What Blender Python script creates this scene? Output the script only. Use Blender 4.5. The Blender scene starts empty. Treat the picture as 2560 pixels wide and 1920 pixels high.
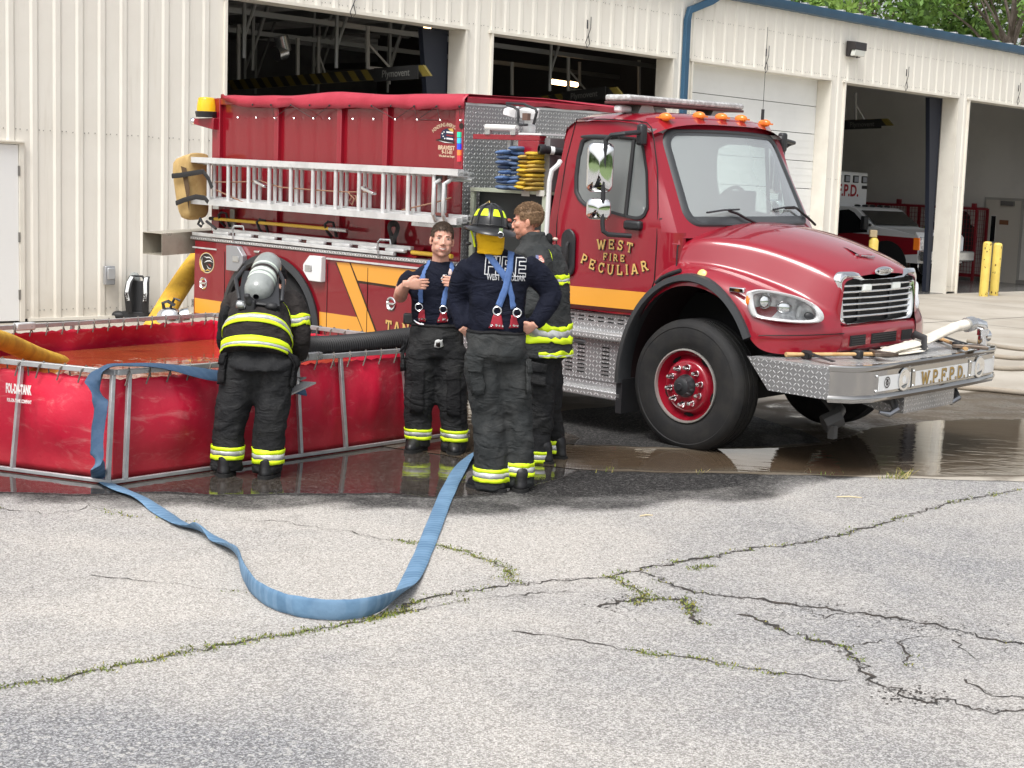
import bpy, bmesh, math, random
from mathutils import Vector as V, Matrix as Mx, noise as mnoise
R_ = math.radians
random.seed(7)
S = bpy.context.scene
COL = S.collection
# ---------------------------------------------------------------- camera, world, sun, exposure
F_PX, PITCH, ROLL, CH = 3888.46, .1296, -.0482, 2.01222
CF = V((0, math.cos(PITCH), -math.sin(PITCH))); _r = V((1, 0, 0)); _u = _r.cross(CF)
CR = _r*math.cos(ROLL)-_u*math.sin(ROLL); CU = _r*math.sin(ROLL)+_u*math.cos(ROLL)
cd = bpy.data.cameras.new('camera'); co = bpy.data.objects.new('camera', cd); COL.objects.link(co)
cd.sensor_width = 36; cd.lens = F_PX/2560*36; cd.clip_start = .1; cd.clip_end = 1500
co.matrix_world = Mx(((CR.x, CU.x, -CF.x, 0), (CR.y, CU.y, -CF.y, 0), (CR.z, CU.z, -CF.z, CH), (0, 0, 0, 1)))
S.camera = co
SUN_EL, SUN_AZ = 58, 205          # degrees; azimuth counted clockwise from +Y
w = bpy.data.worlds.new("World"); S.world = w; w.use_nodes = True
wn, wl = w.node_tree.nodes, w.node_tree.links
bg = wn['Background']; sky = wn.new('ShaderNodeTexSky'); sky.sky_type = 'NISHITA'; sky.sun_disc = False
sky.sun_elevation = R_(SUN_EL); sky.sun_rotation = R_(SUN_AZ); sky.air_density = 1.0; sky.dust_density = 4.0; sky.ozone_density = 1
hs = wn.new('ShaderNodeHueSaturation'); hs.inputs['Saturation'].default_value = .22
# thin broken overcast: a soft cloud layer that varies the brightness of the sky
tc = wn.new('ShaderNodeTexCoord'); nz = wn.new('ShaderNodeTexNoise'); nz.inputs['Scale'].default_value = 2.2; nz.inputs['Detail'].default_value = 5
rp = wn.new('ShaderNodeMapRange'); rp.inputs['From Min'].default_value = .3; rp.inputs['From Max'].default_value = .7
rp.inputs['To Min'].default_value = .85; rp.inputs['To Max'].default_value = 1.35
wl.new(tc.outputs['Generated'], nz.inputs['Vector']); wl.new(nz.outputs[0], rp.inputs['Value'])
wl.new(rp.outputs[0], hs.inputs['Value']); wl.new(sky.outputs[0], hs.inputs['Color']); wl.new(hs.outputs[0], bg.inputs[0])
bg.inputs[1].default_value = .115
sl = bpy.data.lights.new('sun', 'SUN'); so = bpy.data.objects.new('sun', sl); COL.objects.link(so)
sl.energy = 1.5; sl.angle = R_(26); sl.color = (1, .97, .93)
sd = V((math.sin(R_(SUN_AZ))*math.cos(R_(SUN_EL)), math.cos(R_(SUN_AZ))*math.cos(R_(SUN_EL)), math.sin(R_(SUN_EL))))
so.rotation_euler = sd.to_track_quat('Z', 'Y').to_euler(); so.location = sd*60
S.view_settings.view_transform = 'Standard'; S.view_settings.look = 'None'
S.view_settings.exposure = .70; S.view_settings.gamma = 1
# ---------------------------------------------------------------- pixel (2560x1920) -> point on a real plane
EYE = V((0, 0, CH))
def ray(u, w): return CF+CR*((u-1280)/F_PX)-CU*((w-960)/F_PX)
def G(u, w, z=0.):
    r = ray(u, w); return EYE+r*((z-CH)/r.z)
def DP(u, w, d): return EYE+ray(u, w)*d          # point at depth d in front of the eye
TYAW = -.73648
_fx = V((math.cos(TYAW), math.sin(TYAW), -.00262)).normalized(); _fy = V((-math.sin(TYAW), math.cos(TYAW), .0207)).normalized()
_fz = _fx.cross(_fy).normalized(); _fy = _fz.cross(_fx)
TO = V((2.13981, 12.90002, 0)); TM = Mx((_fx, _fy, _fz))    # world -> truck rows
def tk(p): return TM @ (p-TO)
def tw(x, y, z): return TO+_fx*x+_fy*y+_fz*z
def TY(u, w, y=-1.22):
    r = ray(u, w); return tk(EYE+r*((y-tk(EYE).y)/(TM @ r).y))
def TX(u, w, x):
    r = ray(u, w); return tk(EYE+r*((x-tk(EYE).x)/(TM @ r).x))
def TZ(u, w, z):
    r = ray(u, w); return tk(EYE+r*((z-tk(EYE).z)/(TM @ r).z))
TRUCK_M = Mx(((_fx.x, _fy.x, _fz.x, TO.x), (_fx.y, _fy.y, _fz.y, TO.y), (_fx.z, _fy.z, _fz.z, TO.z), (0, 0, 0, 1)))
FPHI = .78186; FB = V((-7, 18.036, 0))
_ds = V((math.cos(FPHI), math.sin(FPHI), 0)); _dn = V((-math.sin(FPHI), math.cos(FPHI), 0)); _up = V((-.01397, .00402, 1))
FMI = Mx(((_ds.x, _dn.x, _up.x), (_ds.y, _dn.y, _up.y), (_ds.z, _dn.z, _up.z))).inverted()
def fl(p): return FMI @ (p-FB)
def fw(s, n, z): return FB+_ds*s+_dn*n+_up*z
def FA(u, w, n=0.):
    r = ray(u, w); return fl(EYE+r*((n-fl(EYE).y)/(FMI @ r).y))
def FS(u, w, s):
    r = ray(u, w); return fl(EYE+r*((s-fl(EYE).x)/(FMI @ r).x))
# ---------------------------------------------------------------- materials
def nodes(m): return m.node_tree.nodes, m.node_tree.links
def math_(n, l, op, a, b=None, c=None, clamp=False):
    x = n.new('ShaderNodeMath'); x.operation = op; x.use_clamp = clamp
    for i, v in enumerate((a, b, c)):
        if v is None: continue
        if isinstance(v, (int, float)): x.inputs[i].default_value = v
        else: l.new(v, x.inputs[i])
    return x.outputs[0]
def mix_(n, l, f, a, b, mode='MIX'):
    x = n.new('ShaderNodeMix'); x.data_type = 'RGBA'; x.blend_type = mode
    for i, v in ((0, f), (6, a), (7, b)):
        if isinstance(v, (int, float)): x.inputs[i].default_value = v
        elif isinstance(v, tuple): x.inputs[i].default_value = v+(1,) if len(v) == 3 else v
        else: l.new(v, x.inputs[i])
    return x.outputs[2]
def noise_(n, l, vec, scale, detail=3, rough=.55, dist=0):
    x = n.new('ShaderNodeTexNoise'); x.inputs['Scale'].default_value = scale; x.inputs['Detail'].default_value = detail
    x.inputs['Roughness'].default_value = rough; x.inputs['Distortion'].default_value = dist
    if vec is not None: l.new(vec, x.inputs['Vector'])
    return x.outputs[0]
def ramp_(n, l, v, a, b, lo=0., hi=1.):
    x = n.new('ShaderNodeMapRange'); x.interpolation_type = 'SMOOTHSTEP'
    for i, q in enumerate((v, a, b, lo, hi)):
        if isinstance(q, (int, float)): x.inputs[i].default_value = q
        else: l.new(q, x.inputs[i])
    return x.outputs[0]
MATS = {}
def pm(name, col, rough=.5, metal=0., coat=0., col2=None, vs=6., vlo=.4, vhi=.65, bump=0., bs=30., bd=3, rvar=0., trans=0., ior=None, emit=0., spec=None, sheen=0., bands=None, sss=0.):
    """one principled material: col/col2 mixed by noise, optional noise bump and roughness variation"""
    if name in MATS: return MATS[name]
    m = bpy.data.materials.new(name); m.use_nodes = True; n, l = nodes(m); p = n['Principled BSDF']
    p.inputs['Base Color'].default_value = col+(1,); p.inputs['Roughness'].default_value = rough; p.inputs['Metallic'].default_value = metal
    p.inputs['Coat Weight'].default_value = coat; p.inputs['Coat Roughness'].default_value = .04; p.inputs['Transmission Weight'].default_value = trans
    if ior: p.inputs['IOR'].default_value = ior
    if spec is not None: p.inputs['Specular IOR Level'].default_value = spec
    if sheen: p.inputs['Sheen Weight'].default_value = sheen
    if sss: p.inputs['Subsurface Weight'].default_value = sss; p.inputs['Subsurface Radius'].default_value = (.01, .004, .002); p.inputs['Subsurface Scale'].default_value = .5
    if emit: p.inputs['Emission Color'].default_value = col+(1,); p.inputs['Emission Strength'].default_value = emit
    t = n.new('ShaderNodeTexCoord').outputs['Object']
    if col2:
        f = ramp_(n, l, noise_(n, l, t, vs, 5, .6), vlo, vhi)
        l.new(mix_(n, l, f, col, col2), p.inputs['Base Color'])
    if rvar:
        l.new(ramp_(n, l, noise_(n, l, t, vs*1.7, 4), .3, .7, max(0, rough-rvar), rough+rvar), p.inputs['Roughness'])
    if bump:
        b = n.new('ShaderNodeBump'); b.inputs['Strength'].default_value = 1; b.inputs['Distance'].default_value = bump
        l.new(noise_(n, l, t, bs, bd), b.inputs['Height']); l.new(b.outputs[0], p.inputs['Normal'])
    MATS[name] = m; return m
def glass(name, tint=(.85, .93, .9), refl=1.0, dirt_sky_haze=.06):
    if name in MATS: return MATS[name]
    m = bpy.data.materials.new(name); m.use_nodes = True; n, l = nodes(m); n.remove(n['Principled BSDF']); o = n['Material Output']
    tr = n.new('ShaderNodeBsdfTransparent'); tr.inputs[0].default_value = tint+(1,)
    gl = n.new('ShaderNodeBsdfGlossy'); gl.inputs['Roughness'].default_value = .02
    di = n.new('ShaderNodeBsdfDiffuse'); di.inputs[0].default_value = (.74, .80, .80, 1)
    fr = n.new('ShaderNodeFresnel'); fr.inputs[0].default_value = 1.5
    a = n.new('ShaderNodeMixShader'); a.inputs[0].default_value = dirt_sky_haze; l.new(tr.outputs[0], a.inputs[1]); l.new(di.outputs[0], a.inputs[2])  # diffuse share paints a milky sky sheen into the glass colour
    b = n.new('ShaderNodeMixShader'); l.new(math_(n, l, 'MULTIPLY', fr.outputs[0], refl, clamp=True), b.inputs[0]); l.new(a.outputs[0], b.inputs[1]); l.new(gl.outputs[0], b.inputs[2])
    l.new(b.outputs[0], o.inputs[0]); MATS[name] = m; return m
def diamond(name, cell=.034, base=(.62, .62, .63), rough=.28):
    """aluminium tread plate: lozenges turned 45 degrees to and fro in a checker, from the metre-scaled UVs"""
    if name in MATS: return MATS[name]
    m = bpy.data.materials.new(name); m.use_nodes = True; n, l = nodes(m); p = n['Principled BSDF']
    uv = n.new('ShaderNodeTexCoord').outputs['UV']; sx = n.new('ShaderNodeSeparateXYZ'); l.new(uv, sx.inputs[0])
    M = lambda op, a, b=None: math_(n, l, op, a, b)
    x, y = M('DIVIDE', sx.outputs[0], cell), M('DIVIDE', sx.outputs[1], cell)
    par = M('MODULO', M('ABSOLUTE', M('ADD', M('FLOOR', x), M('FLOOR', y))), 2.)
    par = M('GREATER_THAN', par, .5)
    fx, fy = M('SUBTRACT', M('FRACT', x), .5), M('SUBTRACT', M('FRACT', y), .5)
    a, b = M('ADD', fx, fy), M('SUBTRACT', fx, fy)
    # swap a,b by parity
    d = M('SUBTRACT', b, a); a2, b2 = M('ADD', a, M('MULTIPLY', d, par)), M('SUBTRACT', b, M('MULTIPLY', d, par))
    e = M('SQRT', M('ADD', M('POWER', M('DIVIDE', M('ABSOLUTE', a2), .66), 2.), M('POWER', M('DIVIDE', M('ABSOLUTE', b2), .185), 2.)))
    h = ramp_(n, l, e, .55, 1.05, 1., 0.)
    bp = n.new('ShaderNodeBump'); bp.inputs['Distance'].default_value = .005; bp.inputs['Strength'].default_value = 1.; l.new(h, bp.inputs['Height']); l.new(bp.outputs[0], p.inputs['Normal'])
    ns = noise_(n, l, uv, 3., 5)
    l.new(mix_(n, l, h, mix_(n, l, ramp_(n, l, ns, .35, .7), tuple(c*.62 for c in base), tuple(c*.5 for c in base)), tuple(min(1, c*1.35) for c in base)), p.inputs['Base Color'])
    p.inputs['Metallic'].default_value = .55; l.new(ramp_(n, l, ns, .3, .7, rough-.06, rough+.14), p.inputs['Roughness'])
    MATS[name] = m; return m
# ---------------------------------------------------------------- mesh builder
SPLIT = set('mirror_bracket drip_rail bay_post mount_strip lacing_cord vent_slots tarp_hooks tarp_eyelets valance_intake ladder_rack plate_divider plate_screws intake_slats roller_bracket locker_post locker_rail hung_gear compartment_gap roof_truss'.split())
class MB:
    def __init__(s, xf=None): s.v = []; s.f = []; s.mi = []; s.xf = xf
    def add(s, vs, fs, m=0):
        o = len(s.v); s.v += [V(p) for p in vs]; s.f += [tuple(i+o for i in f) for f in fs]; s.mi += [m]*len(fs); return s
    def box(s, x0, x1, y0, y1, z0, z1, m=0, M=None):
        vs = [V((x, y, z)) for z in (z0, z1) for y in (y0, y1) for x in (x0, x1)]
        if M is not None: vs = [M @ p for p in vs]
        return s.add(vs, [(0, 2, 3, 1), (4, 5, 7, 6), (0, 1, 5, 4), (2, 6, 7, 3), (0, 4, 6, 2), (1, 3, 7, 5)], m)
    def loft(s, rings, m=0, caps=True, closed=True, loop=False):
        k = len(rings[0]); vs = [p for r in rings for p in r]; fs = []; nr = len(rings)
        for i in range(nr if loop else nr-1):
            for j in range(k if closed else k-1):
                a, b = i*k+j, i*k+(j+1) % k; c, d = ((i+1) % nr)*k+(j+1) % k, ((i+1) % nr)*k+j; fs.append((a, b, c, d))
        if caps and closed and not loop: fs += [tuple(reversed(range(k))), tuple(range((nr-1)*k, nr*k))]
        return s.add(vs, fs, m)
    def tube(s, path, r, n=8, m=0, caps=True, flat=1., up=None, loop=False):
        """round (or flattened) tube along a path; r one radius or one per point"""
        P = [V(p) for p in path]; k = len(P); rs = r if isinstance(r, (list, tuple)) else [r]*k; rings = []; ref = None
        for i, p in enumerate(P):
            if loop: t = P[(i+1) % k]-P[i-1]
            else: t = P[min(i+1, k-1)]-P[max(i-1, 0)]
            t = t.normalized() if t.length > 1e-9 else V((0, 0, 1))
            if up is not None: a = V(up[i] if isinstance(up, list) else up)
            elif ref is None: a = V((0, 0, 1)) if abs(t.z) < .9 else V((1, 0, 0))
            else: a = ref
            a = (a-t*a.dot(t)); a = a.normalized() if a.length > 1e-6 else t.orthogonal().normalized()
            ref = a; b = t.cross(a)
            fr = flat[i] if isinstance(flat, (list, tuple)) else flat
            rings.append([p+(b*math.cos(q)+a*(math.sin(q)*fr))*rs[i] for q in (2*math.pi*j/n for j in range(n))])
        return s.loft(rings, m, caps, True, loop)
    def rod(s, a, b, r, n=8, m=0, r2=None): return s.tube([a, b], [r, r if r2 is None else r2], n, m)
    def lathe(s, prof, o, ax, n=24, m=0):
        """profile of (radius, distance along axis)"""
        o, ax = V(o), V(ax).normalized(); a = ax.orthogonal().normalized(); b = ax.cross(a)
        rings = [[o+ax*h+(a*math.cos(q)+b*math.sin(q))*max(r, 1e-4) for q in (2*math.pi*j/n for j in range(n))] for r, h in prof]
        return s.loft(rings, m, False)
    def prism(s, poly, ext, m=0):
        """closed 3D polygon pushed along ext"""
        P = [V(p) for p in poly]; k = len(P); e = V(ext); fs = [tuple(range(k)), tuple(reversed(range(k, 2*k)))]
        fs += [(j, j+k, (j+1) % k+k, (j+1) % k) for j in range(k)]
        return s.add(P+[p+e for p in P], fs, m)
    def grid(s, rows, m=0): return s.loft(rows, m, False, False)
    def ball(s, c, r, n=12, k=8, m=0, M=None):
        c = V(c); r = (r, r, r) if isinstance(r, (int, float)) else r; rings = []
        for i in range(k+1):
            a = math.pi*i/k; z = math.cos(a); q = max(math.sin(a), .002)
            ring = [V((r[0]*q*math.cos(t), r[1]*q*math.sin(t), r[2]*z)) for t in (2*math.pi*j/n for j in range(n))]
            rings.append([c+(M @ p if M is not None else p) for p in ring])
        return s.loft(rings[::-1], m, True)
    def ring(s, outer, inner, m=0, back=None):
        """flat band between two loops of the same count"""
        k = len(outer); return s.add(list(outer)+list(inner), [(j, (j+1) % k, (j+1) % k+k, j+k) for j in range(k)], m)
    def islands(s):
        p = list(range(len(s.v)))
        def fd(i):
            while p[i] != i: p[i] = p[p[i]]; i = p[i]
            return i
        for f in s.f:
            a = fd(f[0])
            for i in f[1:]: p[fd(i)] = a
        g = {}
        for k, f in enumerate(s.f): g.setdefault(fd(f[0]), []).append(k)
        return list(g.values())
    def build(s, name, mats, parent=None, **kw):
        if name in SPLIT and parent:
            o = None
            for isl in s.islands():
                q = MB(s.xf); ix = {}
                for k in isl:
                    q.f.append(tuple(ix.setdefault(i, len(ix)) for i in s.f[k])); q.mi.append(s.mi[k])
                q.v = [s.v[i] for i in ix]; o = q.build1(name, mats, parent, **kw)
            return o
        return s.build1(name, mats, parent, **kw)
    def build1(s, name, mats, parent=None, bevel=0., seg=2, sub=0, ang=38, mods=(), flip=False, recalc=True):
        me = bpy.data.meshes.new(name); xf = s.xf
        bm = bmesh.new(); vs = [bm.verts.new(xf(p) if xf else p) for p in s.v]
        for f, mi in zip(s.f, s.mi):
            try: q = bm.faces.new([vs[i] for i in f])
            except ValueError: continue
            q.material_index = mi; q.smooth = True
        if recalc: bmesh.ops.recalc_face_normals(bm, faces=bm.faces)
        if flip: bmesh.ops.reverse_faces(bm, faces=bm.faces)
        ca = math.cos(R_(ang)); bm.normal_update()
        for e in bm.edges:
            if len(e.link_faces) == 2 and e.link_faces[0].normal.dot(e.link_faces[1].normal) < ca: e.smooth = False
        uvl = bm.loops.layers.uv.new('UVMap')
        for f in bm.faces:
            n = f.normal; ax = max(range(3), key=lambda i: abs(n[i])); i, j = ((1, 2), (0, 2), (0, 1))[ax]
            for lp in f.loops: lp[uvl].uv = (lp.vert.co[i], lp.vert.co[j])
        bm.to_mesh(me); bm.free()
        for mt in (mats if isinstance(mats, (list, tuple)) else [mats]): me.materials.append(mt)
        o = bpy.data.objects.new(name, me); COL.objects.link(o)
        if parent: o.parent = parent
        if bevel:
            b = o.modifiers.new('b', 'BEVEL'); b.width = bevel; b.segments = seg; b.limit_method = 'ANGLE'; b.angle_limit = R_(38)
        if sub:
            b = o.modifiers.new('s', 'SUBSURF'); b.levels = b.render_levels = sub
        for fn in mods: fn(o)
        return o
def tag(o, label=None, cat=None, group=None, kind=None):
    for k, v in (('label', label), ('category', cat), ('group', group), ('kind', kind)):
        if v: o[k] = v
    return o
def empty(name, loc=(0, 0, 0), label=None, cat=None, group=None, rz=0., M=None):
    o = bpy.data.objects.new(name, None); COL.objects.link(o); o.empty_display_size = .2
    if M is not None: o.matrix_world = M
    else: o.location = loc; o.rotation_euler = (0, 0, rz)
    return tag(o, label, cat, group)
def copy_tree(o, parent=None):
    c = o.copy(); COL.objects.link(c)
    if parent: c.parent = parent
    for ch in [q for q in bpy.data.objects if q.parent == o]: copy_tree(ch, c)
    return c
def text(name, s, size, M, mat, parent=None, bold=0., ext=.0008, sx=1., align='CENTER', space=1., outline=0., fit=0.):
    c = bpy.data.curves.new(name, 'FONT'); c.body = s; c.size = size; c.align_x = align; c.align_y = 'CENTER'; c.offset = bold; c.extrude = ext; c.space_character = space
    c.resolution_u = 3
    if outline: c.fill_mode = 'NONE'; c.extrude = 0; c.bevel_depth = outline; c.bevel_resolution = 0
    t = bpy.data.objects.new(name, c); COL.objects.link(t); dg = bpy.context.evaluated_depsgraph_get(); me = bpy.data.meshes.new_from_object(t.evaluated_get(dg))
    bpy.data.objects.remove(t); bpy.data.curves.remove(c); me.materials.clear(); me.materials.append(mat); o = bpy.data.objects.new(name, me); COL.objects.link(o)
    if parent: o.parent = parent
    if fit: xs = [v.co.x for v in me.vertices]; sx = fit/(max(xs)-min(xs))
    o.matrix_local = M @ Mx.Diagonal((sx, 1, 1, 1)); return o
def frame(o, ex, ey):
    """matrix whose x,y axes lie along ex,ey at o"""
    ex = V(ex).normalized(); ey = V(ey); ey = (ey-ex*ey.dot(ex)).normalized(); ez = ex.cross(ey); o = V(o)
    return Mx(((ex.x, ey.x, ez.x, o.x), (ex.y, ey.y, ez.y, o.y), (ex.z, ey.z, ez.z, o.z), (0, 0, 0, 1)))
# slab-serif capitals as little polygons: strokes on a box one unit high
SLAB = {'W': (1.3, [(.1, 1, .38, 0), (.38, 0, .65, .9), (.65, .9, .92, 0), (.92, 0, 1.2, 1)], [(.1, 1), (1.2, 1)], []),
 'E': (.85, [(.15, 0, .15, 1), (.05, .08, .8, .08), (.05, .92, .78, .92), (.15, .5, .58, .5), (.76, .0, .76, .3), (.74, 1, .74, .72), (.56, .36, .56, .64)], [], []),
 'S': (.8, [(.68, .7, .68, .98), (.1, .02, .1, .3)], [], [[(.68, .78), (.58, .9), (.4, .93), (.2, .86), (.14, .72), (.22, .58), (.4, .51), (.58, .43), (.67, .29), (.6, .13), (.4, .07), (.2, .11), (.1, .24)]]),
 'T': (.9, [(.45, 0, .45, 1), (.06, .92, .84, .92), (.1, 1, .1, .68), (.8, 1, .8, .68)], [(.45, 0)], []),
 'F': (.82, [(.15, 0, .15, 1), (.05, .92, .78, .92), (.15, .48, .55, .48), (.74, 1, .74, .7), (.54, .34, .54, .62)], [(.17, 0)], []),
 'I': (.42, [(.21, 0, .21, 1)], [(.21, 0), (.21, 1)], []),
 'R': (.92, [(.15, 0, .15, 1), (.46, .48, .8, .04)], [(.17, 0), (.82, 0)], [[(.05, .92), (.45, .92), (.64, .85), (.68, .7), (.62, .55), (.45, .48), (.15, .48)]]),
 'P': (.85, [(.15, 0, .15, 1)], [(.17, 0)], [[(.05, .92), (.45, .92), (.66, .84), (.7, .68), (.64, .52), (.45, .44), (.15, .44)]]),
 'C': (.88, [(.76, .66, .76, 1)], [], [[(.76, .74), (.64, .89), (.45, .93), (.24, .84), (.13, .62), (.13, .38), (.24, .16), (.45, .07), (.64, .11), (.78, .28)]]),
 'U': (.95, [], [(.16, 1), (.78, 1)], [[(.16, 1), (.16, .4), (.22, .18), (.38, .07), (.56, .07), (.72, .18), (.78, .4), (.78, 1)]]),
 'L': (.8, [(.15, 0, .15, 1), (.05, .08, .76, .08), (.72, 0, .72, .36)], [(.17, 1)], []),
 'A': (1., [(.14, 0, .46, 1), (.86, 0, .54, 1), (.28, .32, .72, .32)], [(.14, 0), (.86, 0)], []),
 'N': (1., [(.16, 0, .16, 1), (.16, .96, .82, .04), (.82, 0, .82, 1)], [(.16, 0), (.14, 1), (.82, 1)], []),
 'K': (.95, [(.15, 0, .15, 1), (.16, .42, .72, .98), (.38, .6, .8, .02)], [(.17, 0), (.17, 1), (.74, 1), (.82, 0)], []),
 'D': (.92, [(.15, 0, .15, 1)], [], [[(.05, .92), (.42, .92), (.64, .82), (.76, .6), (.76, .4), (.64, .18), (.42, .08), (.05, .08)]]),
 '.': (.34, [(.07, .09, .25, .09)], [], [])}
def slab_text(mb, s, h, M, m=0, t=.17, gap=.12, off=0.):
    """centred word of slab letters, h high, in the plane of matrix M (x right, y up)"""
    ws = [SLAB[c][0] for c in s]; tot = sum(ws)+gap*(len(s)-1); x = -tot/2; q = 0
    def st(pts, x0, tt):
        nonlocal q; L = []; Rr = []; q += 1
        for i, p in enumerate(pts):
            a = V(pts[max(i-1, 0)]); b = V(pts[min(i+1, len(pts)-1)]); d = (b-a).normalized(); nn = V((-d.y, d.x))*tt/2; p = V(p); L.append(p+nn); Rr.append(p-nn)
        z = off+.00003*q; P3 = lambda p: M @ V(((p.x+x0)*h, (p.y-.5)*h, z))
        for i in range(len(pts)-1): mb.add([P3(L[i]), P3(Rr[i]), P3(Rr[i+1]), P3(L[i+1])], [(0, 1, 2, 3)], m)
    for c, wd in zip(s, ws):
        _, seg, ser, cur = SLAB[c]
        for a, b, e, f in seg: st([(a, b), (e, f)], x, t if abs(f-b) > .15 or abs(e-a) < .3 else t*.8)
        for a, b in ser: yy = .055 if b == 0 else .945; st([(a-.16, yy), (a+.16, yy)], x, .11)
        for pl in cur: st(pl, x, t*.9)
        x += wd+gap
import numpy as np
# ================================================================ GROUND
def px(*pts): return [G(u, w).to_2d() for u, w in pts]
PUD = px((-500, 1040), (-500, 1228), (0, 1236), (400, 1238), (1000, 1240), (1160, 1246), (1260, 1243), (1330, 1228), (1400, 1200), (1450, 1180), (1460, 1100), (1300, 1020), (900, 960), (300, 940))
MUD = px((1290, 1122), (1400, 1113), (1540, 1116), (1720, 1122), (1900, 1120), (2070, 1108), (2150, 1075), (2330, 1050), (2900, 1040), (2900, 1190), (2400, 1193), (2100, 1191), (1950, 1186), (1520, 1179), (1400, 1176))
WETC = px((1850, 1010), (2100, 985), (2300, 975), (2900, 985), (2900, 1190), (2080, 1190), (2000, 1100))
DAMP = px((-500, 1190), (-500, 1258), (0, 1262), (230, 1268), (420, 1286), (800, 1280), (1050, 1288), (1290, 1300), (1480, 1290), (1800, 1268), (1980, 1245), (2080, 1215), (2150, 1150), (2100, 1040), (1900, 1000), (1300, 980), (900, 960), (300, 940))
DARK = px((1230, 1265), (1500, 1262), (1850, 1240), (2000, 1205), (2020, 1160), (1990, 1090), (1860, 1045), (1500, 1000), (1200, 1000), (1100, 1200))
def sdist(P, poly):
    """signed distance (positive inside) from points P (n,2) to a polygon"""
    A = np.array([(p.x, p.y) for p in poly]); B = np.roll(A, -1, 0); d = np.full(len(P), 1e9); ins = np.zeros(len(P), bool)
    for a, b in zip(A, B):
        e = b-a; t = np.clip(((P-a) @ e)/(e @ e), 0, 1); d = np.minimum(d, np.linalg.norm(P-a-t[:, None]*e, axis=1))
        c = ((a[1] > P[:, 1]) != (b[1] > P[:, 1])); x = a[0]+(P[:, 1]-a[1])/(b[1]-a[1]+1e-12)*(b[0]-a[0]); ins ^= c & (P[:, 0] < x)
    return np.where(ins, d, -d)
def sstep(x, a, b): t = np.clip((x-a)/(b-a), 0, 1); return t*t*(3-2*t)
def wet_of(P):
    near = (np.abs(P[:, 0]) < 16) & (P[:, 1] > 3) & (P[:, 1] < 26); wet = np.zeros(len(P)); mud = np.zeros(len(P)); Q = P[near]
    wv = .05*np.sin(Q[:, 0]*5.1+Q[:, 1]*3)+.04*np.sin(Q[:, 0]*11-Q[:, 1]*9)
    w1 = np.maximum(sstep(sdist(Q, PUD)+wv*.6, -.06, .1), sstep(sdist(Q, MUD)+wv*.4, -.05, .08))
    w2 = .50*sstep(sdist(Q, DAMP)+wv*1.3, -.22, .30); w3 = .66*sstep(sdist(Q, DARK)+wv, -.30, .45); w4 = .8*sstep(sdist(Q, WETC)+wv*2, -.3, .3)
    wet[near] = np.maximum.reduce([w1, w2, w3, w4]); mud[near] = np.maximum(sstep(sdist(Q, MUD)+wv, -.05, .25)*(1-.55*sstep(Q[:, 0], 2.2, 3.6)), .30*sstep(sdist(Q, PUD)+wv, -.02, .3))
    tone = np.full(len(P), .26)
    for u, v_, r, a in TONE: c = G(u, v_); tone[near] += a*np.exp(-((Q[:, 0]-c.x) ** 2+((Q[:, 1]-c.y)*1.0) ** 2)/(r*r))
    return wet, mud, tone
TONE = [(500, 1400, 1.7, .42), (1250, 1350, 1.3, .30), (60, 1860, .62, -.75), (420, 1900, .45, -.5), (760, 1920, .4, -.3), (2450, 1450, 1.5, -.22), (2000, 1560, 1.0, -.12), (1300, 1850, .9, .1), (90, 1570, .22, -.3), (1650, 1700, .7, -.08), (2500, 1850, .6, -.1), (300, 1560, .7, .1)]
def steps(segs):
    out = []
    for a, b, n in segs: out += [a+(b-a)*i/n for i in range(n)]
    return np.array(out+[segs[-1][1]])
def sheet(name, X, Yof, z, mat, kind='structure'):
    """sheet over columns X; Yof(x) gives that column's y values; carries the wetness of the paving"""
    ys = [Yof(x) for x in X]; k = len(ys[0]); P = np.array([(x, y) for x, c in zip(X, ys) for y in c]); wet, mud, tone = wet_of(P)
    me = bpy.data.meshes.new(name); fs = [(i*k+j, (i+1)*k+j, (i+1)*k+j+1, i*k+j+1) for i in range(len(X)-1) for j in range(k-1)]
    me.from_pydata([(p[0], p[1], z) for p in P], [], fs); me.update()
    for nm, a in (('wet', wet), ('mud', mud), ('tone', tone)):
        at = me.attributes.new(nm, 'FLOAT', 'POINT'); at.data.foreach_set('value', a.astype(np.float32))
    me.materials.append(mat); o = bpy.data.objects.new(name, me); COL.objects.link(o); return tag(o, kind=kind)
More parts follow.
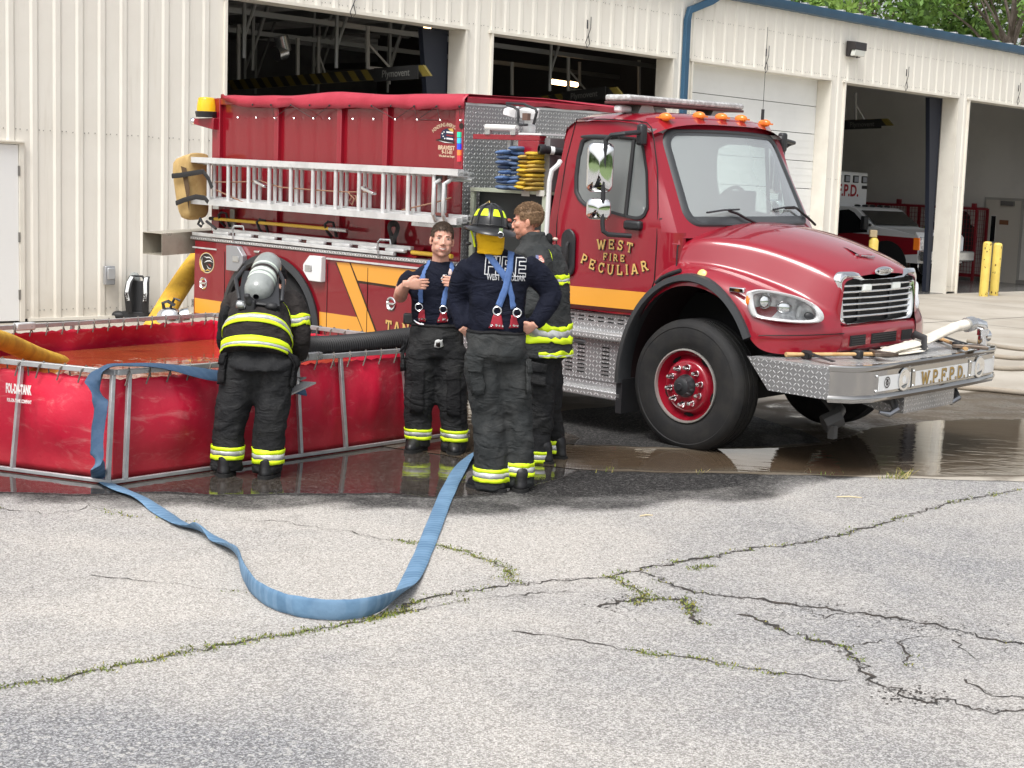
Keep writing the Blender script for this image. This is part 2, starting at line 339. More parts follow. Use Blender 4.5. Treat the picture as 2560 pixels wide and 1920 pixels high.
def paving(name, kind):
    m = bpy.data.materials.new(name); m.use_nodes = True; n, l = nodes(m); p = n['Principled BSDF']
    t = n.new('ShaderNodeTexCoord').outputs['Object']
    def attr(a): x = n.new('ShaderNodeAttribute'); x.attribute_name = a; return x.outputs['Fac']
    wetn = noise_(n, l, t, 2.6, 6, .65); fine = noise_(n, l, t, 30, 3)
    wet = math_(n, l, 'ADD', attr('wet'), math_(n, l, 'MULTIPLY', math_(n, l, 'SUBTRACT', wetn, .5), .34))
    wet = math_(n, l, 'ADD', wet, math_(n, l, 'MULTIPLY', math_(n, l, 'SUBTRACT', fine, .5), .12)); mud = attr('mud')
    if kind == 'asphalt':
        vo = n.new('ShaderNodeTexVoronoi'); vo.inputs['Scale'].default_value = 138; l.new(t, vo.inputs['Vector'])
        cell = n.new('ShaderNodeSeparateColor'); l.new(vo.outputs['Color'], cell.inputs[0])
        v2 = n.new('ShaderNodeTexVoronoi'); v2.inputs['Scale'].default_value = 62; l.new(t, v2.inputs['Vector'])
        c2 = n.new('ShaderNodeSeparateColor'); l.new(v2.outputs['Color'], c2.inputs[0])
        sp = ramp_(n, l, cell.outputs[0], .15, .9); gap = ramp_(n, l, vo.outputs['Distance'], .40, .62); sp2 = ramp_(n, l, c2.outputs[0], .8, .95)
        big = math_(n, l, 'ADD', math_(n, l, 'MULTIPLY', ramp_(n, l, noise_(n, l, t, .55, 8, .66, .5), .34, .66), .55), attr('tone'), clamp=True)
        lo = mix_(n, l, big, (.175, .175, .182), (.425, .397, .362)); hi = mix_(n, l, big, (.46, .46, .466), (.70, .665, .622))
        col = mix_(n, l, sp, lo, hi); col = mix_(n, l, math_(n, l, 'MULTIPLY', sp2, .5), col, (.68, .66, .62))
        col = mix_(n, l, math_(n, l, 'MULTIPLY', gap, .32), col, (.07, .068, .066)); pit = ramp_(n, l, noise_(n, l, t, 42, 4, .75), .31, .40); col = mix_(n, l, pit, (.06, .058, .056), col)
        st = ramp_(n, l, noise_(n, l, t, 1.1, 6, .7, .8), .62, .74); col = mix_(n, l, math_(n, l, 'MULTIPLY', st, .45), col, (.13, .12, .115))
        hgt = math_(n, l, 'ADD', math_(n, l, 'MULTIPLY', cell.outputs[1], .6), math_(n, l, 'MULTIPLY', noise_(n, l, t, 60, 4, .7), 1.1)); bd = .006
        wcol = mix_(n, l, sp, (.008, .008, .009), (.065, .063, .061)); wcol = mix_(n, l, math_(n, l, 'MULTIPLY', sp2, .5), wcol, (.16, .155, .15))
    else:
        big = ramp_(n, l, noise_(n, l, t, .5, 6, .6, .3), .3, .7); col = mix_(n, l, big, (.35, .315, .265), (.46, .425, .37))
        st = ramp_(n, l, noise_(n, l, t, 1.7, 7, .7, 1.), .55, .72); col = mix_(n, l, math_(n, l, 'MULTIPLY', st, .4), col, (.26, .22, .17))
        hgt = noise_(n, l, t, 55, 5, .7); bd = .0018; wcol = mix_(n, l, big, (.085, .068, .05), (.14, .118, .09))
    damp = ramp_(n, l, wet, .22, .6); col = mix_(n, l, damp, col, wcol)
    muddy = mix_(n, l, noise_(n, l, t, 1.3, 4), (.055, .037, .024), (.12, .086, .056))
    col = mix_(n, l, math_(n, l, 'MULTIPLY', mud, ramp_(n, l, wet, .5, .85)), col, muddy)
    l.new(col, p.inputs['Base Color'])
    pool = ramp_(n, l, wet, .74, .9); l.new(math_(n, l, 'ADD', math_(n, l, 'MULTIPLY', pool, .38), .14), p.inputs['Specular IOR Level'])
    ro = mix_(n, l, damp, (.92, .92, .92), (.78, .78, .78)); ro = mix_(n, l, pool, ro, (.035, .035, .035))
    x = n.new('ShaderNodeSeparateColor'); l.new(ro, x.inputs[0]); l.new(x.outputs[0], p.inputs['Roughness'])
    b = n.new('ShaderNodeBump'); b.inputs['Distance'].default_value = bd; l.new(math_(n, l, 'SUBTRACT', 1., math_(n, l, 'MULTIPLY', pool, .985)), b.inputs['Strength']); l.new(hgt, b.inputs['Height'])
    mp = n.new('ShaderNodeMapping'); mp.inputs['Scale'].default_value = (1.2, 3.2, 1); mp.inputs['Rotation'].default_value = (0, 0, .2); l.new(t, mp.inputs[0])
    b2 = n.new('ShaderNodeBump'); b2.inputs['Distance'].default_value = .0035; l.new(math_(n, l, 'MULTIPLY', pool, .5), b2.inputs['Strength']); l.new(noise_(n, l, mp.outputs[0], 2.4, 3, .5, .6), b2.inputs['Height']); l.new(b.outputs[0], b2.inputs['Normal'])
    l.new(b2.outputs[0], p.inputs['Normal']); MATS[name] = m; return m
m_asph, m_conc = paving('asphalt', 'asphalt'), paving('concrete', 'concrete')
_gy = steps([(-260, -20, 10), (-20, 3, 10), (3, 22, 300), (22, 40, 30), (40, 700, 14)])
sheet('ground', steps([(-500, -30, 12), (-30, -8, 20), (-8, 9, 280), (9, 30, 20), (30, 500, 12)]), lambda x: _gy, 0., m_asph)
_bx = [-400, -9, -2, -.3, .4, .71, 1.97, 3.73, 6, 12, 60, 400]; _by = [80, 14.5, 12.1, 11.1, 10.94, 10.87, 11.08, 11.26, 11.5, 12.3, 18, 60]
def _cy(x):
    y0 = np.interp(x, _bx, _by)+.012*math.sin(x*9)+.008*math.sin(x*23); return np.concatenate([y0+(20-y0 if y0 < 19 else 3)*np.linspace(0, 1, 130) ** 1.2, (max(20, y0+3))+np.array([1, 3, 6, 12, 25, 60, 200.])])
sheet('concrete_apron', steps([(-60, -9, 12), (-9, 9, 220), (9, 60, 30)]), _cy, .004, m_conc)
# a patch of old asphalt laid in the apron under the truck
_pt = px((1180, 1080), (1300, 1040), (1600, 1010), (1880, 1040), (2010, 1082), (2060, 1108), (1900, 1119), (1720, 1122), (1400, 1113), (1290, 1118))
_px0, _px1 = min(p.x for p in _pt), max(p.x for p in _pt)
def _edges(x):
    ys = []
    for a, b in zip(_pt, _pt[1:]+_pt[:1]):
        if (a.x-x)*(b.x-x) <= 0 and abs(a.x-b.x) > 1e-9: ys.append(a.y+(b.y-a.y)*(x-a.x)/(b.x-a.x))
    return min(ys)+.015*math.sin(x*17), max(ys)+.03*math.sin(x*13)
sheet('asphalt_patch', np.linspace(_px0+.02, _px1-.02, 90), lambda x: np.linspace(*_edges(x), 40), .008, m_asph)
# expansion joints in the apron
jm = pm('joint_dark', (.05, .045, .04), .9)
mb = MB()
for s_ in (6.4, 11.3, 16.2, 21., 25.8):
    a, b = fw(s_, -.2, 0).to_2d(), fw(s_, -7.5, 0).to_2d(); e = (b-a).normalized(); q = V((-e.y, e.x))*.012
    mb.add([V((*(p), .0085)) for p in (a-q, a+q, b+q, b-q)], [(0, 1, 2, 3)])
a, b = fw(2, -4.2, 0).to_2d(), fw(34, -4.2, 0).to_2d(); q = V((-.7, .7))*.012
mb.add([V((*(p), .0085)) for p in (a-q, a+q, b+q, b-q)], [(0, 1, 2, 3)])
tag(mb.build('apron_joints', jm), kind='structure')
# cracks in the asphalt: jagged dark grooves with moss and grass growing from them
CR_ = [([(0, 1722), (150, 1697), (243, 1674), (324, 1659), (486, 1627), (625, 1601), (775, 1578), (926, 1549), (1030, 1526)], .012, .9),
 ([(1042, 1504), (1157, 1477), (1227, 1471), (1280, 1463), (1436, 1448), (1523, 1445), (1604, 1422), (1743, 1399), (1893, 1370), (1986, 1361), (2113, 1335), (2264, 1292), (2368, 1257), (2547, 1225)], .018, .26),
 ([(926, 1549), (990, 1530), (1042, 1504)], .02, .5),
 ([(1523, 1445), (1570, 1462), (1616, 1486), (1590, 1512)], .014, .9),
 ([(1604, 1430), (1708, 1474), (1778, 1486), (1905, 1500), (2003, 1515), (2125, 1532), (2217, 1543), (2356, 1567), (2466, 1596), (2580, 1613)], .024, .18),
 ([(1859, 1535), (1969, 1581), (2102, 1616), (2148, 1659), (2177, 1706), (2252, 1734), (2316, 1758), (2356, 1746), (2432, 1775), (2580, 1778)], .02, .25),
 ([(2102, 1616), (2171, 1607), (2264, 1596), (2360, 1590)], .009, .1), ([(2252, 1603), (2270, 1640), (2262, 1668)], .012, .1),
 ([(1280, 1578), (1454, 1604), (1604, 1633), (1743, 1648), (1893, 1674), (2003, 1688), (2119, 1706)], .009, .4),
 ([(880, 1329), (937, 1347), (1088, 1364), (1146, 1376), (1215, 1399), (1273, 1428), (1282, 1460)], .012, .6),
 ([(226, 1439), (405, 1457), (521, 1474), (625, 1480)], .008, .2), ([(203, 1243), (226, 1266), (255, 1274), (324, 1292), (474, 1300), (694, 1303), (752, 1315), (880, 1329)], .006, .25),
 ([(226, 1266), (190, 1276), (120, 1285), (0, 1272)], .006, .2), ([(1736, 1425), (1752, 1418), (1774, 1415)], .007, .5), ([(1500, 1520), (1560, 1500), (1640, 1495), (1710, 1500), (1738, 1530), (1740, 1560)], .03, .35),
 ([(1042, 1526), (1150, 1505), (1260, 1490), (1420, 1478)], .007, .15), ([(2003, 1518), (2060, 1545), (2130, 1532)], .01, .1), ([(2380, 1600), (2440, 1650), (2520, 1620)], .008, .1), ([(2410, 1700), (2480, 1740), (2560, 1745)], .012, .15)]
mb = MB(); BL = []; rc = random.Random(3)
for pts, wd, gr in CR_:
    P = []
    for a, b in zip(pts, pts[1:]):
        A, B = G(*a), G(*b); k = max(2, int((B-A).length/.035))
        for i in range(k): P.append(A.lerp(B, i/k))
    P.append(G(*pts[-1])); L, Rr = [], []
    for i, p in enumerate(P):
        t = (P[min(i+1, len(P)-1)]-P[max(i-1, 0)]).normalized(); q = V((-t.y, t.x, 0)); j = rc.gauss(0, .010+wd*.35); p = p+q*j
        wv = wd*(1.35 if wd > .013 else 1)*(.3+1.1*abs(mnoise.noise(V((p.x*4, p.y*4, 1))))*2)*rc.uniform(.4, 1.2)
        L.append(p+q*wv*.5+V((0, 0, .003))); Rr.append(p-q*wv*.5+V((0, 0, .003)))
        g = mnoise.noise(V((p.x*1.7, p.y*1.7, 5)))+.5
        if rc.random() < gr*1.6 and g > .62-gr*.55: BL.append((p, gr))
    mb.loft([[a, b] for a, b in zip(L, Rr)], 0, False, False)
for pts, wd, gr in CR_:
    if wd < .011: continue
    for (a, b) in zip(pts, pts[1:]):
        A, B = G(*a), G(*b)
        for _ in range(int((B-A).length*(120 if wd > .015 else 50))):
            p = A.lerp(B, rc.random())+V((rc.gauss(0, wd*.6+.006), rc.gauss(0, wd*.6+.006), 0)); r = rc.uniform(.002, .0055)*(1+wd*14); k = 5; p.z = .0036
            mb.add([p+V((r*math.cos(6.283*i/k+r*99)*rc.uniform(.5, 1.5), r*math.sin(6.283*i/k+r*99)*rc.uniform(.4, 1.2), 0)) for i in range(k)], [tuple(range(k))])
for _ in range(420):   # crumbs where the surface has broken up
    u, v_ = rc.choice([(rc.gauss(1600, 70), rc.gauss(1505, 14)), (rc.gauss(2050, 120), rc.gauss(1525, 12)), (rc.gauss(2330, 90), rc.gauss(1565, 14)), (rc.gauss(2280, 50), rc.gauss(1742, 12))])
    p = G(u, v_); r = rc.uniform(.002, .008); k = 5
    mb.add([p+V((r*math.cos(6.283*i/k+r*99)*rc.uniform(.6, 1.3), r*math.sin(6.283*i/k+r*99)*rc.uniform(.6, 1.3), .0034)) for i in range(k)], [tuple(range(k))])
tag(mb.build('pavement_cracks', pm('crack_dark', (.035, .032, .03), .95, col2=(.07, .055, .045), vs=20)), kind='structure')
mb = MB()
for p, gr in BL:
    for _ in range(rc.randint(12, 26) if gr > .3 else rc.randint(5, 12)):
        q = p+V((rc.gauss(0, .026), rc.gauss(0, .02), .002)); h = rc.uniform(.004, .015); a = rc.uniform(0, 6.28); d = V((math.cos(a), math.sin(a), 0)); wd = rc.uniform(.002, .006); ln = V((rc.gauss(0, .5), rc.gauss(0, .5), 1)).normalized()*h
        mb.add([q-d*wd, q+d*wd, q+ln*.7+d*wd*.6, q+ln*1.1], [(0, 1, 2, 3)], rc.choice((0, 0, 1, 2)))
for u, v_, n_, hh in ((2255, 1196, 46, .10), (2215, 1196, 14, .06), (1515, 1178, 9, .05), (1760, 1183, 7, .045), (2080, 1186, 8, .04)):
    for _ in range(n_):
        q = G(u+rc.gauss(0, 16), v_+rc.gauss(0, 2)); h = rc.uniform(.3, 1)*hh; a = rc.uniform(0, 6.28); d = V((math.cos(a), math.sin(a), 0))*.003; ln = V((rc.gauss(0, .45), rc.gauss(0, .45), 1)).normalized()*h
        mb.add([q-d, q+d, q+ln*.6+d*.6, q+ln+V((ln.x, ln.y, 0))*.3], [(0, 1, 2, 3)], rc.choice((0, 1, 3)))
tag(mb.build('grass', [pm('blade_green', (.16, .22, .03), .7), pm('blade_yellow', (.30, .28, .06), .7), pm('blade_moss', (.10, .11, .02), .8), pm('blade_straw', (.45, .38, .17), .7)], recalc=False), 'short grass and moss growing in the pavement cracks', 'grass', kind='stuff')
sm = pm('straw', (.72, .6, .38), .7)
for u0, v0, u1, v1, lb in ((2092, 1242, 2155, 1244, 'longer pale straw lying on the damp asphalt by the puddle'), (1600, 1290, 1632, 1288, 'short pale straw lying on the dry asphalt near the wet edge')):
    a, b = G(u0, v0, .006), G(u1, v1, .006); tag(MB().tube([a, a.lerp(b, .5)+V((0, .01, .003)), b], [.004, .005, .003], 6).build('straw', sm), lb, 'straw', 'bits of straw on the ground')
# ================================================================ FIRE STATION
SH = lambda p: V((p.x-.0071*p.z, p.y+.0127*p.z, p.z))      # the wall leans a hair with the falling ground
fs = empty('fire_station', FB, 'cream ribbed metal fire station with five tall bay doors and a blue eave', 'building', rz=FPHI)
B_ = lambda: MB(SH)
m_wall = pm('wall_panel', (.84, .808, .735), .45, col2=(.81, .775, .70), vs=1.1, rvar=.08)
n_, l_ = nodes(m_wall); p_ = n_['Principled BSDF']; t_ = n_.new('ShaderNodeTexCoord').outputs['Object']; z_ = n_.new('ShaderNodeSeparateXYZ'); l_.new(t_, z_.inputs[0]); mp_ = n_.new('ShaderNodeMapping'); mp_.inputs['Scale'].default_value = (5, 5, .35); l_.new(t_, mp_.inputs[0])
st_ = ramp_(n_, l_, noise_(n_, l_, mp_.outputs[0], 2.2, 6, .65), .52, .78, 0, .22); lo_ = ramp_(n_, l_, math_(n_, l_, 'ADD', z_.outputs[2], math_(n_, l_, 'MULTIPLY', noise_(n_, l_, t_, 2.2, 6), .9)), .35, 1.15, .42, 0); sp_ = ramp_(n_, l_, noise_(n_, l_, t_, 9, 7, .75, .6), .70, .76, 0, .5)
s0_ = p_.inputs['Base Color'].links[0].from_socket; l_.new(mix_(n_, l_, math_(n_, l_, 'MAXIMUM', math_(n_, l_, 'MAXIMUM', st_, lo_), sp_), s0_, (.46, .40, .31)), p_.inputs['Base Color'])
m_trim = pm('wall_trim', (.80, .765, .68), .42, col2=(.74, .70, .62), vs=2.2)
m_blue = pm('blue_trim', (.020, .075, .14), .4, col2=(.026, .09, .165), vs=2)
ZH, ZE, SE = 4.283, 5.44, 29.9
DOORS = [(4.24, 8.595), (9.116, 13.5), (13.993, 18.317), (18.774, 23.165), (23.6, 28.)]
def ribbed(mb, s0, s1, z0, z1):
    """vertical ribbed sheet: a tall rib every 0.305 m and two faint ones between"""
    P = .305; pts = [(s0, 0)]; k = math.floor(s0/P)-1
    while k*P < s1:
        for o, wd, h in ((0, .12, .018),):
            c = k*P+o
            for q in ((c-wd/2, 0), (c-wd/4, -h), (c+wd/4, -h), (c+wd/2, 0)):
                if s0 < q[0] < s1: pts.append(q)
        k += 1
    pts.append((s1, pts[-1][1])); pts.append((s1, 0)) if False else None
    mb.loft([[V((a, b, z0)) for a, b in pts], [V((a, b, z1)) for a, b in pts]], 0, False, False)
mb = B_(); ribbed(mb, -12, .33, .05, ZE); ribbed(mb, .33, 1.37, 2.2, ZE); ribbed(mb, 1.37, 4.24, .05, ZE)
prev = 4.24
for a, b in DOORS:
    if a > prev: ribbed(mb, prev, a, .05, ZE)
    ribbed(mb, a, b, ZH, ZE); prev = b
ribbed(mb, prev, SE, .05, ZE)
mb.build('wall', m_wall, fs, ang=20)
mb = B_()       # jambs, heads and drip flashings
for i, (a, b) in enumerate(DOORS):
    mb = B_(); mb.box(a-.05, b+.05, -.05, -.002, ZH-.03, ZH+.012); mb.box(a, b, 0, .34, ZH-.028, ZH-.006)
    mb.box(a-.003, a+.035, -.042, .34, 0, ZH-.032); mb.box(b-.035, b+.003, -.042, .34, 0, ZH-.032); mb.build('door_trim', m_trim, fs)
mb = B_(); mb.box(-12, .28, -.044, -.001, .02, .06); mb.box(1.42, 4.2, -.044, -.001, .02, .06); mb.build('base_trim', m_trim, fs)
mb = B_()        # screw heads along the girts
rs = random.Random(5)
for z in (.16, 2.35, ZH+.07, 5.0):
    k = -20
    while k*.305 < SE:
        for o in (.115, .205, .06):
            s_ = k*.305+o
            if s_ < -4 or (z < ZH and any(a-.02 < s_ < b+.02 for a, b in DOORS)) or (z < 2.2 and .3 < s_ < 1.4): continue
            mb.ball((s_, -.008, z+rs.uniform(-.008, .008)), (.008, .006, .008), 6, 4)
        k += 1
tag(mb.build('wall_screws', pm('screw_grey', (.35, .34, .31), .5, .6), fs), kind='stuff')
# roof, eave gutter, downspout
mb = B_(); mb.add([(-12, -.05, ZE+.1), (SE+.1, -.05, ZE+.1), (SE+.1, 22, ZE+.75), (-12, 22, ZE+.75)], [(0, 1, 2, 3)])
k = -12
while k < SE:
    mb.loft([[V((k+d, n, ZE+.1+(n+.05)*.0295+h)) for d, h in ((-.07, .003), (-.035, .085), (.035, .085), (.07, .003))] for n in (-.1, 22)], 0, True, True); k += .61
mb.build('roof', pm('roof_metal', (.52, .53, .53), .35, .55, col2=(.4, .41, .41), vs=3), fs)
mb = B_(); mb.prism([(-12, 0, ZE-.02), (-12, -.16, ZE-.02), (-12, -.19, ZE+.05), (-12, -.19, ZE+.135), (-12, -.165, ZE+.135), (-12, -.165, ZE+.03), (-12, 0, ZE+.03)], (SE+12.1, 0, 0)); gut = mb.build('gutter', m_blue, fs)
mb = B_()
for path in ([(14.6, -.12, ZE+.02), (14.35, -.11, ZE-.12), (13.80, -.085, ZE-.33), (13.745, -.085, ZE-.5), (13.745, -.085, .25), (13.745, -.2, .12)],):
    P = [V(p) for p in path]; rings = []
    for i, p in enumerate(P):
        t = (P[min(i+1, len(P)-1)]-P[max(i-1, 0)]).normalized(); a = V((0, 1, 0)); a = (a-t*a.dot(t)).normalized(); b = t.cross(a); rings.append([p+a*x*.042+b*y*.058 for x, y in ((-1, -1), (1, -1), (1, 1), (-1, 1))])
    mb.loft(rings)
mb.build('downspout', m_blue, fs, bevel=.006)
# closed sectional door in the third bay
mw = pm('door_white', (.80, .81, .80), .4, col2=(.76, .77, .76), vs=1.5)
a, b = DOORS[2]; mb = B_()
for k in range(8):
    z0 = k*ZH/8; mb.box(a+.04, b-.04, .28, .33, z0+.006, z0+ZH/8-.006)
    for q in range(1, 4): mb.box(a+.04, b-.04, .2765, .28, z0+ZH/8*q/4-.010, z0+ZH/8*q/4+.010)
d3 = mb.build('bay_door', mw, fs); tag(d3, 'closed white sectional door')
# sliding screen-dark edges of open bays
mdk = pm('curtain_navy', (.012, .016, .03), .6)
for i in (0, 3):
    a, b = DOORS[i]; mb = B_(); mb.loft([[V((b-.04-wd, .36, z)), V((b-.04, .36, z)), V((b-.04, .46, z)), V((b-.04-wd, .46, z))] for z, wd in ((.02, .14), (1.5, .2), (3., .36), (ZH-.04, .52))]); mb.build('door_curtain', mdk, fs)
# side door at the left
mb = B_(); mb.box(.33, 1.37, -.046, -.002, 2.165, 2.2); mb.box(1.31, 1.37, -.04, .05, .02, 2.165); mb.box(.33, .39, -.04, .05, .02, 2.165); mb.box(.36, 1.40, -.075, -.046, 2.19, 2.205)
fr = mb.build('door_frame', m_trim, fs)
mb = B_(); mb.box(.395, 1.305, -.022, .02, .03, 2.16); sd_ = mb.build('side_door', pm('door_paint', (.84, .84, .83), .38), fs, bevel=.003)
mh = pm('hinge_steel', (.32, .31, .29), .35, .9)
for z in (.35, 1.05, 1.85): mb = B_(); mb.box(1.295, 1.318, -.036, -.023, z-.06, z+.06); mb.rod((1.308, -.04, z-.06), (1.308, -.04, z+.06), .009); mb.build('hinge', mh, sd_)
# interior: floor, ceiling deck with purlins, end wall, back wall, trusses
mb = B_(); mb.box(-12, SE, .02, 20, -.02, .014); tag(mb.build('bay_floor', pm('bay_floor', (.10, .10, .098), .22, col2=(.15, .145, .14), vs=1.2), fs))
mb = B_(); mb.add([(-12, .04, 5.42), (SE, .04, 5.42), (SE, 20, 5.85), (-12, 20, 5.85)], [(0, 1, 2, 3)])
for k in range(16): n_ = .5+k*1.22; z = 5.42+(n_)*.021; mb.box(-12, SE-.02, n_, n_+.07, z-.22, z-.01); mb.box(-12, SE-.02, n_+.07, n_+.13, z-.235, z-.22)
mb.build('ceiling', pm('ceiling_white', (.55, .56, .55), .6, col2=(.45, .46, .45), vs=.8), fs)
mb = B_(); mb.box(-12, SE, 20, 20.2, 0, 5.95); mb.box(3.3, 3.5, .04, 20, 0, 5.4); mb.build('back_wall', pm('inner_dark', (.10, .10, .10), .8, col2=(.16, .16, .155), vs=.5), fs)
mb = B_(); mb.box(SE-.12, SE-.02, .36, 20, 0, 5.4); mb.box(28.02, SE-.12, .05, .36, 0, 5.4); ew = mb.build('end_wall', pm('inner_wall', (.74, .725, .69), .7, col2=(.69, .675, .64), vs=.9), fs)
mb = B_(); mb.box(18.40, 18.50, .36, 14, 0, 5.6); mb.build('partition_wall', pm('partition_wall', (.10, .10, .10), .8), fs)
mst = pm('truss_steel', (.26, .27, .27), .5, .3); mb = B_()
for s_ in (6.4, 8.85, 11.4, 13.75, 21., 23.4): mb.box(s_-.06, s_+.06, .4, 20, 5.0, 5.18)
for s_ in (5.6, 7.3, 10.2, 12.):
    for k in range(6): n_ = 1.5+k*2.2; mb.rod((s_, n_, 3.9), (s_+.5, n_, 5.2), .025, 6); mb.rod((s_, n_, 3.6), (s_, n_, 5.3), .03, 6)
for n_ in (2.6, 5.5): mb.box(3.6, 18.3, n_, n_+.08, 4.35, 4.43)
mb.build('roof_truss', mst, fs)
mlt = pm('bracket_white', (.40, .40, .39), .5)
for u, w0, w1, u2, w2, n_ in ((919, 65, 171, 1022, 180, 2.2), (744, 95, 190, 744, 190, 4.5), (796, 92, 193, 830, 194, 5.5), (596, 62, 203, 596, 203, 5.), (1421, 140, 225, 1500, 232, 3.), (1280, 155, 238, 1280, 238, 4.), (1449, 155, 215, 1449, 215, 5.), (1598, 150, 240, 1598, 240, 3.), (2139, 232, 305, 2184, 308, 2.4), (1074, 125, 240, 1074, 240, 3.)):
    a, b, c = FA(u, w0, n_), FA(u, w1, n_), FA(u2, w2, n_); mb = B_(); mb.rod(a, b, .035, 6); mb.rod(b, c, .04, 6)
    if u2 != u: mb.rod(a.lerp(b, .4), b.lerp(c, .6), .018, 6)
    mb.build('track_bracket', mlt, fs)
mb = B_()
for u, w0, u2, w2 in ((702, 90, 711, 128), (711, 128, 690, 135)): mb.tube([FA(u, w0, 4), FA(u2, w2, 4)], .13, 10)
mb.build('flue_pipe', pm('flue_silver', (.5, .52, .54), .25, .9), fs)
def hazard(name, a, b, h, parent, txt=None):
    """yellow and black striped boom; the stripes are its own plates"""
    a, b = V(a), V(b); t = (b-a).normalized(); L = (b-a).length; Z = V((0, 0, 1)); nn = t.cross(Z).normalized()
    mb = B_(); k = int(L/.16)
    for i in range(k):
        p0, p1 = a+t*(L*i/k), a+t*(L*(i+1)/k); sl_ = t*.08
        mb.prism([p0-sl_, p1-sl_, p1+sl_+Z*h, p0+sl_+Z*h], nn*.05, i % 2)
    return mb.build(name, [pm('hazard_yellow', (.13, .10, .018), .5), pm('hazard_black', (.015, .015, .015), .5)], parent)
for s_, u0, w0, u1, w1, tx, tu, tv in ((7.4, 1066, 190, 575, 225, 'Plymovent', 1000, 190), (12.3, 1548, 240, 1360, 262, 'Plymovent', 1468, 243), (22.6, 2225, 314, 2110, 318, 'Plymovent', 2160, 315)):
    a = FS(u0, w0, s_); b = FS(u1, w1, s_); o = hazard('hazard_boom', a, b, .16, fs)
    c = FS(tu, tv, s_); t = (a-b).normalized(); ex = SH(c)-t.cross(V((0, 0, 1)))*-.0
    mt = frame(SH(c)+V((-.075, 0, .03)), t, (0, 0, 1)); pl = MB(); pl.box(-.5, .5, -.10, .10, 0, .012, M=mt); pl.build('boom_plate', pm('plate_black', (.012, .012, .012), .5), o)
    text('boom_lettering', tx, .15, mt @ Mx.Translation((0, 0, .014)), pm('letter_pale', (.13, .13, .12), .5), o)
# lit strip lamps in the first two bays
lm = pm('lamp_glow', (1, .62, .3), .5, emit=5.)
for u0, w0, u1, w1, n_ in ((1380, 204, 1414, 209, 4.), (1425, 209, 1442, 212, 4.), (1063, 64, 1074, 66, 1.6)):
    a, b = FA(u0, w0, n_), FA(u1, w1, n_); mb = B_(); mb.rod(a, b, .05, 8); mb.build('strip_lamp', lm, fs)
# interior door, its sign, closer and window, on the end wall (all at s just short of SE-.12)
q = SE-.12; zt = 2.13
def EW(u, w): p = FS(u, w, q); return p.y, p.z
n0, n1 = EW(2549, 600)[0], EW(2462, 600)[0]
mb = B_(); mb.box(q-.04, q-.001, n0-.06, n1+.06, 0, zt+.06); mb.build('door_frame', pm('grey_frame', (.42, .41, .385), .5), fs)
mb = B_(); mb.box(q-.06, q-.041, n0, n1, .01, zt); idr = mb.build('inner_door', pm('beige_door', (.60, .57, .51), .5), fs); w_ = n1-n0
mb = B_(); mb.box(q-.066, q-.0605, n1-w_*.33, n1-w_*.16, 1.02, 1.74); mb.build('window_frame', pm('pale_frame', (.66, .64, .6), .5), idr)
mb = B_(); mb.box(q-.069, q-.0665, n1-w_*.31, n1-w_*.18, 1.05, 1.71); mb.build('window_pane', pm('pane_dark', (.012, .014, .016), .1), idr)
mb = B_(); mb.box(q-.067, q-.0605, n0+w_*.32, n0+w_*.58, 1.5, 1.62); mb.build('door_sign', pm('sign_brown', (.22, .10, .05), .5), idr)
mb = B_(); mb.box(q-.13, q-.061, n0+w_*.18, n0+w_*.55, zt-.14, zt-.02); mb.build('door_closer', pm('closer_grey', (.25, .25, .25), .4, .5), idr)
mb = B_(); mb.box(q-.05, q-.0, .4, 12, 0, .11); mb.build('baseboard', pm('baseboard', (.30, .29, .27), .6), fs)
for u0, w0, u1, w1 in ((2429, 560, 2437, 582), (2556, 540, 2568, 572)):
    a, b = EW(u0, w0), EW(u1, w1); mb = B_(); mb.box(q-.02, q-.001, min(a[0], b[0]), max(a[0], b[0]), min(a[1], b[1]), max(a[1], b[1])); tag(mb.build('notice', pm('notice_pale', (.66, .62, .6), .6), None), None)
    o = bpy.data.objects[-1] if False else [x for x in bpy.data.objects if x.name.startswith('notice')][-1]; o.location = FB; o.rotation_euler = (0, 0, FPHI)
    tag(o, 'small red edged notice on the wall beside the beige inner door' if u0 < 2500 else 'white notice on the wall at the hinge side of the beige inner door', 'notice')
# small wire hooks left on the wall over each bay
wm = pm('wire_dark', (.04, .04, .045), .5)
for i, (u, w, lb) in enumerate([(884, 10, 'thin wire hook on the wall above the first open bay'), (1471, 88, 'thin wire hook hanging on the wall above the second bay beside the downspout'), (1917, 155, 'thin wire hook on the wall above the closed white door'), (2267, 203, 'thin wire hook on the wall above the bay with the ambulance'), (2547, 240, 'thin wire hook on the wall above the last bay with the inner door')]):
    c = FA(u, w, -.05); mb = B_(); D_ = lambda x, z: c+V((x, 0, z))
    mb.rod(D_(-.03, .1), D_(-.03, .24), .012, 6); mb.tube([D_(.05, .3), D_(.05, .12), D_(0, .0), D_(-.06, -.12), D_(-.02, -.2), D_(.04, -.13), D_(0, 0)], .007, 6)
    o = mb.build('wire_hook', wm); o.location = FB; o.rotation_euler = (0, 0, FPHI); tag(o, lb, 'hook', 'wire hooks on the wall above the bays')
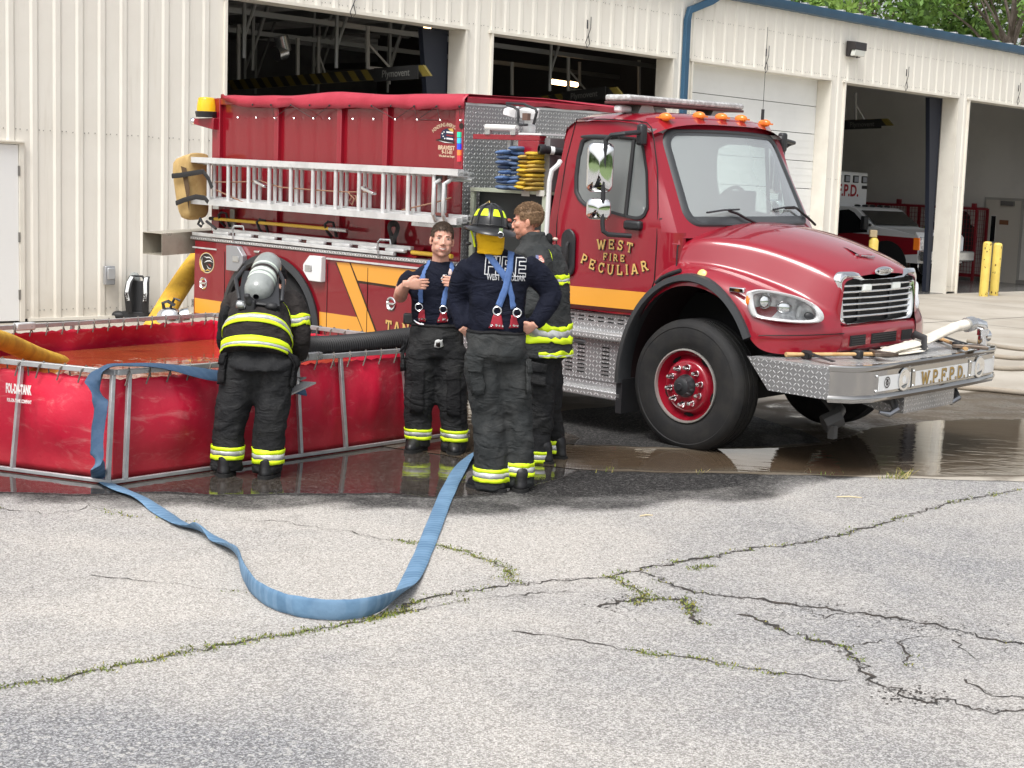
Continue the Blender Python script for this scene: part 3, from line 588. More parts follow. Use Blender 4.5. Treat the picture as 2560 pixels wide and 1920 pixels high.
# wall lamp
o = empty('wall_lamp', FB, 'dark bronze wall lamp with a clear lens high between two bays', 'lamp', rz=FPHI); s0, z0 = 18.93, 5.06
md = pm('bronze_dark', (.028, .024, .026), .45); mb = B_(); mb.prism([(s0-.2, -.034, z0), (s0-.2, -.25, z0-.02), (s0-.2, -.25, z0-.17), (s0-.2, -.14, z0-.17), (s0-.2, -.11, z0-.3), (s0-.2, -.034, z0-.3)], (.4, 0, 0)); mb.rod((s0+.02, -.15, z0-.32), (s0+.02, -.15, z0-.28), .02); mb.build('lamp_housing', md, o, bevel=.008)
mb = B_(); mb.prism([(s0-.175, -.245, z0-.171), (s0-.175, -.22, z0-.285), (s0-.175, -.12, z0-.29), (s0-.175, -.145, z0-.171)], (.35, 0, 0)); mb.build('lamp_lens', pm('lens_frost', (.70, .72, .68), .18, spec=.6), o, bevel=.01)
# grey outlet box on the wall
c = FA(270, 688, -.04); mb = B_(); mb.box(c.x-.07, c.x+.07, -.10, -.035, c.z-.12, c.z+.12); o = mb.build('outlet_box', pm('galv', (.42, .43, .45), .4, .7), bevel=.012); o.location = FB; o.rotation_euler = (0, 0, FPHI)
mb = B_(); mb.box(c.x-.05, c.x+.06, -.125, -.1, c.z-.05, c.z+.10); mb.build('outlet_cover', pm('galv_light', (.55, .56, .57), .35, .6), o, bevel=.012)
tag(o, 'small grey metal outlet box low on the cream wall', 'outlet box')
# yellow bollards
def bollard(u, w, h, lb):
    g = G(u, w); o = empty('bollard', g, lb, 'bollard', 'yellow bollards by the bays')
    MB().lathe([(.098, 0), (.098, h-.05), (.085, h-.015), (.05, h), (0, h+.005)], (0, 0, 0), (0, 0, 1), 20).build('post', pm('bollard_yellow', (.76, .58, .13), .45, col2=(.70, .51, .11), vs=5), o, ang=60)
    mb = MB(); rr = random.Random(u)
    for _ in range(16):
        a = rr.uniform(3.6, 6.2); z = rr.choice((rr.uniform(.5, h*.75), rr.uniform(h*.8, h*.97), rr.uniform(.02, .1))); wd = rr.uniform(.06, .16); hh = rr.uniform(.008, .03)
        mb.add([V((.0988*math.cos(a+dx*wd), .0988*math.sin(a+dx*wd), z+dz*hh)) for dx, dz in ((-1, -.6), (-.2, -1), (1, -.4), (.7, .8), (-.6, 1))], [(0, 1, 2, 3, 4)])
    mb.build('paint_chips', pm('rust_chip', (.09, .045, .015), .8), o)
bollard(2458, 741, 1.2, 'yellow bollard with one dark chip near its top, before the last bay')
bollard(2484, 739, 1.17, 'yellow bollard chipped all over, standing in front of the inner door')
g = G(2185, 598, 1.17); 
bollard(2185, 598, 1.0, 'x') if False else None
_q = empty('bollard', (g.x, g.y, 0), 'yellow bollard whose top shows just over the red truck hood', 'bollard', 'yellow bollards by the bays')
MB().lathe([(.098, 0), (.098, 1.14), (.06, 1.2), (0, 1.205)], (0, 0, 0), (0, 0, 1), 20).build('post', MATS['bollard_yellow'], _q, ang=60)
MB().box(-.1, .05, -.06, .06, 1.21, 1.36).build('cap_box', pm('tan_box', (.42, .33, .2), .6), _q, bevel=.01)
# ================================================================ TREES
def tree(x, y, h, rad, seed, mats, label, n=2600, leaf=.3, low=.25, group=None, name='broadleaf_tree'):
    rr = random.Random(seed); o = empty(name, (x, y, 0), label, 'tree', group)
    mb = MB(); mb.tube([(0, 0, 0), (.1, 0, h*.3), (0, .1, h*.6), (.1, .1, h*.88)], [h*.022, h*.018, h*.011, .03], 8)
    cl = []
    for i in range(30):
        a = rr.uniform(0, 6.28); z = h*rr.uniform(low+.1, .95); k = rad*math.sin(math.pi*min(1, max(.08, (z/h-low)/(1-low)*.85+.12)))*rr.uniform(.55, 1.0); c = V((k*math.cos(a), k*math.sin(a), z)); cl.append((c, rr.uniform(.16, .33)*rad, rr.choice((0, 0, 1, 2))))
        b = V((0, 0, z*rr.uniform(.5, .75))); mb.tube([b, b.lerp(c, .5)+V((0, 0, .25)), c], [.085, .05, .015], 5)
    mb.build('trunk', pm('bark', (.10, .08, .065), .9, col2=(.16, .13, .11), vs=4), o)
    mb = MB()
    for _ in range(n):
        c, r, mi = rr.choice(cl); d = V((rr.gauss(0, 1), rr.gauss(0, 1), rr.gauss(0, .8))).normalized()*r*rr.random() ** .4; p = c+d; nn = (d.normalized()+V((rr.gauss(0, .7), rr.gauss(0, .7), rr.gauss(.3, .7)))).normalized()
        a = nn.orthogonal().normalized(); a = Mx.Rotation(rr.uniform(0, 6.28), 3, nn) @ a; b = nn.cross(a); s_ = leaf*rr.uniform(.5, 1.2)
        mb.add([p-a*s_*.5, p+b*s_*.22, p+a*s_*.55, p-b*s_*.25], [(0, 1, 2, 3)], mi if rr.random() < .75 else rr.randint(0, 2))
    mb.build('crown', mats, o, recalc=False); return o
def leafm(nm, c):
    m = pm(nm, c, .6); p = m.node_tree.nodes['Principled BSDF']; p.inputs['Transmission Weight'].default_value = 0; p.inputs['Subsurface Weight'].default_value = 0; return m
g1 = [leafm('leaf_mid', (.10, .20, .03)), leafm('leaf_light', (.19, .32, .055)), leafm('leaf_dark', (.045, .10, .02))]
g2 = [leafm('leaf_olive', (.20, .25, .075)), leafm('leaf_pale', (.30, .35, .12)), leafm('leaf_bud', (.10, .12, .035))]
for i, (u, d, h, r, gm, nn, lf, lb) in enumerate([(2150, 70, 15., 5.5, g1, 15000, .34, 'dense dark green tree behind the roof above the wall lamp'), (2295, 74, 16, 4.6, g2, 5200, .27, 'sparse olive spring tree with bare twigs showing sky behind the roof'), (2395, 72, 15.5, 4.2, g2, 6500, .27, 'pale olive tree between the sparsest and the fullest tree behind the roof'), (2530, 66, 14.5, 5.6, g1, 17000, .34, 'full bright green tree behind the roof over the last bay'), (2450, 84, 12.5, 5.2, g1, 10000, .34, 'low green tree seen between the pale tree and the bright tree'), (2030, 80, 14.5, 5., g2, 6000, .3, 'olive tree just showing over the blue eave beside the downspout')]):
    p = DP(u, 60, d); tree(p.x, p.y, h, r, 30+i, gm, lb, nn, lf, .22, 'trees behind the station roof')
# the wood behind the photographer that the paint and chrome mirror
rr = random.Random(9); mb = MB()
for _ in range(9000):
    x = rr.uniform(-300, 300); k = 5.5+3*mnoise.noise(V((x*.03, 2, 0)))+2.5*mnoise.noise(V((x*.09, 7, 0))); z = rr.random()*max(2.5, k+2); p = V((x, -150+rr.gauss(0, 6)+abs(x)*.2, z)); a = V((rr.gauss(0, 1), rr.gauss(0, 1), rr.gauss(0, 1))).normalized(); b = a.orthogonal().normalized(); s_ = rr.uniform(1.2, 3.)
    mb.add([p-a*s_, p+b*s_*.6, p+a*s_, p-b*s_*.6], [(0, 1, 2, 3)], rr.randint(0, 2))
tag(mb.build('far_wood', g1, recalc=False), 'far green wood behind the photographer', 'wood', kind='stuff')
mb = MB(); mb.add([(-480, -255, .02), (480, -255, .02), (480, -18, .02), (-480, -18, .02)], [(0, 1, 2, 3)]); tag(mb.build('lawn', pm('lawn_green', (.10, .17, .03), .9, col2=(.14, .2, .05), vs=.3)), kind='structure')
# ================================================================ TANKER TRUCK (local axes: x forward, y towards the station, z up; origin under the front axle)
trk = empty('tanker_truck', label='red fire tanker truck with a chrome grille and a big extended bumper', cat='truck', M=TRUCK_M)
red = pm('truck_red', (.27, .004, .017), .38, coat=1., spec=.3); red2 = pm('body_red', (.225, .0035, .012), .35, coat=1., spec=.2)
red.node_tree.nodes['Principled BSDF'].inputs['Coat IOR'].default_value = red2.node_tree.nodes['Principled BSDF'].inputs['Coat IOR'].default_value = 1.55; gold = pm('stripe_gold', (.80, .36, .045), .35, coat=.4); brown = pm('stripe_shadow', (.06, .008, .008), .4)
chrome = pm('chrome', (.82, .83, .84), .06, 1., rvar=.03); alu = pm('aluminium', (.62, .63, .64), .32, .85, col2=(.5, .51, .52), vs=9, rvar=.1); alu_w = pm('aluminium_pale', (.74, .75, .75), .4, .35, col2=(.62, .63, .63), vs=7)
blk = pm('rubber_black', (.016, .016, .018), .55); blk2 = pm('plastic_black', (.022, .023, .026), .42); dark = pm('underbody_dark', (.010, .010, .011), .8)
tyre = pm('tyre', (.010, .010, .011), .75, col2=(.019, .018, .017), vs=6, bump=.0012, bs=70)
dia = diamond('tread_plate', .036); dia2 = diamond('tread_plate_bright', .036, (.78, .78, .78), .3); white = pm('paint_white', (.78, .79, .79), .35, coat=.3)
steel = pm('stainless', (.58, .57, .54), .22, .95, col2=(.5, .49, .46), vs=2, rvar=.1)
wsg = glass('windscreen_glass', (.80, .93, .90), 3.4, .42); sdg = glass('side_glass', (.34, .40, .40), 1.5, .25)  # panes whitened to stand in for bright sky mirrored in them
amber = pm('lens_amber', (.85, .20, .02), .15, coat=.5, emit=.12); ylens = pm('lens_yellow', (.9, .55, .02), .12, trans=.35, emit=.1)
# ---- chassis
mb = MB()
for y in (-.42, .34): mb.box(-6.2, 1.2, y, y+.09, .62, .86)
mb.box(-6.1, -1.6, -.95, .95, .5, .9); mb.box(-1.5, .9, -.62, .62, .55, 1.2); mb.rod((0, -.9, .5), (0, .9, .5), .08); mb.box(-.2, .2, -.5, .5, .38, .6); mb.rod((-5.05, -.9, .52), (-5.05, .9, .52), .13)
mb.box(-1.6, -.75, -.7, .9, .5, 1.0); mb.build('chassis', dark, trk)
mb = MB(); mb.tube([(.62, -.2, .5), (.95, -.45, .38), (1.0, -.62, .34)], .055, 10); mb.rod((.95, -.66, .30), (1.03, -.56, .36), .075); mb.box(1., 1.05, -.68, -.62, .2, .3); mb.build('intake_pipe', pm('pipe_grey', (.12, .12, .12), .5, .4), trk)
def wheel(x, y, side, front):
    """side -1: outer face towards -y"""
    o = empty('wheel', (x, y, .52)); o.parent = trk; a = (0, side, 0); W = .14
    pr = [(.30, -W), (.40, -W-.012), (.475, -W+.0), (.505, -W+.02), (.52, -W+.05)]
    for k in (-.085, -.028, .028, .085): pr += [(.52, k-.02), (.52, k-.008), (.511, k-.006), (.511, k+.006), (.52, k+.008)]
    pr += [(.52, W-.05), (.507, W-.018), (.485, W+.002), (.46, W+.010), (.455, W+.006), (.42, W+.013), (.36, W+.012), (.31, W+.004), (.292, W-.008)]
    MB().lathe(pr, (0, 0, 0), a, 64).build('tyre', tyre, o, ang=50)
    MB().lathe([(.286, W-.02), (.292, W+.0), (.290, W+.012), (.280, W+.013), (.274, W-.012)], (0, 0, 0), a, 48).build('rim_edge', pm('rim_silver', (.62, .60, .57), .35, .7), o, ang=70)
    if front: pr = [(.278, W-.03), (.272, W-.01), (.255, W-.05), (.235, W-.075), (.215, W-.06), (.20, W-.02), (.185, W-.012), (.10, W-.012), (.02, W-.012)]
    else: pr = [(.278, W-.03), (.27, W-.04), (.24, W-.12), (.2, W-.16), (.02, W-.16)]
    rim = MB().lathe(pr, (0, 0, 0), a, 48); rim.build('rim', red, o, ang=45)
    q = W-.012 if front else W-.16
    MB().lathe([(.092, q-.01), (.088, q+.02), (.074, q+.035), (.068, q+.07), (.052, q+.08), (.03, q+.085), (.025, q+.1), (0, q+.1)], (0, 0, 0), a, 28).build('hub', blk2, o, ang=45)
    if front:
        first = None; h0 = random.Random(2)
        mh_ = MB()
        for k in range(5):
            t = k*1.2566+.95; c, s_ = math.cos(t), math.sin(t); cx, cz = .238*c, .238*s_; e = V((-s_, 0, c)); r_ = V((c, 0, s_))
            mh_ = MB(); mh_.add([V((cx, 0, cz))+e*(.05*math.cos(p))+r_*(.024*math.sin(p))+V((0, side*(W-.069+.010*abs(math.sin(p))), 0)) for p in (6.283*i/14 for i in range(14))], [tuple(range(14))]); mh_.build('hand_hole', pm('hole_black', (.004, .004, .004), .9), o)
        for k in range(10):
            t = k*.6283+.2; p = V((.148*math.cos(t), side*q, .148*math.sin(t)))
            if first is None: first = MB().lathe([(.024, 0), (.025, .014), (.020, .02), (.019, .05), (.014, .064), (0, .069)], (0, 0, 0), a, 10).build('lug_nut', chrome, o, ang=40); first.location = p
            else: n_ = first.copy(); COL.objects.link(n_); n_.location = p
    return o
wheel(0, -1.03, -1, True); wheel(0, 1.03, 1, True); wheel(-5.05, -1.03, -1, False); wheel(-5.05, 1.03, 1, False)
# ---- hood with fenders: one control net, mirrored
CN = [ # columns from the cowl forward; rows from the arch edge up to the centre line
 [(-.50, -1.20, .93), (-.46, -1.13, 1.10), (-.44, -1.05, 1.25), (-.44, -1.02, 1.42), (-.42, -1.0, 1.61), (-.40, -.45, 1.74), (-.40, 0, 1.76)],
 [(-.34, -1.205, 1.20), (-.30, -1.17, 1.33), (-.28, -1.08, 1.42), (-.28, -1.0, 1.46), (-.27, -.985, 1.635), (-.25, -.45, 1.765), (-.25, 0, 1.785)],
 [(-.02, -1.205, 1.345), (-.02, -1.195, 1.40), (-.01, -1.09, 1.475), (0, -.945, 1.465), (0, -.895, 1.66), (0, -.42, 1.76), (0, 0, 1.78)],
 [(.36, -1.205, 1.24), (.34, -1.20, 1.33), (.30, -1.08, 1.435), (.28, -.84, 1.40), (.28, -.76, 1.635), (.28, -.38, 1.715), (.28, 0, 1.735)],
 [(.55, -1.205, 1.02), (.56, -1.20, 1.16), (.54, -1.08, 1.345), (.53, -.79, 1.33), (.53, -.70, 1.575), (.53, -.36, 1.655), (.53, 0, 1.672)],
 [(.66, -1.195, .86), (.70, -1.165, 1.02), (.72, -1.02, 1.24), (.75, -.745, 1.26), (.77, -.65, 1.50), (.77, -.34, 1.58), (.77, 0, 1.60)],
 [(.835, -1.05, .85), (.845, -1.03, 1.02), (.85, -.88, 1.15), (.89, -.69, 1.18), (.91, -.61, 1.43), (.91, -.33, 1.515), (.91, 0, 1.53)],
 [(.96, -.80, .848), (.962, -.78, 1.02), (.955, -.68, 1.10), (.965, -.635, 1.15), (.975, -.58, 1.40), (.97, -.33, 1.472), (.97, 0, 1.485)],
 [(1.012, -.58, .846), (1.005, -.58, 1.02), (.985, -.58, 1.08), (.98, -.575, 1.14), (.985, -.55, 1.39), (.99, -.32, 1.435), (.99, 0, 1.44)]]
cols = CN[:]; full = [c+[(x, -y, z) for x, y, z in reversed(c[:-1])] for c in CN[:9]]
mb = MB(); mb.grid([[V(p) for p in c] for c in full]); hd = mb.build('hood', red, trk, sub=3, ang=180)
ca_ = hd.data.attributes.new('crease_edge', 'FLOAT', 'EDGE')
for e in hd.data.edges:
    (i0, j0), (i1, j1) = divmod(e.vertices[0], 13), divmod(e.vertices[1], 13)
    if j0 == j1 and i0 != i1: ca_.data[e.index].value = {3: .75, 9: .75, 4: .45, 8: .45, 2: .15, 10: .15, 1: .25, 11: .25}.get(j0, 0) if min(i0, i1) > 0 else .1
# pillars joining the windscreen surround to the doors
def sx(z):
    pts = [(1.0, -.52), (1.16, -.43), (1.36, -.40), (1.70, -.40), (1.95, -.47), (2.2, -.55), (2.42, -.63), (2.5, -.68), (2.56, -.76)]
    for (a, b), (a2, b2) in zip(pts, pts[1:]):
        if z <= a2: return b+(b2-b)*(z-a)/(a2-a)
    return -.76
# lower nose valance below the grille, with its three intakes
mb = MB(); NS = 25; rows = []
for z, dx in ((.845, -.01), (.87, .012), (.99, .016), (1.03, .004), (1.055, -.02)):
    rows.append([V((1.0+dx-.015*abs(t/.6) ** 3.2, t, z)) for t in (-.6+1.2*i/(NS-1) for i in range(NS))])
mb.grid(rows); val = mb.build('front_valance', red, trk, mods=[lambda o: setattr(o.modifiers.new('t', 'SOLIDIFY'), 'thickness', .02)])
mb = MB()
for y0, y1 in ((-.46, -.24), (-.15, .24), (.33, .5)):
    mb.box(1.0, 1.0195, y0, y1, .895, .975)
mb.build('valance_intake', pm('intake_dark', (.012, .012, .014), .6), trk)
mb = MB(); 
for k in range(4):
    for y0, y1 in ((-.45, -.25), (-.14, .23)): mb.box(1.015, 1.024, y0, y1, .905+k*.018, .911+k*.018)
mb.build('intake_slats', blk2, trk); mb = MB(); mb.box(.7, .96, -.62, .62, .76, .84); mb.build('lower_radiator', dark, trk)
# seam between hood and lower fender panel, hood rear split and the centre scoop
mb = MB(); mb.tube([TY(1690.6, 678, -1.035), TY(1693, 630, -1.035), TY(1695, 612, -1.03)], .006, 6); mb.build('hood_seam', blk, trk); MB().tube([(.665, -1.198, .985), (.71, -1.166, .99), (.775, -1.105, .993), (.848, -1.034, .996), (.91, -.925, .998), (.966, -.79, 1.0), (1.0, -.66, 1.0), (1.012, -.56, 1.0)], .0045, 6).build('nose_seam', pm('gap_dark', (.02, .003, .004), .6), trk)
mb = MB(); mb.add([(.66, -.06, 1.632), (.70, .03, 1.622), (.84, -.12, 1.578), (.855, .06, 1.575), (.845, -.12, 1.562), (.86, .06, 1.558)], [(0, 1, 3, 2), (2, 3, 5, 4)]); hsc = mb.build('hood_scoop', red, trk); MB().tube([(.82, -.13, 1.572), (.862, -.03, 1.563), (.872, .07, 1.558)], .008, 6).build('scoop_edge', alu, hsc)
# grille: chrome surround, dark mesh behind, six chrome bars, two small lights
def gp(t, z, dx=0): return V((.995+dx-.05*(t/.6) ** 2, t, z))
def gout(w_, zt, zb, r, notch):
    P = []; K = lambda cx, cz, a0, a1: [(cx+r*math.cos(R_(a0+(a1-a0)*i/5)), cz+r*math.sin(R_(a0+(a1-a0)*i/5))) for i in range(6)]
    P += K(w_-r, zt-r, 0, 90)
    P += [(w_*.70, zt), (w_*.60, zt-.012), (w_*.52, zt-notch), (w_*.25, zt-notch-.004), (0, zt-notch-.004), (-w_*.25, zt-notch-.004), (-w_*.52, zt-notch), (-w_*.60, zt-.012), (-w_*.70, zt)]
    P += K(-w_+r, zt-r, 90, 180)+K(-w_*.93+r, zb+r, 180, 270)+K(w_*.93-r, zb+r, 270, 360); return P
go, gi = gout(.605, 1.462, 1.052, .07, .05), gout(.555, 1.405, 1.075, .05, .012)
mb = MB(); a = [gp(t, z, .012) for t, z in go]; m_ = [gp((t+t2)/2, (z+z2)/2, .03) for (t, z), (t2, z2) in zip(go, gi)]; b = [gp(t, z, .012) for t, z in gi]; c = [gp(t, z, -.05) for t, z in gi]; a0 = [gp(t, z, -.03) for t, z in go]
mb.loft([a0, a, m_, b, c], 0, False); gr_ = mb.build('grille', chrome, trk, ang=60)
mb = MB(); mb.add([gp(t, z, -.045) for t, z in gi]+[gp(0, 1.24, -.045)], [(i, (i+1) % len(gi), len(gi)) for i in range(len(gi))]); mb.build('grille_mesh', pm('mesh_dark', (.025, .022, .022), .7, col2=(.012, .012, .012), vs=60), gr_)
for k in range(6):
    z = 1.118+k*.047; w_ = .54
    mb = MB(); mb.tube([gp(-w_+2*w_*i/12, z, -.005) for i in range(13)], .0125, 8, flat=.8); mb.build('grille_bar', chrome, gr_, ang=60)
for y in (-.24, .235): mb = MB(); mb.box(.93, .945, y-.02, y+.02, 1.08, 1.38); mb.build('grille_post', blk2, gr_)
for y in (-.23, .22): mb = MB(); c = gp(y, 1.335, .02); mb.box(c.x-.03, c.x, y-.06, y+.06, c.z-.028, c.z+.028); mb.build('grille_light', pm('led_white', (.75, .78, .74), .15, emit=.1), gr_, bevel=.012)
bd_ = MB(); c = V((1.0, -.0, 1.458)); bd_.ball(c, (.02, .135, .035), 24, 10); bo = bd_.build('hood_badge', chrome, trk); mb = MB(); mb.ball(c+V((.008, 0, 0)), (.0145, .115, .024), 24, 8); mb.build('badge_field', blk2, bo)
text('badge_lettering', 'FREIGHTLINER', .034, frame(c+V((.0235, 0, 0)), (0, 1, 0), (0, 0, 1)), chrome, bo, .0012)
# headlights (drawn on the nose by their outline in the photograph)
HLP = [(1868, 737), (1879, 728), (1904, 725), (1949, 731), (1999, 744), (2037, 763), (2055, 785), (2050, 803), (2012, 807.5), (1955, 804), (1892, 794), (1876, 779)]
def nose(u, w):
    t = (u-1868)/(2055-1868); a, b = V((.55, -1.205, 0)), V((.965, -.80, 0)); q = V((.80, -1.09, 0)); best = None
    for i in range(41):
        s_ = i/40; p = a.lerp(q, s_*2) if s_ < .5 else q.lerp(b, s_*2-1); r = TY(u, w, p.y)
        if best is None or abs(r.x-p.x) < best[0]: best = (abs(r.x-p.x), r)
    return best[1]
def headlight(my):
    mir = (lambda p: V((p.x-.06, -p.y-.07, p.z))) if my else (lambda p: p)
    P = [nose(u, w) for u, w in HLP]
    # resample smooth closed loop
    L = []; k = len(P)
    for i in range(k):
        p0, p1, p2, p3 = P[i-1], P[i], P[(i+1) % k], P[(i+2) % k]
        for j in range(4):
            t = j/4; L.append(.5*((2*p1)+(-p0+p2)*t+(2*p0-5*p1+4*p2-p3)*t*t+(-p0+3*p1-3*p2+p3)*t ** 3))
    c = sum(L, V())/len(L); nn = V((.62, -.78, .12)).normalized(); sc = lambda f, d: [mir(c+(p-c)*f+nn*d) for p in L]
    mb = MB(); mb.loft([sc(1.03, -.03), sc(1.03, .018), sc(.97, .032), sc(.86, .03), sc(.82, .01), sc(.80, -.02)], 0, False); h = mb.build('headlight', pm('bezel_white', (.80, .81, .82), .15, .35, coat=.6), trk, ang=60)
    inn = sc(.82, -.03); mb = MB(); mb.add(inn+[mir(c-nn*.05)], [(i, (i+1) % len(inn), len(inn)) for i in range(len(inn))]); mb.build('reflector', pm('reflector', (.86, .87, .88), .3, .25, col2=(.5, .5, .52), vs=14), h)
    ex = (L[22]-L[2]).normalized(); ez = nn.cross(ex)
    if ez.z < 0: ez = -ez
    for fx_, fz, rx, rz, mt in ((-.30, .0, .028, .052, amber), (-.16, .012, .05, .062, chrome), (.02, .0, .06, .055, chrome), (.15, -.01, .02, .05, white), (.25, -.02, .04, .03, blk2)):
        mb = MB(); q = c+ex*fx_*.85+ez*fz-nn*.012; M3 = Mx((ex, ez, nn)).transposed(); mb.ball(q, (rx, rz, .018), 16, 8, M=M3); mb.xf = mir; mb.build('lamp_cell', mt, h)
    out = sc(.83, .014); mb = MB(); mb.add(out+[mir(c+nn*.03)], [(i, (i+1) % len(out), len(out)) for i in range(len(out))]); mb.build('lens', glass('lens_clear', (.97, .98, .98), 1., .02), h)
headlight(False); headlight(True)
mb = MB(); c = nose(1846, 724) if False else TY(1846, 725, -1.185); mb.box(c.x-.075, c.x+.06, c.y-.02, c.y+.015, c.z-.02, c.z+.02); mb.build('side_marker', chrome, trk, bevel=.008)
mb = MB(); c = TY(1755, 687, -1.15); mb.lathe([(.042, -.03), (.042, .008), (.03, .018), (0, .022)], c, (0, -1, .35), 18); mb.build('turn_lamp', pm('amber_pale', (.85, .62, .22), .3), trk)
# flare and wheel house of the front arch
mb = MB(); arc = [(.02-.635*math.cos(R_(a)), .50+.845*math.sin(R_(a))) for a in range(-2, 153, 5)]
for i, (x, z) in enumerate(arc): pass
rg = []
for x, z in arc:
    d = V((x-.02, 0, (z-.5)*.6)).normalized(); p = V((x, 0, z)); rg.append([p+d*.055+V((0, -1.155, 0)), p+d*.045+V((0, -1.225, 0)), p+d*.0+V((0, -1.24, 0)), p-d*.01+V((0, -1.22, 0)), p-d*.005+V((0, -1.08, 0)), p+d*.04+V((0, -1.08, 0))])
mb.loft(rg); mb.build('fender_flare', pm('flare_black', (.03, .032, .035), .5), trk)
mb = MB(); mb.loft([[V((x, -1.10, z)), V((x, -.5, z))] for x, z in arc], 0, False, False); mb.build('wheel_house', pm('wheelhouse_dark', (.02, .008, .009), .7), trk)
mb = MB(); mb.loft([[V((x, 1.20, z)), V((x, .5, z))] for x, z in arc], 0, False, False); mb.build('wheel_house', MATS['wheelhouse_dark'], trk)
mb = MB(); mb.box(-.66, -.60, -1.2, -.75, .22, .5); mb.build('mud_flap', blk, trk)
mb = MB(); mb.tube([TY(1640, 708, -1.16), TY(1655, 694, -1.16), TY(1672, 686, -1.16), TY(1702, 676, -1.15)], .018, 8); mb.tube([TY(1660, 716, -1.2), TY(1666, 708, -1.22), TY(1672, 716, -1.2)], .008, 6); mb.build('hood_latch', blk, trk)
# ---- cab
def cy(z): return 1.04-.10*max(0, (z-1.75))/.8 if z > 1.75 else 1.04
SIDE = [(-1.62, 1.0), (-.52, 1.0), (-.43, 1.16), (-.40, 1.36), (-.40, 1.70), (-.47, 1.95), (-.55, 2.2), (-.63, 2.42), (-.68, 2.50), (-.75, 2.535), (-1.0, 2.55), (-1.3, 2.55), (-1.42, 2.545), (-1.48, 2.51), (-1.51, 2.42), (-1.545, 2.1), (-1.58, 1.7)]
WIN = [TY(u, w, -.99) for u, w in ((1450, 350), (1478, 338), (1530, 340), (1580, 345), (1597, 350), (1606, 375), (1618, 430), (1624, 490), (1627, 520), (1619, 542), (1602, 548), (1570, 541), (1500, 522), (1470, 513), (1455, 500), (1444, 480), (1441, 440), (1443, 390))]
WIN = [(p.x, p.z) for p in WIN]
def loop_by_angle(poly, c, n):
    out = []
    for k in range(n):
        a = 2*math.pi*k/n; d = (math.cos(a), math.sin(a)); best = 0
        for (x0, z0), (x1, z1) in zip(poly, poly[1:]+poly[:1]):
            ex, ez = x1-x0, z1-z0; den = d[0]*ez-d[1]*ex
            if abs(den) < 1e-9: continue
            t = ((x0-c[0])*ez-(z0-c[1])*ex)/den; s_ = ((x0-c[0])*d[1]-(z0-c[1])*d[0])/den
            if -1e-6 <= s_ <= 1+1e-6 and t > best: best = t
        out.append((c[0]+d[0]*best, c[1]+d[1]*best))
    return out
wc = (sum(p[0] for p in WIN)/len(WIN), sum(p[1] for p in WIN)/len(WIN)); NW = 96
wl_, so_ = loop_by_angle(WIN, wc, NW), loop_by_angle(SIDE, wc, NW)
for sg in (-1, 1):
    P3 = lambda q, d=0.: V((q[0], sg*(cy(q[1])+d), q[1])); f = lambda k, d=0: [P3((wc[0]+(x-wc[0])*k, wc[1]+(z-wc[1])*k), d) for x, z in wl_]
    mb = MB(); mids = [[P3((a[0]+(b[0]-a[0])*t, a[1]+(b[1]-a[1])*t)) for a, b in zip(wl_, so_)] for t in (0, .33, .66, 1)]
    mb.loft([f(1., -.05)]+mids, 0, False); cs = mb.build('cab_side', red, trk, ang=50)
    mb = MB(); mb.loft([f(1.025, .001), f(1.02, .012), f(.97, .012), f(.945, .0), f(.94, -.03)], 0, False); mb.build('window_seal', blk, cs, ang=60)
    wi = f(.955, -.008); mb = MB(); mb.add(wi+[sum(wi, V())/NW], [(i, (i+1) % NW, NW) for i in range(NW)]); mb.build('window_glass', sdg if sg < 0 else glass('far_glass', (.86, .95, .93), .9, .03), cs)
    mb = MB(); a, b = TY(1579, 350, -.99), TY(1573, 541, -.99); mb.tube([V((a.x, sg*(cy(a.z)+.002), a.z)), V((b.x, sg*(cy(b.z)+.002), b.z))], .017, 6); mb.build('window_divider', blk, cs)
dr = MB(); dpts = [(1416, 306), (1402, 400), (1392, 560), (1390, 680), (1390, 758), (1392, 780), (1598, 792)] if False else [(1430, 297), (1412, 400), (1400, 560), (1397, 700), (1398, 772), (1500, 782), (1585, 788), (1607, 768), (1634, 730), (1644, 700), (1650, 600), (1650, 520), (1641, 420), (1626, 345), (1618, 318), (1606, 306), (1585, 302), (1500, 297)]
pp = [TY(u, w, -1.0) for u, w in dpts]; dr.tube([V((p.x, -cy(p.z)-.001, p.z)) for p in pp], .0055, 6, loop=True); dr.build('door_gap', pm('gap_dark', (.02, .003, .004), .6), trk)
mb = MB(); a, b = TY(1650, 547, -1.03), TY(1688, 548, -1.0); mb.tube([V((a.x, -1.041, a.z)), V((-.41, -1.03, b.z))], .004, 6); mb.build('pillar_seam', MATS['gap_dark'], trk)
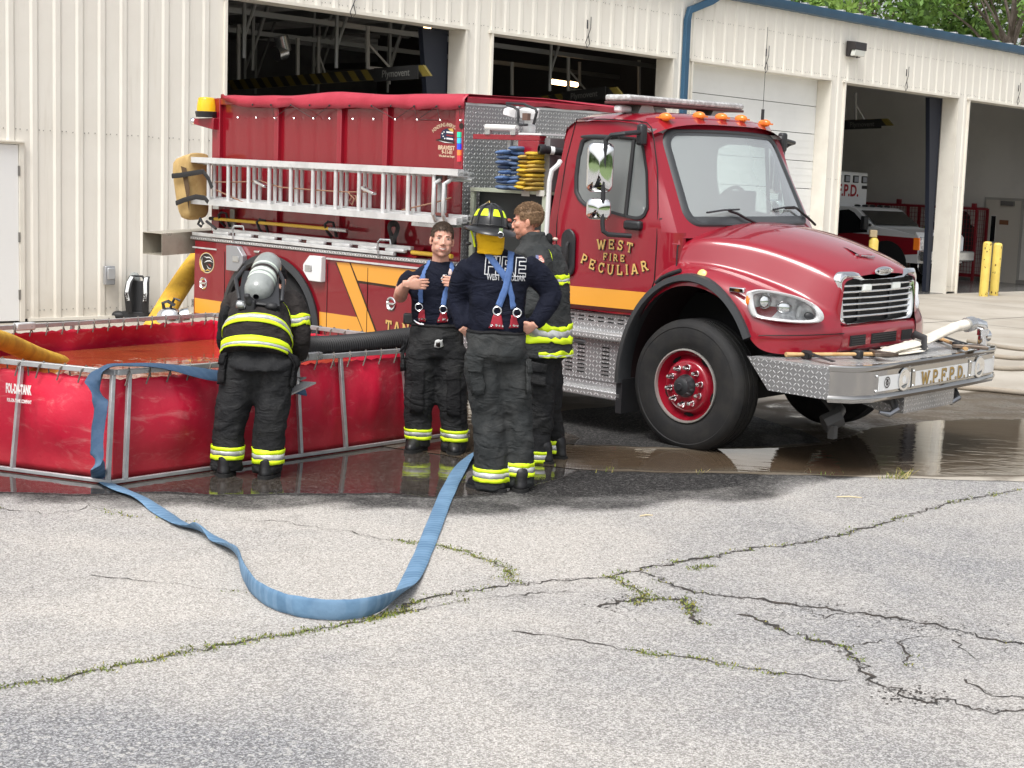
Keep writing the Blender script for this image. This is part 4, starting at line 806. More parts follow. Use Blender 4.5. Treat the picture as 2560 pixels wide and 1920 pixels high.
# roof, back wall, cab floor, dash
mb = MB(); rows = []
for x, dz in ((-1.52, -.16), (-1.50, -.06), (-1.42, 0), (-1.2, .012), (-.95, .01), (-.78, -.004), (-.70, -.03), (-.60, -.085)):
    rows.append([V((x+(.10*(1-(t) ** 2) if x > -.9 else 0), t*(.945+.02*(x < -.7)), 2.64+dz-.10*abs(t) ** 4)) for t in (-1+2*i/16 for i in range(17))])
mb.grid(rows); mb.build('cab_roof', red, trk, ang=60)
mb = MB(); mb.loft([[V((-1.615, y, z)) if z < 1.2 else V((-1.62+.115*(z-1.0)/1.5, y*cy(z)/1.04, z)) for y in (-1.04, -.5, .5, 1.04)] for z in (1., 1.7, 2.0, 2.5)], 0, False, False); mb.box(-1.55, -.5, -1.02, 1.02, 1.0, 1.05); mb.build('cab_back', red, trk)
intr = pm('cab_grey', (.16, .175, .18), .7); mb = MB(); mb.prism([(-.45, -.88, 1.3), (-.36, -.88, 1.64), (-.45, -.88, 1.72), (-.75, -.88, 1.60), (-.75, -.88, 1.3)], (0, 1.76, 0)); mb.ball((-.6, .45, 1.68), (.22, .36, .17), 16, 8); ds = mb.build('dashboard', intr, trk, bevel=.02)
mb = MB(); mb.tube([V((-.80+.06*math.sin(a), .45+.23*math.cos(a), 1.84+.2*math.sin(a))) for a in (6.283*i/28 for i in range(28))], .017, 8, loop=True); mb.rod((-.8, .45, 1.84), (-.6, .45, 1.7), .03); mb.rod((-.8, .23, 1.84), (-.8, .67, 1.84), .014); mb.build('steering_wheel', blk2, trk)
mb = MB(); mb.box(-.55, -.42, -.02, .30, 1.80, 2.02); mb.rod((-.48, .14, 1.7), (-.48, .14, 1.82), .03); mb.build('dash_screen', pm('screen_case', (.05, .053, .056), .5), trk, bevel=.012)
mb = MB()
for y in (-.55, .5): mb.prism([(-1.45, y-.25, 2.2), (-1.3, y-.25, 2.22), (-1.18, y-.25, 1.6), (-.85, y-.25, 1.55), (-.85, y-.25, 1.40), (-1.4, y-.25, 1.4)], (0, .5, 0)); mb.box(-1.43, -1.3, y-.13, y+.13, 2.2, 2.4)
mb.build('cab_seat', pm('seat_grey', (.05, .055, .058), .8), trk, bevel=.03)
mb = MB(); mb.box(-.50, -.30, -.82, -.42, 1.755, 1.79); mb.build('dash_papers', pm('paper_green', (.50, .68, .62), .7), trk, bevel=.01)
mb = MB(); mb.box(-1.50, -.62, -.94, .94, 2.47, 2.50); mb.box(-.7, -.62, -.8, -.3, 2.40, 2.48); mb.build('headliner', pm('headliner', (.30, .32, .32), .8), trk)
# windscreen: a curved patch; glass loop, rubber, painted surround
def wsp(t, b, d=0.):
    """t across -1..1, b up 0..1"""
    hw = 1.0-.10*b; x = -.135-.42*b-.145*abs(t) ** 2.2; z = 1.70+.855*b-.02*t*t*b
    return V((x+d*.9, t*hw, z+d*.4))
def rrect(t1, b0, b1, r, rb, n=8):
    P = []; 
    for cx, cb, a0 in ((t1-r, b1-rb, 0), (-t1+r, b1-rb, 90), (-t1+r, b0+rb, 180), (t1-r, b0+rb, 270)):
        P += [(cx+r*math.cos(R_(a0+90*i/n)), cb+rb*math.sin(R_(a0+90*i/n))) for i in range(n+1)]
    k = []
    for p, q in zip(P, P[1:]+P[:1]):
        m_ = max(1, int((abs(p[0]-q[0])*1.0+abs(p[1]-q[1])*.8)/.09)); k += [(p[0]+(q[0]-p[0])*i/m_, p[1]+(q[1]-p[1])*i/m_) for i in range(m_)]
    return k
lo = rrect(.875, .06, .935, .13, .15); ctr = (0, .5); ex_ = lambda f: [(p[0]*f, .5+(p[1]-.5)*f) for p in lo]
mb = MB(); n_ = len(lo)
def outer_loop():
    out = []
    for p in lo:
        d = (p[0], p[1]-.5); k = min((1.0/abs(d[0])) if abs(d[0]) > 1e-6 else 9, (.56/d[1] if d[1] > 1e-6 else 9), (-.56/d[1] if d[1] < -1e-6 else 9)); out.append((d[0]*k, .5+d[1]*k))
    return out
ol = outer_loop(); mb.loft([[wsp(*p) for p in ol], [wsp((p[0]+q[0])/2, (p[1]+q[1])/2, .004) for p, q in zip(ol, lo)], [wsp(*p, .006) for p in lo]], 0, False); fr_ = mb.build('windscreen_surround', red, trk, ang=60)
for sg in (-1, 1):
    mb = MB(); rows = []
    for k in range(13):
        b = -.12+1.16*k/12; p = wsp(sg, b); z = min(p.z, 2.55); q = V((sx(z), sg*cy(z), z)); rows.append([p, p.lerp(q, .35)+V((0, sg*.004, 0)), p.lerp(q, .7)+V((0, sg*.003, 0)), q])
    mb.grid(rows); mb.build('cab_pillar', red, trk, ang=70)
    mb = MB(); mb.grid([[V((-.41, sg*1.042, z)), V((-.33, sg*1.035, z)), V((-.245-.02*(z-1.3), sg*(1.022-.02*(z-1.3)), z)), V((-.24, sg*.93, z))] for z in (1.36, 1.45, 1.54, 1.69)]); mb.build('cowl_side', red, trk, ang=70)
mb = MB(); mb.loft([[wsp(*p, .004) for p in ex_(1.035)], [wsp(*p, .02) for p in ex_(1.02)], [wsp(*p, .02) for p in ex_(.97)], [wsp(*p, .008) for p in ex_(.95)]], 0, False); mb.build('windscreen_seal', pm('seal_grey', (.045, .048, .052), .5), fr_, ang=70)
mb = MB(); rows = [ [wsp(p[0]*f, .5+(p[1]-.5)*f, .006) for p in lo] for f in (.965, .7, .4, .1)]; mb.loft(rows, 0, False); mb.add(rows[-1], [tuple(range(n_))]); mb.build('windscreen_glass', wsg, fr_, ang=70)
mb = MB(); mb.loft([[wsp(*p, .0095) for p in ex_(.962)], [wsp(p[0]*.955, max(.5+(p[1]-.5)*.955, .135) if p[1] < .3 else .5+(p[1]-.5)*(.90 if p[1] > .8 else .955), .0095) for p in lo]], 0, False); mb.build('glass_border', pm('border_grey', (.07, .075, .08), .4), fr_)
for pts in ([(1898, 562), (1870, 547), (1846, 532), (1820, 530)], [(2040, 558), (2020, 545), (1990, 522), (1962, 519)]):
    w_ = MB(); P = []
    for u, w in pts:
        best = min((wsp(-1+2*i/60, j/40, .04) for i in range(61) for j in range(41)), key=lambda p: (lambda s_: (s_[0]-u) ** 2+(s_[1]-w) ** 2)((lambda d: (1280+F_PX*d.dot(CR)/d.dot(CF), 960-F_PX*d.dot(CU)/d.dot(CF)))(TRUCK_M @ p-EYE))); P.append(best)
    e = P[-1]; s0 = e+V((0, -.30 if u < 1900 else -.18, -.012)); s1 = e+V((0, .14, .012)); w_.tube(P, .011, 6); wo = w_.build('wiper_arm', blk, trk); MB().tube([s0, (s0+s1)/2+V((.01, 0, .008)), s1], .013, 6, flat=.6).build('wiper_blade', blk2, wo)
# roof lights, light bar, aerial
for y in (-.73, -.31, 0, .30, .70):
    mb = MB(); x = -.62-.06*y*y; z = 2.628-.10*abs(y) ** 4; mb.ball((x, y, z), (.060, .040, .034), 14, 8); mb.box(x-.066, x+.062, y-.043, y+.043, z-.014, z-.001); mb.build('marker_lamp', amber, trk)
lb = pm('bar_lens', (.82, .83, .82), .12, trans=.2, col2=(.48, .47, .46), vs=26, vlo=.3, vhi=.6)
mb = MB(); mb.box(-1.24, -.98, -.80, .86, 2.722, 2.775); l_ = mb.build('light_bar', lb, trk, bevel=.018)
mb = MB(); mb.box(-1.24, -.98, -.80, .86, 2.698, 2.720); mb.build('light_bar_base', pm('bar_base', (.10, .03, .03), .5), l_, bevel=.006)
for y in (-.5, .52): mb = MB(); mb.prism([(-1.2, y-.12, 2.63), (-1.2, y+.12, 2.63), (-1.2, y+.075, 2.70), (-1.2, y-.075, 2.70)], (.18, 0, 0)); mb.build('light_bar_foot', pm('foot_steel', (.4, .4, .38), .4, .6), l_)
for y in (-.68, -.2): mb = MB(); mb.box(-1.16, -1.08, y-.1, y+.06, 2.63, 2.69); mb.build('roof_horn', white, trk, bevel=.02)
mb = MB(); mb.rod((-.62, .62, 2.63), (-.62, .62, 2.72), .014, 8); mb.rod((-.62, .62, 2.72), (-.62, .62, 3.42), .0022, 6); mb.build('aerial', blk2, trk)
# mirrors
def mirror_arm(my):
    s_ = 1 if my else -1; Y = lambda p: V((p.x, s_*abs(p.y), p.z)); y = -1.28
    A = [TY(1605, 330, -1.03), TY(1560, 334, y+.05), TY(1528, 338, y), TY(1515, 350, y), TY(1512, 400, y), TY(1508, 470, y), TY(1506, 560, y), TY(1508, 578, y), TY(1520, 586, y+.03), TY(1578, 590, -1.1)]
    mb = MB(); mb.tube([Y(p) for p in A], .019, 8); o = mb.build('mirror_arm', blk2, trk)
    mb = MB(); c = TY(1607, 337, -1.01); mb.box(c.x-.035, c.x+.03, min(s_*.98, s_*1.06), max(s_*.98, s_*1.06), c.z-.085, c.z+.085); c = TY(1585, 575, -1.05); mb.box(c.x-.09, c.x+.08, min(s_*1.02, s_*1.09), max(s_*1.02, s_*1.09), c.z, c.z+.075); c = TY(1500, 343, y+.06); mb.ball(Y(c), (.22, .05, .022), 14, 6); mb.build('mirror_bracket', blk2, o, bevel=.02)
    for (u0, w0, u1, w1), nm in (((1471, 356, 1526, 482), 'mirror_head'), ((1468, 494, 1522, 552), 'convex_mirror')):
        a, b = TY(u0, w0, y-.01), TY(u1, w1, y-.01); cx, cz, hx, hz = (a.x+b.x)/2, (a.z+b.z)/2, (b.x-a.x)/2, (a.z-b.z)/2
        L = []
        for cx_, cz_, a0 in ((1, 1, 0), (-1, 1, 90), (-1, -1, 180), (1, -1, 270)):
            r = .055; L += [(cx_*(hx-r)+r*math.cos(R_(a0+15*i)), cz_*(hz-r)+r*math.sin(R_(a0+15*i))) for i in range(7)]
        M3 = Mx.Rotation(R_(-33)*s_, 3, 'Z'); q = lambda f, d: [Y(V((cx, y+.0, cz)))+M3 @ V(((p[0]*min(1, f*1.02)+(hx*p[0]/math.hypot(p[0], p[1]*hx/hz)-p[0])*(1-f)*.9)*f*.86, s_*d, (p[1]+(hz*p[1]/math.hypot(p[0]*hz/hx, p[1])-p[1])*(1-f)*.9)*f)) for p in L]
        mb = MB(); mb.loft([q(.8, -.06), q(.97, -.04), q(1., 0), q(.98, .012), q(.92, .022), q(.82, .031), q(.66, .04), q(.46, .047), q(.25, .051), q(.02, .0525)], 0, True); mh_ = mb.build(nm, chrome, o, ang=70)
mirror_arm(False); mirror_arm(True)
# door handle, grab rail, door lettering, door stripe
yd = -1.047
mb = MB(); c = TY(1423, 632, yd); L = [(c.x+.085*math.cos(a)*(1 if abs(math.cos(a)) < .9 else 1), c.z+.20*math.sin(a)) for a in (6.283*i/28 for i in range(28))]; L = [(c.x+max(-.075, min(.075, (x-c.x)*1.25)), c.z+(z-c.z)*1.0) for x, z in L]
mb.prism([V((x, yd-.004, z)) for x, z in L], (0, -.022, 0)); dh = mb.build('door_handle', blk2, trk, bevel=.01); mb = MB(); mb.tube([(c.x+.01, yd-.03, c.z-.13), (c.x+.01, yd-.055, c.z-.08), (c.x+.01, yd-.055, c.z+.06), (c.x+.005, yd-.03, c.z+.09)], .017, 8, flat=.6); mb.build('handle_grip', blk, dh); mb = MB(); mb.lathe([(.012, 0), (.012, .008)], (c.x, yd-.024, c.z+.14), (0, -1, 0), 12); mb.build('lock_barrel', chrome, dh)
mb = MB(); mb.tube([TY(1400, 404, -1.07), TY(1396, 412, -1.12), TY(1380, 426, -1.15), TY(1374, 452, -1.15), TY(1370, 520, -1.15), TY(1366, 590, -1.14), TY(1364, 604, -1.06)], .021, 8); mb.build('grab_rail', pm('rail_white', (.76, .77, .77), .3), trk)
mb = MB(); q = [TY(u, w, yd) for u, w in ((1402, 712), (1618, 731.5), (1607, 747), (1585, 775), (1402, 757))]; mb.add(q, [tuple(range(len(q)))]); mb.build('door_stripe', gold, trk)
mb = MB(); q = [TY(u, w, yd) for u, w in ((1402, 757.5), (1585, 775.5), (1581, 782), (1402, 767))]; mb.add(q, [tuple(range(len(q)))]); mb.build('stripe_shadow', brown, trk)
mgl = pm('letter_gold', (.72, .47, .15), .35, .1, coat=.3); mgs = pm('letter_shadow', (.02, .012, .01), .5)
def lettering(spec, h, y, name, parent=trk, squeeze=.86):
    for off, mt, dx, nm in ((0., mgs, .009, name+'_shadow'), (.0012, mgl, 0, name)):
        mb = MB()
        for ch, u, w, rot in spec:
            c = TY(u, w, y); Mf = Mx.Translation(V((c.x+dx, y-off-.0005, c.z-dx*.7))) @ Mx(((1, 0, 0, 0), (0, 0, -1, 0), (0, 1, 0, 0), (0, 0, 0, 1))) @ Mx.Rotation(R_(rot), 4, 'Z') @ Mx.Diagonal((squeeze, 1, 1, 1)); slab_text(mb, ch, h, Mf, 0, .19)
        mb.build(name, mt, parent)
lettering([('W', 1503, 611, 2), ('E', 1528.5, 610.5, 1), ('S', 1551, 613, -3), ('T', 1574, 618.5, -7)], .081, yd, 'west_lettering')
lettering([('F', 1513, 641, 0), ('I', 1526, 642.5, 0), ('R', 1539, 644, 0), ('E', 1556, 645.5, 0)], .058, yd, 'fire_lettering')
lettering([('P', 1461, 648, -18), ('E', 1480.5, 660.5, -13), ('C', 1503, 669, -7), ('U', 1526, 673.5, -2), ('L', 1549, 675, 2), ('I', 1567, 674, 6), ('A', 1586, 672.5, 10), ('R', 1611, 664.5, 16)], .083, yd, 'peculiar_lettering')
# ---- steps and tool box under the cab door
xs0, xs1 = -1.62, -.64
mb = MB(); mb.box(xs0, xs1, -1.10, -.7, .44, .82); mb.build('step_box', dia, trk, bevel=.006)
mb = MB(); mb.box(xs0, xs1+.02, -1.02, -.7, .83, .99); mb.build('upper_riser', dia, trk, bevel=.006)
mb = MB(); mb.box(xs0, xs1+.03, -1.16, -.75, .785, .845); mb.build('upper_step', dia2, trk, bevel=.012)
mb = MB(); mb.box(xs0, xs1+.03, -1.20, -.75, .315, .385); mb.build('lower_step', dia2, trk, bevel=.012)
mb = MB(); mb.box(xs0, xs1, -1.09, -.7, .386, .45); mb.build('step_riser', dia, trk)
slot = pm('slot_black', (.006, .006, .006), .9); mb = MB()
for k in range(9):
    for z in (.915, .945): x = xs0+.07+k*.105; mb.box(x, x+.06, -1.0235, -1.0195, z, z+.010)
for k in range(5):
    for j in range(8):
        if k != 3: x = xs0+.2+k*.13; z = .49+j*.032; mb.box(x, x+.075, -1.1035, -1.0995, z, z+.010)
mb.build('vent_slots', slot, trk)
mb = MB(); mb.ball((-1.15, -1.10, .745), (.07, .012, .022), 14, 8); mb.build('box_latch', pm('latch_grey', (.2, .2, .21), .4, .6), trk)
# ---- front bumper
BX = 1.5; ZB0, ZB1 = .59, .83
def bpl(inset): return [(.63, -1.235+inset), (1.31, -1.225+inset), (1.44, -1.12+inset), (BX-inset, -.96), (BX+.015-inset, -.5), (BX+.02-inset, 0), (BX+.015-inset, .5), (BX-inset, .96), (1.44, 1.12-inset), (1.31, 1.225-inset), (.63, 1.235-inset)]
mb = MB(); q = bpl(.02); mb.prism([V((x, y, ZB1-.02)) for x, y in q], (0, 0, .018)); mb.build('bumper_deck', dia2, trk)
for s_ in (-1, 1): mb = MB(); mb.prism([V((x, s_*1.215, z)) for x, z in ((.60, ZB1-.002), (1.31, ZB1-.022), (1.31, ZB0+.0), (.80, ZB0+.005))], (0, s_*.02, 0)); mb.build('bumper_wing', dia, trk)
mb = MB(); fp = bpl(0.)[1:-1]; rg = []
for x, y in fp:
    o_ = V((x, y, 0)); nrm = V((1, 0, 0)) if abs(y) < 1 else (V((.6, math.copysign(.8, y), 0)) if abs(y) < 1.2 else V((0, math.copysign(1, y), 0)))
    rg.append([o_+nrm*d+V((0, 0, z)) for d, z in ((-.03, ZB1+.012), (.012, ZB1+.014), (.022, ZB1), (.012, ZB1-.03), (.004, ZB1-.035), (.004, ZB0+.035), (.014, ZB0+.03), (.026, ZB0+.008), (.014, ZB0-.018), (-.03, ZB0-.016))])
mb.loft(rg, 0, False, False); bmp = mb.build('bumper_face', pm('bumper_chrome', (.46, .45, .435), .1, 1., rvar=.05), trk, ang=50)
def bface(y): return BX+.0245-.02*(y/.96) ** 2
for y0, y1 in ((-.875, -.43), (-.36, .50), (.57, 1.04)):
    mb = MB(); n_ = 6; mb.loft([[V((bface(y)-.002-(.05 if abs(y) > 1 else 0), y, ZB0+.055)), V((bface(y)+.004-(.02 if abs(y) > 1 else 0), y, ZB0+.055)), V((bface(y)+.004-(.02 if abs(y) > 1 else 0), y, ZB1-.075)), V((bface(y)-.002-(.05 if abs(y) > 1 else 0), y, ZB1-.075))] for y in (y0+(y1-y0)*i/n_ for i in range(n_+1))]); mb.build('bumper_plate', white, bmp)
mb = MB()
for y in (-.385, .535):
    mb.box(bface(y)+.001, bface(y)+.006, y-.025, y+.025, ZB0+.045, ZB1-.05)
mb.build('plate_divider', steel, bmp)
mb = MB()
for y in (-.91, -.39, .54, 1.03):
    for z in (ZB0+.06, ZB1-.07): mb.ball((bface(y)+.004-(.03 if y > 1 else 0), y, z), .013, 8, 6)
mb.build('plate_screws', chrome, bmp)
for off, mt, dx in ((.0052, mgs, .008), (.0068, pm('bumper_gold', (.40, .25, .05), .35, .2, coat=.3), 0)):
    mb = MB(); slab_text(mb, 'W.P.F.P.D.', .098, frame((bface(0)+off, .085+dx, (ZB0+ZB1)/2-.012-dx*.6), (0, 1, 0), (0, 0, 1)), 0, .2, .1); mb.build('bumper_lettering', mt, bmp)
for y in (-.53, .70):
    mb = MB(); mb.lathe([(.084, .0), (.087, .004), (.080, .007), (.06, .002), (.03, -.002), (0, -.003)], (bface(y)+.006, y, .707), (1, 0, 0), 28); mb.build('siren_speaker', chrome, bmp, ang=60)
mb = MB(); c = V((bface(-.76)+.0055, -.765, .705)); mb.lathe([(.034, 0), (.042, .001), (.042, 0)], c, (1, 0, 0), 24); em = mb.build('bumper_emblem', mgs, bmp)
mb = MB(); mb.box(c.x, c.x+.0012, c.y-.004, c.y+.004, c.z-.026, c.z+.028)
for k in (-1, 1): mb.tube([c+V((.001, k*.004, -.022)), c+V((.001, k*.02, -.005)), c+V((.001, k*.008, .012)), c+V((.001, k*.018, .026))], .003, 4, flat=.2)
mb.build('emblem_figure', mgs, em)
mb = MB(); mb.prism([V((x, -.40, z)) for x, z in ((.95, .575), (1.47, .575), (1.47, .43), (1.28, .42), (.95, .50))], (0, .80, 0)); mb.build('winch_box', dia, trk)
for y in (-.48, .50): mb = MB(); mb.tube([(1.3, y, .55), (1.42, y, .52), (1.47, y-.03, .47), (1.45, y-.1, .44), (1.40, y-.16, .455)], [.03, .032, .03, .024, .012], 8); mb.build('tow_hook', pm('hook_steel', (.30, .31, .33), .3, .8), trk)
mb = MB(); c = V((1.40, .97, ZB1)); mb.lathe([(.075, 0), (.075, .012), (.04, .02), (.038, .10), (.05, .105), (.05, .15), (.036, .16)], c, (0, 0, 1), 20); mb.tube([c+V((0, 0, .15)), c+V((0, -.015, .185)), c+V((-.03, -.05, .20)), c+V((-.06, -.12, .195))], [.04, .045, .045, .04], 14); mb.lathe([(.04, 0), (.052, .004), (.052, .05), (.04, .054)], c+V((-.0, .0, .10)), (.3, .9, 0), 14); mb.build('bumper_outlet', chrome, trk, ang=50)
# ---------------------------------------------------------------- tank body, compartments, hose bay
X0, X1, YT, ZT = -6.22, -2.61, 1.05, 2.72
mb = MB(); mb.box(X0, X1, -YT+.03, YT-.03, 1.22, ZT); mb.build('tank', red2, trk)
mb = MB()
for a, b in ((X0-.02, X0+.11), (-5.23, -5.165), (-4.29, -4.225), (-3.65, -3.585), (X1-.10, X1+.0)): mb.box(a, b, -YT-.012, -YT+.06, 1.22, ZT-.004)
mb.box(X0-.018, X1-.002, -YT-.006, -YT+.05, ZT-.07, ZT-.006); mb.build('tank_frame', red, trk, bevel=.006)
mb = MB(); mb.box(X1+.002, X1+.012, -YT-.0, YT-.0, .6, ZT-.03); mb.build('front_plate', dia, trk)
mb = MB(); mb.box(X1+.004, X1+.016, -YT, YT, ZT-.05, ZT-.03); mb.build('plate_trim', alu_w, trk)
# tarpaulin over the tank, laced down
tarp = pm('tarp_red', (.42, .03, .055), .5, col2=(.36, .02, .04), vs=4, bump=.004, bs=9)
mb = MB(); rows = []; NX = 90; rr = random.Random(4)
for i in range(NX+1):
    x = -6.06+(X1+.03+6.06)*i/NX; s_ = i/NX; nz_ = lambda k: mnoise.noise(V((x*2.1, k, 3)))
    fl_ = 2.628+.018*nz_(1)+(.075 if s_ < .02 else .075*math.exp(-s_*20))-.012*math.sin(x*13) * .5; bl = -.012*abs(math.sin(x*9.5))
    hmp = .03*math.exp(-((x+4.35)/.35) ** 2)+.025*s_+.014*nz_(2)
    rows.append([V((x, -YT-.03+bl, fl_)), V((x, -YT-.04+.012*nz_(4), fl_+.05)), V((x, -YT-.035, ZT+.0)), V((x, -YT+.02, ZT+.022+hmp)), V((x, -.6, ZT+.03+hmp*.8+.01*nz_(5))), V((x, 0, ZT+.05+.02*nz_(6))), V((x, .6, ZT+.03)), V((x, YT-.02, ZT+.02)), V((x, YT+.035, ZT-.02)), V((x, YT+.03, ZT-.1))])
mb.grid(rows); fr2 = [V((X1+.05, -YT-.03, ZT-.035)), V((X1+.05, -YT-.01, ZT+.02))]
tp = mb.build('tarpaulin', tarp, trk, ang=60, mods=[lambda o: setattr(o.modifiers.new('t', 'SOLIDIFY'), 'thickness', .004)])
mb = MB(); mb.grid([[V((X1+.026, y, ZT-.012-.02*abs(math.sin(y*5)))), V((X1+.034, y, ZT+.015)), V((X1-.02, y, ZT+.04+.02*(1-abs(y))))] for y in (-YT+2*YT*i/24 for i in range(25))]); mb.build('tarp_front', tarp, tp)
hk = [500+k*.31646 for k in (305, 450, 597, 748, 903, 1030, 1213, 1378, 1548, 1722, 1903, 2063)]; ey = [500+k*.31646 for k in (415, 560, 717, 866, 1022, 1180, 1355, 1507, 1692, 1870, 2050)]
mbh, mbe, mbc = MB(), MB(), MB(); H = []; E_ = []
for u in hk: p = TY(u, 293+(u-500)*.012, -YT-.02); H.append(V((p.x, -YT-.02, p.z))); mbh.ball(H[-1], (.012, .02, .012), 8, 6)
for u in ey: p = TY(u, 255, -YT-.05); E_.append(V((p.x, -YT-.05, 2.652))); mbe.ball(E_[-1], (.011, .008, .011), 8, 6)
for e, hs_ in ((0, (None,)), (1, (2,)), (2, (2, 4)), (4, (4,)), (6, (8,)), (8, (8, 9)), (10, (11,)), (9, (9, 10))):
    for h in hs_:
        if h is not None: mbc.rod(E_[e], H[h]+V((0, -.012, 0)), .0035, 4)
mbc.rod(H[9], H[10], .0035, 4); mbh.build('tarp_hooks', chrome, trk); mbe.build('tarp_eyelets', blk, tp); mbc.build('tarp_cord', pm('cord_brown', (.05, .02, .02), .7), tp)
# lower body
YL = -1.22; mb = MB()
arcp = [(-5.05+.70*math.cos(R_(a)), .48+.655*math.sin(R_(a))) for a in range(0, 181, 12)]
side = [(-6.32, .48)]+[(x, z) for x, z in reversed(arcp)]+[(-2.55, .48), (-2.55, 1.255), (-6.30, 1.255)]
mb.prism([V((x, YL, z)) for x, z in side], (0, .16, 0)); lb_ = mb.build('lower_body', red2, trk)
mb = MB(); mb.box(-6.32, -5.78, YL+.17, .95, .5, 1.24); mb.box(-4.33, -2.56, YL+.17, .95, .5, 1.24); mb.build('body_core', dark, trk)
mb = MB(); mb.box(-6.33, -2.53, 1.06, 1.22, .5, 1.25); mb.build('far_body', red2, trk)
mb = MB(); mb.loft([[V((x, YL+.02, z)), V((x, -.6, z))] for x, z in arcp], 0, False, False); mb.build('rear_wheel_house', MATS['wheelhouse_dark'], trk)
mb = MB(); rg = []
for a in range(-2, 183, 6):
    c, s_ = math.cos(R_(a)), math.sin(R_(a)); q = lambda r, y: V((-5.05+r*c, y, .48+(r-.045)*s_)); rg.append([q(.70, YL+.04), q(.75, YL+.0), q(.76, YL-.03), q(.70, YL-.05), q(.68, YL-.03)])
mb.loft(rg); mb.build('rear_flare', MATS['flare_black'], trk)
mb = MB(); mb.box(-6.37, -2.53, YL-.012, -YT+.01, 1.262, 1.295); mb.build('running_board', dia2, trk, bevel=.004)
mb = MB(); mb.box(-6.34, -5.93, YL-.006, YL-.001, 1.175, 1.19); mb.box(-4.2, -2.58, YL-.022, YL-.001, 1.208, 1.224); mb.build('drip_rail', alu_w, trk)
dseam = MATS['gap_dark']; mb = MB()
for x in (-5.795, -4.20, -3.63, -3.52 if False else -3.63, -2.62): mb.box(x-.004, x+.004, YL-.0035, YL-.0005, .5, 1.17)
mb.build('compartment_gap', dseam, trk)
# gold stripes (their corners read off the photograph onto the flat body side)
for i, q in enumerate([[(489, 746), (564, 745), (564, 780), (489, 784)], [(798, 779), (892, 792.5), (909, 835), (799, 820)], [(841, 655), (873.5, 657), (942.5, 841), (911, 836)], [(877, 657.5), (1160, 688), (1160, 740), (894, 701)], [(909, 795), (895, 793)]]):
    if len(q) < 4: continue
    if i == 0:
        p = TY(489, 746, YL), TY(564, 745, YL); pts = [V((-6.30, YL-.002, .655)), V((-5.80, YL-.002, .655)), V((-5.80, YL-.002, .50)), V((-6.30, YL-.002, .50))]
    else: pts = [TY(u, w, YL-.0015-.0006*i) for u, w in q]
    mb = MB(); mb.add(pts, [tuple(range(len(pts)))]); mb.build('gold_stripe', gold, trk)
for q in ([(894, 701.5), (1160, 740.5), (1160, 746), (896, 707.5)], [(873.8, 657), (877, 657.2), (945, 836), (942.6, 841)], [(841, 657), (911, 836), (908, 835), (838.5, 657)]):
    mb = MB(); mb.add([TY(u, w, YL-.0008) for u, w in q], [(0, 1, 2, 3)]); mb.build('stripe_shadow', pm('stripe_umber', (.035, .018, .008), .5), trk)
lettering([('T', 971.5, 815, -2), ('A', 992, 819, -2), ('N', 1014, 823, -2), ('K', 1036, 827, -2), ('E', 1057, 831, -2), ('R', 1079, 835, -2)], .105, YL-.003, 'tanker_lettering')
# ring latches
for u, w in ((509, 708), (978.5, 759.5)):
    p = TY(u, w, YL); c = V((p.x, YL, p.z)); mb = MB(); mb.lathe([(.062, 0), (.064, -.008), (.056, -.012), (.05, -.003), (.03, .002), (0, .004)], c, (0, 1, 0), 24); lt = mb.build('ring_latch', chrome, trk, ang=50)
    mb = MB(); mb.box(c.x-.052, c.x+.052, c.y-.018, c.y-.004, c.z-.008, c.z+.012); mb.build('latch_bar', chrome, lt, bevel=.003)
# two chamfered fuel and fill doors on small boxes
for (ua, wa, ub, wb), s_, mt in (((565, 613, 606, 678), 1, pm('fill_grey', (.33, .34, .36), .35, .3, coat=.3)), ((757.5, 637, 802, 703), -1, white)):
    a, b = TY(ua, wa, YL-.06), TY(ub, wb, YL-.06); x0, x1, z1, z0 = a.x, b.x, a.z, b.z-.01; c = .09
    P = [(x0, z0), (x1-c, z0), (x1, z0+c), (x1, z1-c), (x1-c, z1), (x0, z1)] if s_ > 0 else [(x0+c, z0), (x1, z0), (x1, z1), (x0+c, z1), (x0, z1-c), (x0, z0+c)]
    mb = MB(); mb.prism([V((x, YL, z)) for x, z in P], (0, -.06, 0)); o = mb.build('fill_door', mt, trk, bevel=.006)
    cx, cz = (x0+x1)/2+(.03 if s_ > 0 else -.05), (z0+z1)/2; mb = MB(); mb.box(cx-.05, cx+.05, YL-.067, YL-.0605, cz-.03, cz+.03); mb.build('fill_latch', alu, o, bevel=.003)
c = TY(644, 629, YL); mb = MB(); mb.box(c.x-.04, c.x+.045, YL-.02, YL, c.z-.012, c.z+.012); mb.build('clearance_lamp', chrome, trk, bevel=.005)
